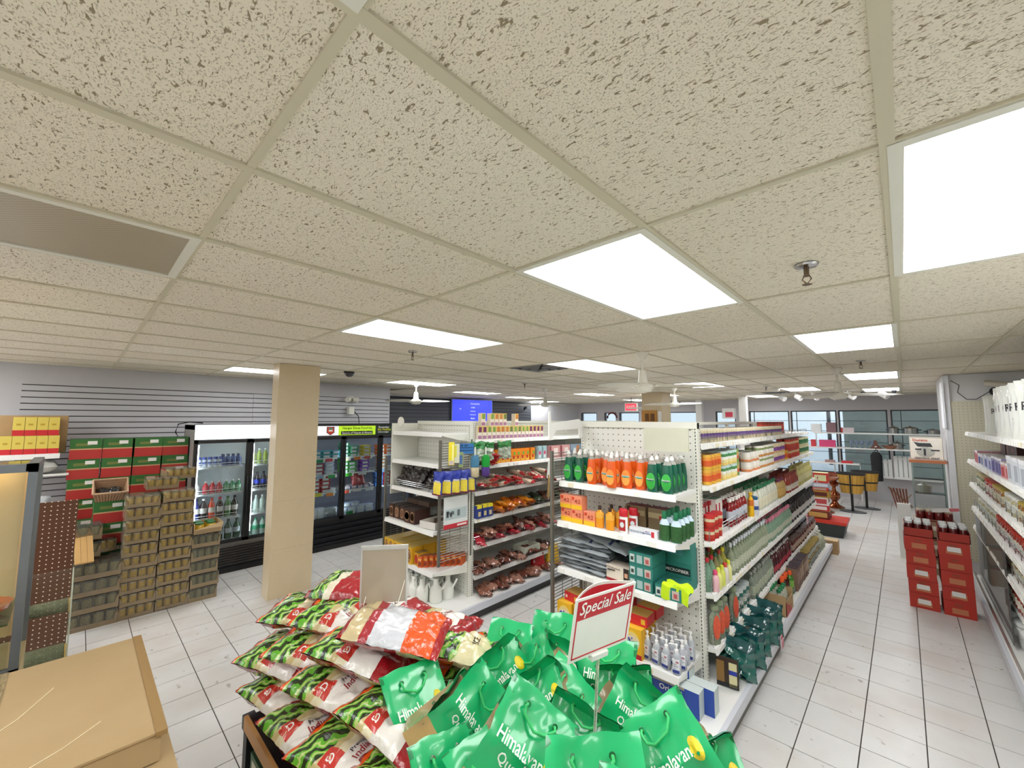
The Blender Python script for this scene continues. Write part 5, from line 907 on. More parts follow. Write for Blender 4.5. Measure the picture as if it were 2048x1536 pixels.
# red carton stacks on the floor
rc = carton('red_jar_carton', .235, .30, .152, Q('#b83426', var=.05), [(.25, .75, .18, .55, Q('#c47a54')), (.35, .6, .68, .85, Q('#9c3f2a'))], top=Q('#a03022'), side=Q('#b33022')); rcl = MB().box(-.05, .05, -.1535, -.152, .05, .10); lbl = ('label', rcl.mesh('label', Q('#e6e4e0')))
ordn = ('bottom', 'second', 'third', 'fourth', 'fifth', 'top')
for s_, (xx, yy) in enumerate(((.055, 6.66), (.325, 6.64))):
    for k in range(5):
        pr = (rc[0], rc[1], rc[2]+([lbl] if (s_, k) in ((0, 0), (0, 1), (0, 2), (1, 1), (1, 4)) else [])); place(pr, (xx+rnd.uniform(-.008, .008), yy+rnd.uniform(-.008, .008), .153*k), rnd.uniform(-2, 2), 'red carton in the %s floor stack by the right aisle, %s from the floor' % (('left', 'right')[s_], ordn[k]), 'carton', 'red cartons')
    tr = MB().box(-.117, .117, -.15, .15, 0, .005).box(-.117, .117, -.15, -.145, 0, .09).box(-.117, .117, .145, .15, 0, .13).box(-.117, -.112, -.15, .15, 0, .11).box(.112, .117, -.15, .15, 0, .11)
    tag(link('open_jar_carton', tr.mesh('open_jar_carton', Q('#a83022')), None, (xx, yy, .766)), 'open red tray of white-lidded jars on top of the %s stack' % ('left', 'right')[s_], 'carton')
    jj = jar('red_jar', .035, .155, Q('#5a1414', rough=.15, coat=.6), Q('#dfe2e4', rough=.25, metal=.3))
    for i in range(3):
        for j in range(4): place(jj, (xx-.074+.074*i, yy-.108+.073*j, .772), 0, 'dark white-lidded jar on the %s red stack, %s, %s from left' % (('left', 'right')[s_], RW[j], OWD[i+1]), 'jar', 'white-lidded jars, %s tray' % ('left', 'right')[s_])
for k in range(3): place(carton('brown_tray', .40, .26, .22, Q('#9a8468'), [(.2, .6, .4, .65, Q('#ddd4c8')), (0, 1, .9, 1, Q('#7a2f24'))], top=Q('#a08a6c')), (.23, 8.15, .26*k*.95), 0, 'brown tray box behind the red stacks, %s of three' % ('lowest', 'middle', 'top')[k], 'box')
jk = jar('relish_jar', .045, .12, Q('#6a1a18', rough=.15, coat=.6), Q('#cdb9a4', rough=.25, metal=.5))
for i in range(4):
    for j in range(2): place(jk, (.10+.09*i, 8.08+.1*j, .715), 0, 'red silver-lidded jar on the brown trays, %s, %s from left' % (('front row', 'rear row')[j], OWD[i+1]), 'jar', 'silver-lidded jars on brown trays')
tag(link('price_strip', MB().box(-.13, .13, -.003, 0, -.025, .025).box(.04, .13, -.004, -.003, -.02, .02, 1).mesh('s', [WHITE, Q('#d4707c')]), None, (.34, 8.0, .87)), 'white and red price strip over the silver-lidded jars', 'price sign').rotation_euler = (0, R(-10), 0)
# ================================================================ COOLER CONTENTS
XC = -6.78
def crow(pr, ya, yb, st, z, lab, grp, cat='bottle', rows=1, dx=.07): 
    y = ya; p = flat(pr); n = 0
    while y < yb:
        n += 1
        for k in range(rows): place(p, (XC-k*dx, y, z), 90+rnd.uniform(-6, 6), lab+(', %s from left' % ordw(n))+(', rear' if k else ''), cat, grp)
        y += st
def bt2(c_, cap_, h_=.22, r_=.033, lab=None): return bottle('drink_bottle', r_, h_, Q(c_, rough=.12, coat=.6), Q(cap_), Q(lab) if lab else None, (.3, .55), .6, .85, .35)
bluecan = can('energy_can', .026, .135, [Q('#c9cfdc'), Q('#3a52a8'), Q('#c9cfdc'), Q('#2e449c')]); crow(bluecan, 1.13, 1.38, .06, 1.401, 'blue and silver can on the top cooler shelf', 'blue cans in the cooler', 'can'); crow(bt2('#2c4a8c', '#24345c', .16), 1.40, 1.62, .06, 1.401, 'dark blue bottle on the top cooler shelf', 'blue bottles in the cooler', rows=2)
crow(bt2('#c9343c', '#d9c9c4', .16, .035, '#d9626a'), 1.22, 1.42, .075, 1.051, 'red drink bottle on the middle cooler shelf', 'red bottles in the cooler'); crow(bt2('#dfe3e4', '#b9bcc0', .16, .035), 1.12, 1.19, .075, 1.051, 'white drink bottle at the left of the middle cooler shelf', 'white bottles in the cooler'); crow(bt2('#2f8a5c', '#dfe6e2', .16, .035, '#9ac8a8'), 1.45, 1.62, .07, 1.051, 'green drink bottle at the right of the middle cooler shelf', 'green bottles in the cooler')
for y, c_, cp, lb in ((1.13, '#3a3f8c', '#2b2b5c', 'navy'), (1.21, '#2c1d1c', '#e6e6e6', 'black, nearest the left'), (1.30, '#e8502a', '#c93a1c', 'orange-red'), (1.39, '#3a1418', '#c93a4c', 'dark cola'), (1.48, '#3f7a3c', '#2d5a2c', 'green'), (1.56, '#241a1a', '#222222', 'black, rightmost')): place(flat(bt2(c_, cp, .27, .042, '#d9d4d0' if c_ != '#e8502a' else '#f0dcd0')), (XC, y, .721), 90, 'large %s drink bottle on the lower cooler shelf' % lb, 'bottle')
crow(bt2('#2c4f38', '#1f3428', .26, .042, '#c4ccd4'), 1.40, 1.62, .1, .421, 'dark green bottle with white label on the cooler floor', 'green bottles on the cooler floor')
crow(bt2('#a8bc5a', '#e9efe9', .22), 1.75, 2.2, .08, 1.401, 'yellow-green bottle on the top shelf of the second cooler door', 'yellow-green bottles'); crow(bt2('#2a2030', '#22222c', .24, .036, '#3a4cc0'), 1.74, 2.2, .08, 1.051, 'dark soda bottle with blue label behind the second cooler door', 'dark sodas'); crow(bt2('#cfe0da', '#e6ecec', .24, .036), 1.74, 2.2, .08, .721, 'clear water bottle behind the second cooler door', 'clear water bottles'); crow(bt2('#bcd8cc', '#2a9a6c', .22, .04, '#3fae82'), 1.74, 2.2, .09, .421, 'clear bottle with green label on the floor of the second cooler', 'green labelled waters')
tubm = {}
def tubs(ya, yb, st, z, c_, lv, lab, grp, h_=.06, w_=.15):
    if c_ not in tubm: tubm[c_] = (('food_tub', MB().prism([(-w_*.42, 0), (w_*.42, 0), (w_*.48, .05), (-w_*.48, .05)], 'y', -.06, .06).box(-w_/2, w_/2, -.065, .065, .05, .058, 1).box(-w_*.3, w_*.3, -.0655, -.055, .01, .045, 2).mesh('food_tub', [Q(c_, rough=.25), Q(c_, rough=.35, var=.25, key='lid'), Q('#cfd6dc')]), []))
    y = ya; n = 0
    while y < yb:
        n += 1
        for l_ in range(lv): place(tubm[c_], (XC-.0, y+rnd.uniform(-.006, .006), z+h_*l_), 90, lab+', %s%s level' % ('stack %s, ' % ('one', 'two', 'three', 'four')[n-1] if ya+st < yb else '', OWD[l_+1]), 'food tub', grp)
        y += st
y2 = 2.34
# door 1 (2.36-2.97) mostly right part visible, door 2 (3.0-3.62), door 3 (3.65-4.27)
tubs(2.62, 2.95, .15, 1.421, '#3aa0b8', 2, 'turquoise food tub on the top shelf, first food door', 'turquoise tubs'); tubs(2.66, 2.78, .15, 1.161, '#9c2f4c', 3, 'crimson food tub on the second shelf, first food door', 'crimson tubs'); tubs(2.82, 2.93, .15, 1.161, '#b9c6e6', 4, 'pale blue food tub on the second shelf, first food door', 'pale blue tubs')
tubs(2.62, 2.80, .15, .881, '#b3242c', 4, 'red food tub, first food door', 'red tubs'); tubs(2.86, 2.95, .15, .881, '#dfe3ea', 1, 'white food tub, first food door', 'white tubs door one')
for n_, y in enumerate((2.62, 2.72)): place(proto('white_pail', MB().lathe([(0, 0), (.07, .01), (.085, .13), (.07, .16), (0, .17)], 14, 0), [Q('#d5dbe8', rough=.3)], (), 40), (XC, y, .481), 0, ('left', 'right')[n_]+' white pail at the bottom, first food door', 'pail')
for n_, y in enumerate((2.82, 2.91)): place(pouch('clear_food_bag', .13, .15, .1, [Q('#8f9aa4', rough=.1, coat=.9, var=.5, sc=30)], None, seed=140+n_), (XC, y, .56), 0, ('left', 'right')[n_]+' shiny grey food bag at the bottom, first food door', 'bag', rot=(R(80), 0, R(90)))
tubs(3.07, 3.12, .14, 1.421, '#2f8a5c', 4, 'dark green food tub on the top shelf, second food door', 'dark green tubs'); tubs(3.22, 3.3, .14, 1.421, '#3fa070', 3, 'green food tub in the middle of the top shelf, second food door', 'green tubs top'); tubs(3.44, 3.52, .14, 1.421, '#e0c43a', 3, 'yellow food tub on the top shelf, second food door', 'yellow tubs')
tubs(3.07, 3.12, .14, 1.161, '#4cae3c', 4, 'bright green food tub on the second shelf, left stack', 'bright green tubs'); tubs(3.2, 3.3, .14, 1.161, '#3fb04c', 3, 'bright green food tub on the second shelf, middle stack', 'bright green tubs middle'); tubs(3.42, 3.5, .14, 1.161, '#8a3fc4', 4, 'purple food tub on the second shelf, second food door', 'purple tubs')
place(pouch('red_net_bag', .24, .24, .12, [Q('#a3242c', rough=.3, coat=.5, var=.4, sc=30)], None, seed=150), (XC-.05, 3.33, 1.02), 0, 'large red bag on the third shelf, second food door', 'bag', rot=(R(70), 0, R(90)))
for k in range(5): place(pouch('sausage_pack', .13, .10, .05, [Q('#cfc4cc', rough=.2, coat=.7, var=.3), Q('#3a4a8c')], lambda u, v, s: 1 if .3 < u < .5 else 0, seed=155+k), (XC+.03, 3.08+.11*k, .90), 0, 'white and blue food pack in the row under the red bag', 'pack', 'white and blue packs', rot=(R(20), R(rnd.uniform(-30, 10)), R(90)))
tubs(3.06, 3.55, .155, .481, '#c4d2f0', 2, 'pale blue-white food tub at the bottom, second food door', 'pale tubs bottom'); tubs(3.12, 3.35, .15, .61, '#b9c9ea', 1, 'pale blue food tub on top of the bottom rows', 'pale tubs upper')
tubs(3.72, 3.9, .15, 1.421, '#e0702c', 3, 'orange food tub on the top shelf, third food door', 'orange tubs'); tubs(3.96, 4.1, .14, 1.421, '#e87a9a', 1, 'pink food tub on the top shelf, third food door', 'pink tubs'); tubs(3.76, 3.9, .14, 1.161, '#c98a2c', 4, 'amber food tub on the second shelf, third food door', 'amber tubs'); tubs(3.70, 3.72, .14, .881, '#3a78c9', 4, 'blue food tub, third food door', 'blue tubs'); tubs(3.84, 4.2, .14, .881, '#b3242c', 4, 'red food tub, third food door', 'red tubs door three')
pr_ = MB(); pr_.box(0, .07, -.004, 0, 0, .045)
for n_, (y, z, c_) in enumerate(((2.60, 1.36, '#2a8a5c'), (2.75, 1.365, '#e8506c'), (2.62, 1.11, '#a8c0e6'), (2.80, 1.105, '#3aae5c'), (2.60, .835, '#e6e03c'), (2.78, .82, '#e8862c'), (3.02, 1.36, '#eef0c9'), (3.22, 1.365, '#e8862c'), (3.40, 1.37, '#c95a4c'), (3.08, 1.105, '#4cae3c'), (3.30, 1.108, '#dfe3ea'), (3.04, .83, '#c9503a'), (3.22, .84, '#efe6e6'), (3.44, .83, '#dfe3ea'), (3.70, 1.12, '#8fb4e0'), (3.12, .485, '#2f8a4a'))):
    tag(link('price_card', MB().box(0, .11, -.004, 0, 0, .05).box(.11, .14, -.004, 0, 0, .05, 1).mesh('c', [Q(c_), WHITE]), None, (-6.705, y, z), 90), 'coloured price card on a food cooler shelf, %s' % ('green, first door top', 'pink, first door top', 'pale blue, first door', 'green, first door middle', 'yellow, first door', 'orange, first door', 'cream, second door top', 'orange, second door top', 'brown, second door top', 'green, second door middle', 'white, second door middle', 'red, second door low', 'pinkish, second door low', 'white, second door low', 'blue, third door', 'green, second door bottom')[n_], 'price card')
# ================================================================ LEFT: stacked jar cases, red-green cartons, basket, panels
food = Q('#e0b83c', var=.45, sc=60, rough=.25, coat=.4); dfood = Q('#82825c', var=.5, sc=60, rough=.25, coat=.4); lidy = Q('#d8d4c0', rough=.35); lidg = Q('#5c6258', rough=.3, metal=.4)
cj = crate_of_jars('jar_case', .278, .30, .122, food, lidy); cd2 = crate_of_jars('jar_case', .262, .30, .145, dfood, lidg); cgl = crate_of_jars('jar_case', .36, .34, .155, Q('#9a9468', var=.6, sc=60, rough=.15, coat=.7), lidg)
lv = ('lowest', 'second', 'third', 'fourth', 'fifth', 'sixth', 'seventh', 'eighth', 'ninth', 'tenth', 'eleventh')
def jcase(pr, y, z, x, sname, k, a=0):
    r_ = link('jar_case', pr[1], None, (x, y, z), 90+a); tag(r_, 'case of jars, %s from the floor in %s' % (lv[k], sname), 'jar case', 'stacked jar cases')
    for q in pr[2]: link(q[0], q[1], r_)
for k in range(10): jcase(cj, .535+.006*math.sin(k*2), .124*k, -6.02, 'the tall middle stack', k, rnd.uniform(-2, 2)); jcase(cj, .822+.006*math.sin(k*3), .1255*k+.004, -6.02, 'the tall stack beside the cooler', k, rnd.uniform(-2, 2))
jcase(cj, .70, 1.262, -6.22, 'the row across the two tall stacks', 10)
for n_, (x, y, z) in enumerate(((-6.30, .86, 1.262),)): place((cj[0], cj[1], cj[2]), (x, y, z+.09), 94, 'topmost case of dark-lidded jars leaning by the cooler', 'jar case', 'stacked jar cases')
for k in range(5): jcase(cd2, 1.095+.008*math.sin(k*2), .147*k, -6.02, 'the short stack in front of the cooler', k, rnd.uniform(-3, 3))
ob_ = MB().box(-.13, .13, -.15, .15, 0, .006).box(-.13, .13, -.15, -.146, 0, .05).prism([(-.13, 0), (.13, 0), (.15, .11), (-.13, .05)], 'y', -.15, -.146).box(-.13, -.126, -.15, .15, 0, .12).box(.126, .13, -.15, .15, 0, .12).box(-.13, .13, .146, .15, 0, .1)
tag(link('torn_carton', ob_.mesh('torn_carton', CARD2), None, (-6.02, 1.10, .738), 92), 'torn open carton on top of the short stack', 'carton')
for i in range(2):
    for j in range(2): place(jar('green_lid_jar', .045, .10, food, Q('#2f7a44')), (-6.08+.11*i, 1.04+.11*j, .745), 0, 'green-lidded jar in the torn carton, %s %s' % (('rear', 'front')[i], ('left', 'right')[j]), 'jar', 'green-lidded jars')
for k in range(4): jcase(cgl, .215, .158*k, -6.03, 'the wide glass-jar stack by the brown board', k, 0)
for k in range(2): jcase(cgl, .05, .64+.158*k*1.1+(.0), -6.22, 'the rear pile above the glass jars', 4+k, 4)
jcase(cj, .20, .66, -6.25, 'the pile behind the tall middle stack', 5, 8)
# red/green cartons at back
rg = carton('fruit_carton', .262, .32, .228, Q('#b52f2a'), [(0, 1, .50, 1, Q('#2f6a2c')), (0, 1, .47, .53, Q('#c9a074')), (.18, .62, .66, .80, Q('#6f7a3a'))], top=Q('#2b5a2a'), side=Q('#2f6a2c'))
rg = (rg[0], rg[1], rg[2]+[('label', MB().box(.01, .09, -.1650, -.1605, .165, .205).mesh('label', Q('#eceae6')))])
rws = ('bottom', 'second', 'third', 'fourth', 'fifth', 'sixth', 'seventh', 'top'); cols = ('first', 'second', 'third', 'fourth')
for c_ in range(4):
    for k in range(8):
        if c_ < 1 and k < 3: continue
        if c_ >= 2 and k < 4: continue
        zz = .228*k-.02 if k else 0
        place(rg, (-7.06+rnd.uniform(-.01, .01), .08+.272*c_+rnd.uniform(-.004, .004), zz if c_ < 9 else 0), 90+rnd.uniform(-2, 2), 'green and red carton against the slat wall, %s row, %s column from left' % (rws[k], cols[c_]), 'carton', 'green and red cartons')
tag(link('carton_pallet', MB().box(-7.22, -6.9, -.05, .2, 0, .66).box(-7.22, -6.9, .5, 1.02, 0, .89).mesh('carton_pallet', CARD), None), 'plain brown cartons carrying the green and red cartons at the back', 'box')
# wicker basket with dark bags
wk = MB()
def rect(w_, d_, z_): return [(-w_/2, -d_/2, z_), (w_/2, -d_/2, z_), (w_/2, d_/2, z_), (-w_/2, d_/2, z_), (-w_/2, -d_/2, z_)]
bm = MB().box(-.10, .10, -.07, .07, .003, .006, 1).prism([(-.10, 0), (.10, 0), (.10, .004), (-.10, .004)], 'y', -.07, .07)
for s_ in (-1, 1): bm.face([(-.10, s_*.07, 0), (.10, s_*.07, 0), (.13, s_*.10, .15), (-.13, s_*.10, .15)]); bm.face([(s_*.10, -.07, 0), (s_*.10, .07, 0), (s_*.13, .10, .15), (s_*.13, -.10, .15)])
t = tag(link('wicker_basket', bm.mesh('wicker_basket', [Q('#a98768', rough=.9, var=.3, sc=60), Q('#4a3a2c', rough=.9)]), None, (-6.33, .285, 1.20), 90), 'beige wicker basket of dark packets on the jar cases', 'basket'); t.rotation_euler = (R(38), 0, R(90))
for k in range(6): z_ = .012+.026*k; wk.tube(rect(.2+.06*z_/.15+.004, .14+.06*z_/.15+.004, z_), .006, 5)
part('weave', wk, Q('#b08e70', rough=.9, var=.3, sc=50), t, 60); part('basket_rim', MB().tube(rect(.268, .208, .152), .011, 6), Q('#c4a284', rough=.9), t, 60)
for k in range(11): part('rib', MB().tube([(-.10+.02*k, -.074, 0), (-.13+.026*k, -.106, .15)], .006, 5), Q('#c2a183', rough=.9), t, 60)
for n_, (y, a) in enumerate(((.21, 20), (.30, -15))): place(pouch('dark_packet', .10, .12, .07, [Q('#20262b', rough=.15, coat=.9, var=.5)], None, seed=160+n_), (-6.30, y+.02, 1.225), 0, ('left', 'right')[n_]+' shiny black packet in the wicker basket', 'packet', rot=(R(30), 0, R(90+a)))
for k in range(5): place(rg, (-6.42, .30+.004*(k % 2), .012+.2285*k), 90+(k % 3-1)*2, 'fruit carton in the pile under the wicker basket, %s from the floor' % rws[k].replace('bottom', 'first'), 'carton', 'cartons under the basket')
tag(link('power_cord', MB().tube([(-7.35, 1.02, 1.70), (-7.30, .93, 1.86), (-7.25, .95, 1.97), (-7.2, 1.06, 2.0), (-7.1, 1.2, 1.985)], .008).mesh('c', BLACK, 40), None), 'black cord arching over the left end of the drinks cooler', 'cord')
# brown pegboard + wood planks
t = tag(link('brown_pegboard', MB().box(-5.205, -5.19, -.34, .045, .02, 1.35).mesh('brown_pegboard', PEGB), None), 'tall brown pegboard panel with white holes standing at the left', 'pegboard'); 
t = thing('plank_bundle', 'pale wooden planks sloping down from the jar cases beside the brown pegboard', 'planks', (-5.62, .0, 0))
for k in range(3): part('plank', MB().add(MB().box(-.02, .40, -.021, .021, -.009, .009), T(-.50, .060+.044*k, .90) @ RZ(4) @ RY(38)), Q('#d3a96c', rough=.6, var=.1), t)
# yellow and red boxes on shelf at far left
t = thing('wall_shelf', 'white bracket shelf on the slat wall carrying yellow and red boxes', 'shelf', (-7.66, -.9, 1.655)); part('shelf_board', MB().box(0, .85, 0, .78, -.02, 0), WHITE, t); part('shelf_lip', MB().box(.85, .86, 0, .78, -.05, .005), WHITE, t)
yr = carton('yellow_red_box', .082, .07, .20, Q('#d9c458'), [(0, 1, 0, .30, Q('#c9202a')), (.3, .7, .55, .65, Q('#b89a2a'))], top=Q('#b39a3a'), side=Q('#c9a83a'))
for k in range(6): place(yr, (-6.86, -.60+.085*k, 1.656), 90, 'yellow and red box in the lower row at far left, %s from the left' % lv[k].replace('lowest', 'first'), 'box', 'yellow and red boxes')
for k in range(4): place(yr, (-6.92, -.44+.085*k, 1.857), 90+rnd.uniform(-2, 2), 'yellow and red box in the upper row at far left, %s from the left' % lv[k].replace('lowest', 'first'), 'box', 'yellow and red boxes')
place(carton('plain_carton', .55, .4, .42, CARD, top=CARD2), (-7.2, -.36, 1.656), 90, 'plain brown carton behind the yellow and red boxes', 'carton')
place(pouch('white_package', .35, .3, .14, [Q('#c9c9c4', rough=.4, var=.15)], None, seed=170), (-7.0, -.28, 1.44), 0, 'white wrapped package under the yellow and red boxes', 'package')
t = thing('lower_wall_shelf', 'second white bracket shelf under the yellow box shelf', 'shelf', (-7.66, -.9, 1.43)); part('shelf_board', MB().box(0, .80, 0, .86, -.02, 0), WHITE, t)
place(pouch('grey_package', .25, .3, .2, [Q('#b4b9bf', rough=.3, var=.2)], None, seed=171), (-6.7, -.28, 1.05), 0, 'greyish plastic package behind the brown pegboard', 'package', rot=(R(70), 0, R(90)))
tag(link('package_support_carton', MB().box(-7.0, -6.5, -.5, -.09, 0, .95).mesh('c', CARD), None), 'brown carton under the grey plastic package', 'carton')
# ================================================================ GLASS SHOWCASE at far left
t = thing('glass_showcase', 'grey metal framed glass showcase with beige back at the left frame edge', 'showcase', (-3.2, -.125, 0))
ALU = M('#7d848a', .35, .5)
fr = MB()
for (a0, a1, b0, b1, z0_, z1_) in ((-.02, .02, -.032, 0, .80, 1.82), (-.02, .02, -1.2, 0, 1.78, 1.82), (-.5, -.46, -.04, 0, .80, 1.82), (-.5, .02, -.04, 0, 1.785, 1.82), (-.02, .02, -1.2, 0, .80, .84)): fr.box(a0, a1, b0, b1, z0_, z1_)
part('metal_frame', fr, ALU, t); part('back_board', MB().box(-.50, -.48, -1.2, -.03, .84, 1.79), Q('#f2d3a0', rough=.6), t, label='beige back board'); part('top_panel', MB().box(-.48, .0, -1.2, -.03, 1.80, 1.806), GLASS, t)
part('glass_front', MB().box(-.004, .0, -1.2, -.04, .84, 1.785), GLASS, t); part('glass_shelf', MB().box(-.46, -.02, -1.2, -.05, 1.04, 1.048), glass_mat('green_glass', '#cfd8b8', haze=.2), t)
part('added_light_strip', MB().box(-.40, -.36, -1.15, -.10, 1.765, 1.785), M('#ffe2b0', .5, emis=5, key='added_strip'), t); part('base_cabinet', MB().box(-.5, .02, -1.2, 0, 0, .80), Q('#b9a67c', rough=.5, var=.1), t)  # unseen light strip added to brighten the beige back board
part('base_trim', MB().box(.02, .026, -1.2, 0, .74, .80), Q('#a8a07a'), t)
place(proto('orange_dish', MB().lathe([(0, 0), (.05, .0), (.11, .03), (.12, .055), (.08, .05), (0, .03)], 20, 0, sy=.8), [Q('#c9541c', rough=.2, coat=.8)], (), 60), (-3.42, -.27, 1.05), 0, 'glossy orange dish on the glass shelf of the showcase', 'dish')
sv = proto('silver_ornament', MB().lathe([(0, 0), (.06, 0), (.055, .015), (.02, .03), (.015, .06), (.035, .085), (.035, .11), (.014, .13), (.012, .16), (.03, .18), (.014, .20), (.012, .24), (.022, .26), (.010, .28), (.018, .30), (.006, .33), (0, .34)], 16, 0), [CHROME], (), 40)
place(sv, (-3.26, -.30, 1.822), 0, 'tall silver turned ornament on top of the glass showcase', 'ornament', scale=(.8, .8, 1.0))
# low glass counter with curved front glass between showcase and cartons
t = thing('glass_counter', 'low glass counter with gold edged shelves in front of the brown pegboard', 'counter', (-3.9, .0, 0))
part('counter_base', MB().box(-.15, .25, -.45, .03, 0, .42), Q('#a89c84', rough=.4, var=.3, sc=30), t, label='speckled stone base'); part('base_frame', MB().box(.25, .262, -.45, .04, .40, .44).box(.25, .262, .02, .04, 0, .42), Q('#b98a72'), t)
cg = MB(); n = 10
for k in range(n):
    a0, a1 = R(90*k/n), R(90*(k+1)/n); P0 = (.25-.40+.40*math.cos(a0), .44+.62*math.sin(a0)); P1 = (.25-.40+.40*math.cos(a1), .44+.62*math.sin(a1)); cg.face([(P0[0], -.45, P0[1]), (P0[0], .04, P0[1]), (P1[0], .04, P1[1]), (P1[0], -.45, P1[1])])
part('curved_glass', cg, GLASS, t, 60); ed = [( .25-.40+.40*math.cos(R(9*k)), .04, .44+.62*math.sin(R(9*k))) for k in range(11)]
part('glass_edge', MB().tube(ed, .004, 5), Q('#aeb5a4', rough=.2), t, 60); part('shelf_edge', MB().box(-.1, .10, .03, .045, .86, .885).box(-.1, .2, .03, .045, .58, .60), Q('#c9a862', rough=.3), t, label='gold shelf edge'); part('glass_shelf', MB().box(-.15, .10, -.45, .03, .865, .872).box(-.15, .2, -.45, .03, .585, .592), glass_mat('green_glass', '#cfd8b8', haze=.2), t)
# ================================================================ FAR RIGHT CORNER
def chromepot(x, y, z, r_, h_, lb):
    t = place(proto('cooking_pot', MB().lathe([(0, 0), (r_, 0), (r_, h_)], 18, 0), [M('#b0b2ae', .2, .9)], [('pot_lid', MB().lathe([(r_*1.02, h_), (r_*.7, h_*1.2), (r_*.12, h_*1.3), (r_*.15, h_*1.42), (0, h_*1.45)], 18, 0), [M('#9c8f80', .2, .9)], 40), ('pot_handle', MB().tube([(r_, 0, h_*.7), (r_*1.35, 0, h_*.75)], .012).tube([(-r_, 0, h_*.7), (-r_*1.35, 0, h_*.75)], .012), [BLACK], 40)], 40), (x, y, z), 0, lb, 'pot', 'pots on the window shelf')
def wshelf(x0, x1, z, lb, m=WHITE):
    t = thing('window_shelf', lb, 'shelf', (x0, 13.75, z)); part('shelf_board', MB().box(0, x1-x0, -.18, .18, -.03, 0), m, t)
    for k in range(3): part('shelf_post', MB().box((x1-x0-.02)*k/2, (x1-x0-.02)*k/2+.02, .14, .18, -z if lb.startswith('lowest') else -.35, -.03), WHITE, t)
wshelf(-1.75, 1.2, 1.74, 'upper long white shelf across the right shop windows'); wshelf(-1.95, 1.0, 1.36, 'middle white shelf across the right shop windows'); wshelf(-1.9, -.85, .96, 'lowest short shelf in front of the right shop windows')
chromepot(-.18, 13.75, 1.74, .10, .13, 'small steel pot, leftmost on the upper window shelf'); chromepot(.12, 13.75, 1.74, .14, .13, 'steel pot, middle one on the upper window shelf'); chromepot(.50, 13.75, 1.74, .12, .09, 'low steel pot, rightmost on the upper window shelf'); chromepot(-.13, 13.75, 1.36, .11, .14, 'dark steel pot on the middle window shelf')
for n_, (x, w_, h_, z_, c_, lb) in enumerate(((-1.05, .26, .13, 1.74, '#d8ccd0', 'pale box with red end on the upper window shelf'), (-1.38, .20, .26, 1.74, '#8a6a70', 'mauve square box on the upper window shelf'), (-1.70, .22, .22, 1.74, '#e6e9ea', 'white box on the upper window shelf at left'), (-1.48, .34, .18, 1.36, '#d8487c', 'bright pink box on the middle window shelf'), (-1.78, .1, .18, 1.36, '#c93a42', 'red box on the middle window shelf at left'), (-1.1, .22, .06, .96, '#c93a42', 'red flat box on the lowest window shelf'), (-1.45, .2, .06, .96, '#b08a84', 'brown flat box on the lowest window shelf'))): place(carton('gift_box', w_, .12, h_, Q(c_), [(.0, .15, 0, 1, Q('#b53a3a'))] if n_ == 0 else ()), (x, 13.7, z_+.001), 0, lb, 'box')
gb = proto('goblet', MB().lathe([(0, 0), (.035, 0), (.03, .006), (.006, .02), (.006, .07), (.035, .09), (.042, .15), (.038, .19)], 14, 0), [clearm('#c9d6ea', .3)], (), 60)
for k in range(5): place(gb, (-.98+.10*k, 13.7, 1.361), 0, 'clear stemmed glass on the middle window shelf, %s from left' % OWD[k+1], 'goblet', 'stemmed glasses')
t = thing('wooden_ornament', 'brown triangular wooden ornament on the middle window shelf', 'ornament', (-.52, 13.66, 1.361)); part('ornament_body', MB().prism([(-.12, 0), (.12, 0), (.04, .10), (.02, .20), (-.03, .20), (-.05, .08)], 'y', -.05, .05), Q('#6d4638'), t); part('flower', MB().lathe([(0, -.02), (.03, 0), (0, .02)], 8, 0, z=.05), WHITE, t, loc=(0, -.06, 0))
t = thing('wooden_bowl', 'shallow brown wooden bowl beside the triangular ornament', 'bowl', (-.27, 13.66, 1.361)); part('bowl', MB().lathe([(0, 0), (.05, 0), (.16, .09), (.15, .09), (.05, .01), (0, .01)], 18, 0, sy=.6), Q('#9c6a52'), t, 40)
t = thing('garment_bag', 'long black umbrella-shaped bag hanging in the right shop window', 'bag', (-.52, 13.5, .95)); part('bag_body', MB().lathe([(0, -.38), (.10, -.36), (.11, .25), (.06, .33), (0, .34)], 14, 0, sy=.5), Q('#15171b', rough=.7), t, 40); part('bag_handle', MB().tube([(-.03, 0, .32), (-.03, 0, .38), (.03, 0, .38), (.03, 0, .32)], .01).tube([(0, 0, .38), (0, .06, .42), (0, .08, .40)], .006), BLACK, t)
for n_, (x, zt_, lb) in enumerate(((-.42, 1.09, 'left white slatted panel leaning below the window shelves'), (-.06, 1.18, 'right white slatted panel leaning below the window shelves'))):
    t = thing('slatted_panel', lb, 'panel', (x, 13.95, .60))
    for k in range(4): part('slat', MB().box(-.16+.085*k, -.16+.085*k+.07, -.01, .01, .02, zt_-.60), WHITE, t)
    part('panel_rail', MB().box(-.17, .17, .01, .02, .05, .08).box(-.17, .17, .01, .02, zt_-.68, zt_-.65), CREAM, t)
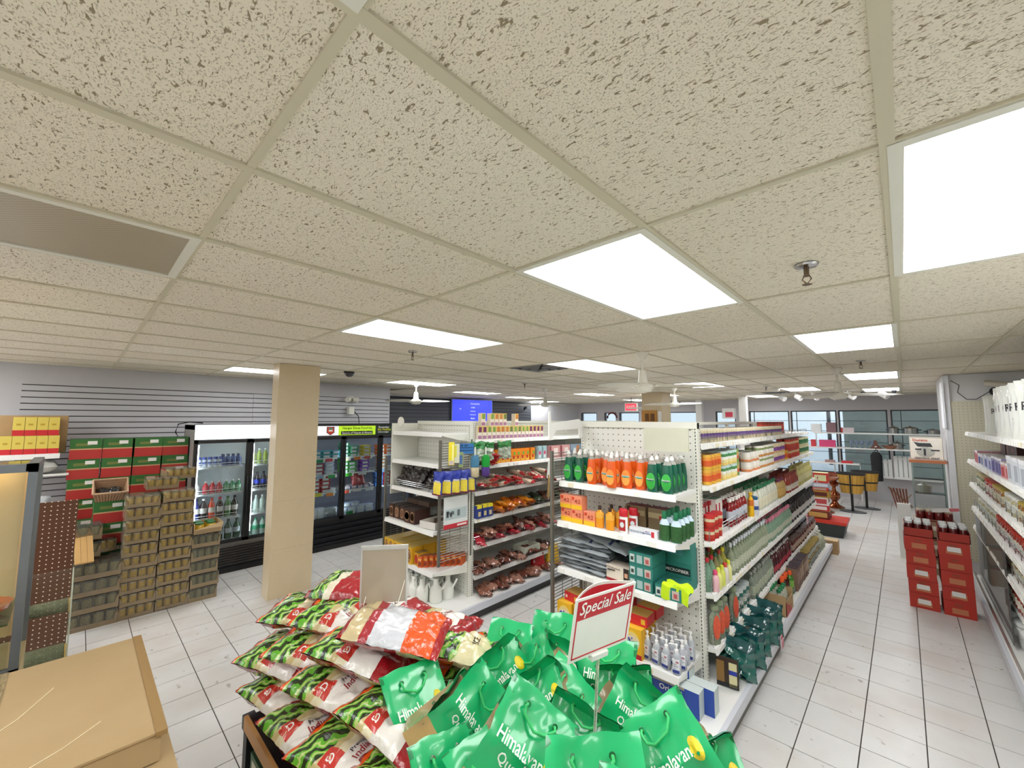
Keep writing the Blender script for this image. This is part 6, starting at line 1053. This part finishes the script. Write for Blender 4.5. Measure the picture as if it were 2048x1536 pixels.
# planters
def planter(x, y, lb):
    t = thing('barrel_planter', lb, 'planter', (x, y, 0)); st = MB(); r0, r1 = .19, .25
    for k in range(18):
        a0 = 2*math.pi*k/18; a1 = 2*math.pi*(k+.94)/18
        part('stave', MB().prism([(0, 0)], 'z', 0, 0) if False else (lambda m: (m.face([(r0*math.cos(a0), .75*r0*math.sin(a0), .42), (r0*math.cos(a1), .75*r0*math.sin(a1), .42), (r1*math.cos(a1), .75*r1*math.sin(a1), .84), (r1*math.cos(a0), .75*r1*math.sin(a0), .84)]), m)[1])(MB()), Q('#c99a3f', rough=.6, var=.12), t)
    part('hoop', MB().lathe([(.217, .60), (.223, .60), (.227, .63), (.221, .63)], 20, 0, sy=.76), BLACK, t, 40); part('rim', MB().lathe([(.245, .83), (.265, .84), (.265, .87), (.23, .87), (.22, .82), (0, .80)], 20, 0, sy=.76), Q('#26272a'), t, 40); part('planter_bottom', MB().lathe([(0, .42), (r0, .42)], 18, 0, sy=.75), Q('#8a682c'), t); part('stand_leg', MB().cyl(0, 0, .01, .42, .025, 8), BLACK, t, 40); part('stand_foot', MB().cyl(0, 0, 0, .015, .24, 20, sy=.7), Q('#55585c'), t, 40)
    part('stand_strap', MB().box(-.015, .015, -.195, -.185, .42, .84), BLACK, t)
planter(-.93, 12.15, 'front half-barrel wooden planter on a single black stand near the shop window'); planter(-.72, 12.85, 'rear half-barrel wooden planter on a black stand near the shop window')
cpm = M('#b06a48', .18, .9)
for n_, (x, y) in enumerate(((-1.40, 11.7), (-1.28, 12.5), (-1.90, 12.3))):
    t = place(proto('copper_pedestal', MB().lathe([(0, 0), (.19, 0), (.19, .02), (.09, .07), (.05, .14), (.11, .24), (.11, .32), (.04, .40), (.04, .48), (.12, .56), (.05, .62), (.10, .66), (.30, .76), (.31, .79), (.26, .77), (0, .70)], 20, 0), [cpm], (), 50), (x, y, 0), 0, ('front copper pedestal bowl beyond the right shelving', 'right copper pedestal bowl beside the planter', 'rear copper pedestal bowl')[n_], 'pedestal')
# stack of goods behind the gondola end
t = thing('display_table', 'low dark display stand beyond the end of the right shelving', 'stand', (-1.15, 9.6, 0)); part('stand_base', MB().prism([(-.28, 0), (.28, 0), (.33, .22), (-.33, .22)], 'y', -.3, .3), Q('#2b3230'), t); part('red_tray', MB().box(-.34, .34, -.31, .31, .22, .27), Q('#c93422'), t)
for n_, (w_, d_, h_, z_, c_, c2_, lb) in enumerate(((.34, .3, .14, .27, '#6b2a22', '#c9a45a', 'maroon and gold boxes on the red tray'), (.30, .26, .10, .41, '#b5202c', '#e6dcd8', 'red box above the maroon box'), (.26, .26, .14, .51, '#e3dcd8', '#b9444a', 'white box with red top in the display stack'), (.30, .26, .12, .65, '#a9872f', '#5c241a', 'brown and gold box in the display stack'), (.24, .24, .06, .77, '#c92c2c', '#b9a08a', 'thin red box under the chrome box'), (.26, .24, .08, .83, '#9aa6b8', '#d8dde4', 'silvery box in the display stack'), (.22, .22, .18, .91, '#c9342a', '#d8d8a4', 'top red box with pale green squares in the display stack'))): place(carton('gift_box', w_, d_, h_, Q(c_), [(.1, .9, .2, .8, Q(c2_))], top=Q(c2_)), (-1.22+.01*n_, 9.55, z_+.001), 3*(n_ % 3), lb, 'box')
# glass display case + pot box by the wall end
t = thing('glass_display_case', 'narrow glass display case with a wooden top beside the wall end', 'display case', (.235, 8.95, 0))
part('case_base', MB().box(-.17, .17, -.15, .15, 0, .70), Q('#9a9a90'), t); part('case_top', MB().box(-.20, .20, -.17, .17, 1.42, 1.46), Q('#b5704a', rough=.5), t)
for sx in (-1, 1):
    for sy in (-1, 1): part('corner_post', MB().box(sx*.17-.008, sx*.17+.008, sy*.15-.008, sy*.15+.008, .70, 1.42), M('#8fa09c', .3, .6), t)
part('glass_side', MB().box(-.17, .17, -.151, -.148, .70, 1.42).box(-.171, -.168, -.15, .15, .70, 1.42), GLASS, t); part('glass_shelf', MB().box(-.16, .16, -.14, .14, .96, .965), GLASS, t)
place(proto('white_casserole', MB().lathe([(0, 0), (.07, 0), (.09, .10), (.09, .11), (.03, .13), (.03, .145), (0, .15)], 16, 0), [Q('#e2e3d8', rough=.3)], (), 40), (.18, 8.95, .966), 0, 'white lidded casserole in the glass display case', 'casserole')
pb = MB().box(-.17, .17, -.052, -.05, .02, .33).prism([(.10*math.cos(a*.45)-.01, .12+.075*math.sin(a*.45)) for a in range(14)], 'y', -.054, -.052, 1).box(-.03, -.005, -.056, -.054, .07, .17, 2).prism([(-.09, .20), (.07, .20), (.05, .255), (-.07, .255), (-.13, .27)], 'y', -.055, -.053, 2).box(-.12, -.05, -.056, -.054, .15, .17, 2).box(.05, .14, -.056, -.054, .14, .16, 2).text('Durane', .16, T(-.06, -.0575, .30) @ FRONT, 3).text('stainless steel', .26, T(0, -.0575, .035) @ FRONT, 2)
place(('pot_box', MB().box(-.18, .18, -.05, .05, 0, .35).mesh('pot_box', Q('#c4b9ae')), [('printed_front', pb.mesh('pf', [Q('#ece6da'), Q('#b9b9b0'), Q('#3f4044'), Q('#c9503c')]))]), (.235, 8.88, 1.461), -3, 'pale box printed with a steel pot, on top of the glass display case', 'box')
t = thing('kindling_box', 'white bin holding brown sticks left of the display case', 'bin', (-.06, 8.75, 0)); part('bin_body', MB().box(-.08, .07, -.1, .1, 0, .80), Q('#dfe0dd'), t)
for k in range(6): part('stick', MB().tube([(-.05+.02*k, 0, .6), (-.14+.035*k, -.02, 1.02)], .012), Q('#7a4a3a'), t)
t = thing('folding_stand', 'thin brown folding stand leaning on the low wall under the window', 'stand', (-.05, 13.9, 0)); part('stand_leg', MB().tube([(-.3, 0, .42), (.1, -.25, .02)], .02), Q('#7a6a50'), t); part('stand_leg', MB().tube([(.1, 0, .28), (-.12, -.2, .02)], .014), Q('#9a8a6c'), t)
tag(link('boxes_on_sill', MB().box(-4.1, -3.75, 13.9, 14.1, 2.1, 2.42).box(-4.0, -3.8, 13.88, 13.9, 2.15, 2.3, 1).mesh('b', [WHITE, Q('#d8445c')]), None), 'white box with a pink mark high by the far window', 'box')
tag(link('wall_wreath', MB().tube([(-8.15+.2*math.cos(a*.4), 14.2, 2.12+.2*math.sin(a*.4)) for a in range(9)], .035, 8).mesh('w', Q('#6d2f34'), 60), None), 'dark red arch-shaped ornament in the far left window', 'ornament')
# ================================================================ FOREGROUND: rice bags on low stand
t = thing('display_stand', 'low black metal stand carrying the rice bags in the foreground', 'stand', (-1.75, 1.5, 0))
part('stand_top', MB().box(-1.02, 1.0, -.74, .50, .34, .38), Q('#1b1b1d', rough=.4), t); part('wood_edge', MB().box(-1.0, 1.0, -.76, -.74, .33, .40), Q('#b98b55', rough=.5), t, label='wooden front edge')
for (a, b) in ((-1.0, -.72), (.98, -.72), (-1.0, .46), (.98, .46)): part('leg', MB().box(a-.03, a+.03, b-.03, b+.03, 0, .34).box(a-.07, a+.03, b-.03, b+.03, .30, .37), BLACK, t)
place(carton('fruit_carton', .30, .35, .26, Q('#2f5a3a'), [(0, 1, 0, .45, Q('#a83a2c')), (.1, .5, .5, .9, Q('#c9c4ae'))], top=Q('#2b4a30')), (-2.50, .93, .0), 0, 'green and red carton on the floor beside the black stand leg', 'carton')
GR = Q('#5fae2c', rough=.22, coat=.6, var=.3, sc=30); GRD = Q('#26361f', rough=.22, coat=.6, var=.3, sc=30); CRM = Q('#ddd6b4', rough=.22, coat=.6, var=.06, sc=12); WHT = Q('#e6e3dc', rough=.22, coat=.6, var=.04, sc=12); RED = Q('#9c1c24', rough=.22, coat=.7, var=.12); ORG = Q('#e2571a', rough=.22, coat=.7, var=.12); GLD = Q('#b89a6a', rough=.2, coat=.8, var=.3, sc=20); LRED = Q('#c2342a', rough=.3, coat=.5)
def band_mat(name, w, l, stops, leaf=None, jit=.022, bow=.07):
    """printed film: colour bands along the bag with wavy borders; leaf = (v0, v1) is a green striped field"""
    def f(nt, N, L, b):
        tc = N.new('ShaderNodeTexCoord'); sp = N.new('ShaderNodeSeparateXYZ'); L.new(tc.outputs['Object'], sp.inputs[0])
        nz = N.new('ShaderNodeTexNoise'); nz.inputs['Scale'].default_value = 9; nz.inputs['Detail'].default_value = 1; L.new(tc.outputs['Object'], nz.inputs['Vector'])
        v = mth(N, L, 'ADD', mth(N, L, 'DIVIDE', sp.outputs[1], l), .5); u = mth(N, L, 'DIVIDE', sp.outputs[0], w)
        v = mth(N, L, 'ADD', v, mth(N, L, 'MULTIPLY', mth(N, L, 'SUBTRACT', nz.outputs['Fac'], .5), jit*4)); v = mth(N, L, 'ADD', v, mth(N, L, 'MULTIPLY', mth(N, L, 'MULTIPLY', u, u), bow*3))
        r = N.new('ShaderNodeValToRGB'); r.color_ramp.interpolation = 'CONSTANT'; L.new(v, r.inputs[0]); e = r.color_ramp.elements
        while len(e) < len(stops): e.new(.5)
        for q, (p, c) in zip(e, stops): q.position = p; q.color = lin(c)+(1,)
        col = r.outputs[0]
        if leaf:
            wv = N.new('ShaderNodeTexWave'); wv.bands_direction = 'DIAGONAL'; wv.inputs['Scale'].default_value = 9; wv.inputs['Distortion'].default_value = 5; wv.inputs['Detail'].default_value = 2; wv.inputs['Detail Scale'].default_value = 1.5; L.new(tc.outputs['Object'], wv.inputs['Vector'])
            g = mixc(N, L, mth(N, L, 'GREATER_THAN', wv.outputs['Fac'], .60), lin('#63b02e'), lin('#1f3318')); g = mixc(N, L, mth(N, L, 'LESS_THAN', wv.outputs['Fac'], .12), g, lin('#b9cf7a'))
            m = mth(N, L, 'MULTIPLY', mth(N, L, 'GREATER_THAN', v, leaf[0]), mth(N, L, 'LESS_THAN', v, leaf[1])); col = mixc(N, L, m, col, g)
        n3 = N.new('ShaderNodeTexNoise'); n3.inputs['Scale'].default_value = 30; n3.inputs['Detail'].default_value = 4; L.new(tc.outputs['Object'], n3.inputs['Vector'])
        bp = N.new('ShaderNodeBump'); bp.inputs['Strength'].default_value = .45; bp.inputs['Distance'].default_value = .01; L.new(n3.outputs['Fac'], bp.inputs['Height']); L.new(bp.outputs[0], b.inputs['Normal']); L.new(bp.outputs[0], b.inputs['Coat Normal'])
        L.new(col, b.inputs['Base Color']); b.inputs['Coat Weight'].default_value = .8; b.inputs['Coat Roughness'].default_value = .07
    return node_mat(name, f, .25)
RI = band_mat('rice_film', .36, .54, [(0, '#8e141d'), (.065, '#e2571a'), (.10, '#cbbf7a'), (.36, '#cdbd88'), (.43, '#e2dbb8'), (.52, '#e6e3dc'), (.82, '#98161f')], (.10, .37))
RI2 = band_mat('rice_film_labelled', .36, .54, [(0, '#98161f'), (.06, '#cdbb90'), (.22, '#a8303a'), (.31, '#cfd2d8'), (.64, '#e2571a'), (.93, '#a81c22')], None, .006, .0)
RI3 = band_mat('rice_film_orange', .34, .50, [(0, '#98161f'), (.06, '#ea5c18'), (.26, '#8fae4a'), (.62, '#ddd3a8')], (.26, .60))
RI4 = band_mat('rice_film_red', .34, .52, [(0, '#98161f'), (.10, '#7da04a'), (.28, '#e4dcc4'), (.38, '#a5202a'), (.86, '#e0d8c4')], (.08, .28), .012, .02)
mats = [RI, RED, CRM]; ricemat = lambda u, v, s: 0 if s > 0 else (1 if v < .6 else 2)
K_ = Q('#1d1a1c', rough=.5); BR_ = Q('#4a3322', rough=.5)
tx = [('Indian Rice', .55, .42, .61, 180, Q('#9c2430')), ('Premium', .30, .5, .545, 180, K_), ('ZENO', .36, .36, .72, 180, BR_), ('D', .09, .82, .43, 180, WHITE)]
def logo_on(pr, w, l, t):
    src = MB(); src.v = [tuple(v.co) for v in pr[1].vertices]; src.f = [tuple(q.vertices) for q in pr[1].polygons]; dz = drape(src, 'z', .0014)
    m = MB(); n = 6
    def P(i, j): return tuple(dz(Vector(((.70+.23*i/n-.5)*w, (.36+.15*j/n-.5)*l, 0))))
    for i in range(n):
        for j in range(n): m.face([P(i, j), P(i+1, j), P(i+1, j+1), P(i, j+1)])
    pr[2].append(('red_logo', m.mesh('red_logo', LRED))); return pr
rA = logo_on(pouch('rice_bag', .36, .54, .13, mats, ricemat, seed=1, nx=24, ny=36, crumple=.008, texts=tx), .36, .54, .13)
rB = logo_on(pouch('rice_bag', .36, .54, .13, mats, ricemat, seed=2, nx=24, ny=36, crumple=.011, texts=[tx[1], tx[0], tx[3]]), .36, .54, .13)
rC = pouch('rice_bag', .36, .54, .13, [RI2, RED, CRM], ricemat, seed=3, nx=24, ny=40, crumple=.011); rO = pouch('rice_bag', .34, .50, .13, [RI3, ORG, CRM], ricemat, seed=4, nx=24, ny=40, crumple=.011, texts=[('RICE', .3, .5, .78, 180, K_)])
rR = pouch('rice_bag', .34, .52, .15, [RI4, RED, CRM], ricemat, seed=5, nx=22, ny=34, crumple=.010)
# (proto, x, y, z, tilt about own width, roll, heading, label)
rice = [
 (rB, -2.88, 1.00, .40, 0, 2, -104, 'lowest rice bag at the far left of the pile'), (rA, -2.70, .82, .395, -3, 2, -100, 'rice bag sticking over the left stand corner, bottom layer'), (rB, -2.30, .80, .395, -2, -2, -96, 'rice bag in the bottom layer above the wooden edge'),
 (rA, -1.98, .86, .42, -5, 3, -108, 'rice bag with a red logo at the bottom frame edge'), (rB, -1.62, .92, .43, -4, 3, -104, 'white-faced rice bag beside the first green carrier bag'),
 (rC, -2.45, 1.20, .40, 0, 0, -90, 'buried rice bag in the middle of the bottom layer'), (rC, -1.95, 1.28, .40, 0, 0, -90, 'buried rice bag at the right of the bottom layer'), (rC, -2.40, 1.55, .40, 0, 0, -90, 'buried rice bag at the back of the bottom layer'),
 (rA, -2.84, .92, .53, -5, 4, -116, 'rice bag drooping over the left side, green stripe and small red logo'), (rB, -2.24, 1.00, .56, -9, 4, -114, 'rice bag with large lettering and red logo, second layer front'), (rA, -1.80, 1.12, .56, -6, 0, -100, 'rice bag under the white-ended one, red lower edge'),
 (rB, -2.58, 1.06, .62, -7, 5, -122, 'rice bag with its green stripes hanging below the left corner bag'), (rC, -2.30, 1.40, .56, 0, 0, -90, 'buried rice bag in the second layer'), (rO, -1.86, 1.62, .48, -4, 0, -66, 'lower orange and green rice bag partly under another'),
 (rA, -2.94, 1.14, .69, -4, 6, -126, 'rice bag with orange seam at the upper left corner of the pile'), (rA, -2.22, 1.14, .70, -9, -2, -118, 'rice bag with red square logo and glossy white end, third layer'), (rB, -2.58, 1.20, .75, -5, 4, -122, 'rice bag with bright green leaves left of the white label'),
 (rR, -2.74, 1.34, .83, 0, 6, -62, 'highest rice bag with a big red panel beside the column'), (rA, -2.44, 1.38, .80, -2, 2, -98, 'rice bag with green leaves behind the clear sign holder'), (rB, -2.20, 1.60, .68, -2, 0, -66, 'rice bag with scribbled print at the far edge of the pile'),
 (rO, -1.98, 1.56, .66, -10, -4, -52, 'orange-ended rice bag with green leaves right of the white label'), (rO, -1.80, 1.80, .58, -8, -2, -50, 'orange and green rice bag next to the green carrier bags'),
 (rC, -2.06, 1.25, .84, -9, 5, -52, 'topmost rice bag with a silver-white label and an orange end')]
for pr, x, y, z, tl_, rl_, hd, lb in rice: place(pr, (x+(.02 if y < .95 else -.03), y+(.14 if y < .9 else (.08 if y < 1.03 else .03)), z), 0, lb, 'rice bag', 'plastic rice bags in a pile', rot=(R(tl_), R(rl_), R(hd if hd > -91 else -180-hd)))
# crinkled red bag ends on the left side of the pile
# clear sign holder
t = thing('sign_holder', 'empty clear sign holder on thin wires standing in the rice bags', 'sign holder', (-2.27, 1.30, .96)); t.rotation_euler = (0, 0, R(52))
part('holder_plate', MB().box(-.13, .13, -.003, .003, .02, .335), M('#b8ac98', .3, var=.04, alpha=.82), t, label='beige clear plate'); part('holder_rim', MB().box(-.135, .135, -.006, .006, .32, .345).box(-.135, -.125, -.006, .006, .0, .34).box(.125, .135, -.006, .006, 0, .34), M('#dfe2df', .2, alpha=.55), t)
part('wire', MB().tube([(-.10, 0, .06), (-.13, -.12, -.12)], .0025, 5).tube([(.12, 0, .14), (.05, -.14, -.10)], .0025, 5), Q('#e6e2d8', rough=.3), t)
# ---------------------------------------------------------------- green carrier bags
G_ = Q('#17b06a', rough=.28, coat=.5, var=.10, sc=10); GD_ = Q('#0d7a45', rough=.3, coat=.4, var=.12, sc=10); TAN = Q('#c3a166', rough=.35, coat=.5, var=.15, sc=20); CLR = Q('#9c8a66', rough=.2, coat=.7, var=.2, sc=30); YEL = Q('#e6cf2e', rough=.3); WT = Q('#eef2ea', rough=.4); ROPE = Q('#3fbf6e', rough=.8)
def green_bag(seed, fold=1.):
    W2, D2, Hb = .135, .060, .30; nx, nd = 14, 5; rings = []; q = random.Random(seed); ph = q.uniform(0, 6); mb = MB()
    zs = [0, .03, .08, .13, .18, .22, .26, .30, .335, .36, .395, .43]
    for zi, z in enumerate(zs):
        if z <= .26: w, d = W2*(1-.04*math.sin(z*9+ph)), D2*(1+.15*math.sin(z*8+ph))
        else: k = min(1, (z-.26)/.10); w, d = W2*(1+.03*k), D2*(1-k)+.004
        ly = 0; lz = z
        if z > .335: a = (z-.335)/.095; ly = fold*.050*a*a; lz = z-abs(fold)*.02*a*a
        ring = []
        for side in range(4):
            n = nx if side % 2 == 0 else nd
            for i in range(n):
                u = i/n
                if side == 0: x, y = -w+2*w*u, -d*(1+.35*math.sin(math.pi*u)*(z < .3))
                elif side == 1: x, y = w*(1-.25*math.sin(math.pi*u)*(.1 < z)), -d+2*d*u
                elif side == 2: x, y = w-2*w*u, d*(1+.35*math.sin(math.pi*u)*(z < .3))
                else: x, y = -w*(1-.25*math.sin(math.pi*u)*(.1 < z)), d-2*d*u
                nz = noise.noise(Vector((x*14+seed*3, y*16, z*13)))*.018+noise.noise(Vector((x*34+seed, y*30, z*30)))*.010
                ring.append((x+nz*.5, y+ly+nz*(1. if z > .02 else .2), lz+(noise.noise(Vector((x*9, seed, 2)))*.012 if zi == len(zs)-1 else 0)))
        rings.append(ring)
    N_ = 2*(nx+nd); mb.v = [p for r_ in rings for p in r_]
    for a in range(len(zs)-1):
        zc = (zs[a]+zs[a+1])/2
        for k in range(N_):
            k2 = (k+1) % N_; mb.f.append((a*N_+k, a*N_+k2, (a+1)*N_+k2, (a+1)*N_+k))
            if k < nx: side, u = 0, (k+.5)/nx
            elif k < nx+nd: side, u = 1, 0
            elif k < 2*nx+nd: side, u = 2, (k-nx-nd+.5)/nx
            else: side, u = 3, 0
            if side in (0, 2):
                lim = .12+.10*(abs(u-.15) if side == 0 else abs(u-.85))**1.2; m = 0 if zc > lim else 2
                if zc > .335: m = 0
            else: m = 3 if zc < .30 else 1
            mb.m.append(m)
    mb.f.append(tuple(range(N_))[::-1]); mb.m.append(2)
    onf = drape(mb, 'y', .0025)
    pr = MB().text('Himalayan', .170, T(-.018, 0, .270) @ FRONT, 0, h=.042, fn=onf).text('Queen', .10, T(-.018, 0, .222) @ FRONT, 0, h=.038, fn=onf)
    oval = MB(); n = 14; pts = [Vector((.088+.022*math.cos(2*math.pi*k/n), 0, .268+.032*math.sin(2*math.pi*k/n))) for k in range(n)]; ctr = tuple(onf(Vector((.088, 0, .268)))); ins = [tuple(onf(Vector((.088+.012*math.cos(2*math.pi*k/n), 0, .268+.018*math.sin(2*math.pi*k/n))))) for k in range(n)]; outp = [tuple(onf(p)) for p in pts]
    for k in range(n): q2 = (k+1) % n; oval.face([ctr, ins[k], ins[q2]]); oval.face([ins[k], outp[k], outp[q2], ins[q2]])
    side = MB().text('Himalayan Queen', .17, T(W2*.80+.004, 0, .14) @ RIGHT @ RZ(90), 0).text('Himalayan Queen', .17, T(-W2*.80-.004, 0, .14) @ RZ(180) @ RIGHT @ RZ(90), 0)
    rp = MB(); s1 = q.uniform(-.02, .02)
    for yy, sg_ in ((-.012, -1), (.020, 1)):
        y0 = yy+fold*.03*.25; rp.tube([(-.055, y0, .372), (-.060, y0+sg_*.02, .368), (-.052, y0+sg_*.035+s1, .348), (-.015+s1, y0+sg_*.042, .330), (.03, y0+sg_*.038, .340), (.058, y0+sg_*.02, .366), (.055, y0, .372)], .0052, 7)
    ey = MB()
    for x in (-.055, .055):
        for yy in (-.010, .018): ey.tube([(x, yy+fold*.008-.004, .372), (x, yy+fold*.008+.004, .372)], .010, 10)
    return ('rice_carrier_bag', mb.mesh('rice_carrier_bag', [G_, GD_, TAN, CLR], 50), [('printed_name', pr.mesh('printed_name', WT)), ('yellow_badge', oval.mesh('yellow_badge', YEL)), ('rope_handle', rp.mesh('rope_handle', ROPE, 60)), ('eyelet', ey.mesh('eyelet', CHROME, 60)), ('side_print', side.mesh('side_print', Q('#3a3024')))])
gb_ = [green_bag(k, f) for k, f in enumerate((1., -1.2, .8, -.6, 1.3))]
green = [  # x, y, z, lean, roll, heading, kit, scale, label
 (-1.722, 1.217, 0.411, -12, -4, 80, 0, 1.05, 'green rice carrier bag at the front left, name readable and handles drooping'),
 (-1.541, 1.433, 0.494, -8, -34, 82, 1, 0.95, 'green rice carrier bag second from left with its band folded up steeply'),
 (-1.607, 1.135, 0.590, -10, 52, 38, 2, 1.00, 'green rice carrier bag lying sideways with its name running downhill'),
 (-1.547, 1.820, 0.481, -4, -38, 56, 3, 1.00, 'green rice carrier bag with a steep folded flap above the sideways bag'),
 (-1.817, 1.841, 0.424, -8, 6, 30, 4, 0.95, 'green rice carrier bag at the far left of the group by the aisle tiles'),
 (-1.288, 1.828, 0.528, -6, -44, 21, 0, 1.00, 'bright green rice carrier bag leaning left with its band tilted up'),
 (-1.139, 1.628, 0.542, -14, -36, 37, 1, 1.00, 'green rice carrier bag with big looping handles left of the sale sign'),
 (-1.622, 2.096, 0.400, -6, 0, 28, 2, 1.05, 'green rice carrier bag directly left of the sale sign, top edge level'),
 (-1.483, 1.795, 0.473, -8, 24, 55, 3, 0.95, 'green rice carrier bag right behind the left edge of the sale sign'),
 (-1.415, 1.560, 0.522, -10, 42, 19, 4, 1.00, 'green rice carrier bag whose flap runs down to the sign pole'),
 (-1.214, 1.087, 0.560, -20, 34, 31, 0, 1.15, 'large green rice carrier bag in the front middle, name slanting down'),
 (-1.139, 1.414, 0.470, -16, 24, 28, 1, 1.05, 'green rice carrier bag with a straight cord left of the sign pole base'),
 (-0.670, 1.164, 0.510, -24, -10, 33, 2, 1.20, 'green rice carrier bag at the bottom edge, folded like a peak'),
 (-1.111, 1.762, 0.447, -14, 36, 32, 3, 1.05, 'green rice carrier bag in front of the blue boxes, round yellow badge'),
 (-0.542, 1.724, 0.518, -18, -36, 38, 4, 1.10, 'green rice carrier bag at right, name and badge tilted uphill'),
 (-0.558, 1.829, 0.439, -6, -18, 42, 1, 0.95, 'green rice carrier bag at the lower right corner with an upright flap'),
 (-1.223, 2.026, 0.400, -6, 0, 21, 0, 1.10, 'tall rice carrier bag with tan sides hidden behind the sale sign'),
 (-0.840, 0.836, 0.550, -16, 14, 36, 3, 1.10, 'green rice carrier bag cut by the bottom frame edge, left one'),
 (-1.183, 1.170, 0.424, -6, -6, 81, 4, 1.00, 'tan-sided rice carrier bag at the bottom edge under the sideways bag'),
 (-0.602, 1.133, 0.518, -14, 8, 34, 2, 1.10, 'green rice carrier bag cut by the bottom frame edge, right one'),
 (-1.345, 1.031, 0.400, -2, 4, 84, 0, 1.00, 'tan-sided rice carrier bag at the bottom left, showing its gusset'),
 (-1.078, 2.023, 0.400, -6, -6, 33, 1, 1.00, 'rice carrier bag with dark gusset right of the sign pole')]
for x, y, z, ax, ay, hd, k, sc, lb in green: place(gb_[k], (x, y, z), 0, lb, 'carrier bag', 'green rice carrier bags', rot=(R(ax), R(ay), R(hd)), scale=(sc, sc, sc))
# ---------------------------------------------------------------- sale sign
t = thing('sale_sign', 'white and red sign reading Special Sale on a clear pole among the green bags', 'sign', (-1.03, 1.57, .40))
SW, SH = .30, .25; rd_ = Q('#c2202e', rough=.4); SM_ = Q('#e9ebe2', rough=.4)
s0 = part('sign_board', MB().box(-SW/2, SW/2, -.002, .002, 0, SH), SM_, t); s0.location = (.147, -.161, .778); s0.rotation_euler = (R(13.3), R(-1.3), R(74.5))
brd = MB()
for q in ((-.138, .138, .012, .017), (-.138, .138, .236, .240), (-.138, -.133, .012, .24), (.133, .138, .012, .24)): brd.box(q[0], q[1], -.0032, -.002, q[2], q[3])
brd.box(-.138, .138, -.0035, -.002, .165, .24)
part('red_print', brd, rd_, s0); part('sign_letters', MB().text('Special Sale', .255, T(-.0, -.0055, .203) @ FRONT, 0, h=.062, shear=.25), Q('#f6f5ee', rough=.4), s0)
bk = MB(); n = 10
for k in range(n):
    a, b = k/n, (k+1)/n; ya, yb = .002+.05*math.sin(math.pi*a), .002+.05*math.sin(math.pi*b); xa, xb = -SW/2+SW*a, -SW/2+SW*b
    bk.face([(xa, ya, 0), (xb, yb, 0), (xb, yb, SH), (xa, ya, SH)], 0); bk.face([(xb, yb-.002, 0), (xa, ya-.002, 0), (xa, ya-.002, .16), (xb, yb-.002, .16)], 0); bk.face([(xb, yb-.002, .16), (xa, ya-.002, .16), (xa, ya-.002, SH-.012), (xb, yb-.002, SH-.012)], 1 if 0 < k < n-1 else 0)
    bk.face([(xa, ya, SH), (xb, yb, SH), (xb, yb-.002, SH), (xa, ya-.002, SH)], 0)
part('bowed_back_board', bk, [SM_, rd_], s0)
part('clear_pole', MB().tube([(0, 0, .0), (.147, -.161, .80)], .0065, 8), clearm('#d8dcc8', .6), t, 40); part('pole_clip', MB().box(-.04, .04, -.012, .012, -.02, .0), Q('#e9eae4'), s0)
# ---------------------------------------------------------------- cardboard cartons front left
def f_card(nt, N, L, b):
    v = obj_vec(N, L, (3, 3, 3)); n1 = N.new('ShaderNodeTexNoise'); n1.inputs['Scale'].default_value = 1.4; n1.inputs['Detail'].default_value = 6; L.new(v, n1.inputs['Vector'])
    v2 = obj_vec(N, L, (2.2, 2.2, 1)); w = N.new('ShaderNodeTexWave'); w.inputs['Scale'].default_value = .55; w.inputs['Distortion'].default_value = 7; w.inputs['Detail'].default_value = 3; L.new(v2, w.inputs['Vector'])
    c = mixc(N, L, n1.outputs['Fac'], lin('#a3885f'), lin('#b29a72')); L.new(c, b.inputs['Base Color'])
CB_M = node_mat('corrugated_card', f_card, .75)
t = thing('cardboard_carton', 'large plain cardboard carton on top at the lower left corner', 'carton', (-2.27, -.30, .91))
part('carton_body', MB().box(-.45, .40, -.60, .56, 0, .088), CB_M, t)
part('carton_flap', MB().box(-.455, .405, -.60, .565, .088, .095), CB_M, t); part('flap_edge', MB().box(-.46, .41, .545, .575, .082, .098), Q('#927447', rough=.8), t); part('packing_tape', MB().box(-.46, .41, -.05, .17, .0955, .0965), glass_mat('tape', '#d9c49a', haze=.35), t, label='clear packing tape')
part('staple_hole', MB().cyl(-.40, .02, .0965, .0972, .008, 8).cyl(-.405, .06, .0965, .0972, .008, 8), Q('#4a3a22'), t)
part('scratch', MB().tube([(-.18, .30, .096), (-.02, .22, .096), (.12, .10, .096), (.26, -.05, .096), (.38, -.20, .096)], .0018, 4).tube([(.20, .42, .096), (.28, .33, .096), (.33, .24, .096)], .0015, 4), Q('#ecdcba', rough=.7), t)
t = thing('cardboard_carton', 'lower cardboard carton peeking out under the top one, lower left', 'carton', (-2.02, -.30, .40)); part('carton_body', MB().box(-.62, .62, -.60, .60, 0, .505), CB_M, t)
t = thing('carton_table', 'plain board table carrying the cartons at lower left', 'table', (-2.02, -.30, 0)); part('table_top', MB().box(-.65, .65, -.62, .60, .36, .398), CARD, t)
for a in (-.6, .6):
    for b in (-.57, .55): part('leg', MB().box(a-.03, a+.03, b-.03, b+.03, 0, .36), CARD, t)
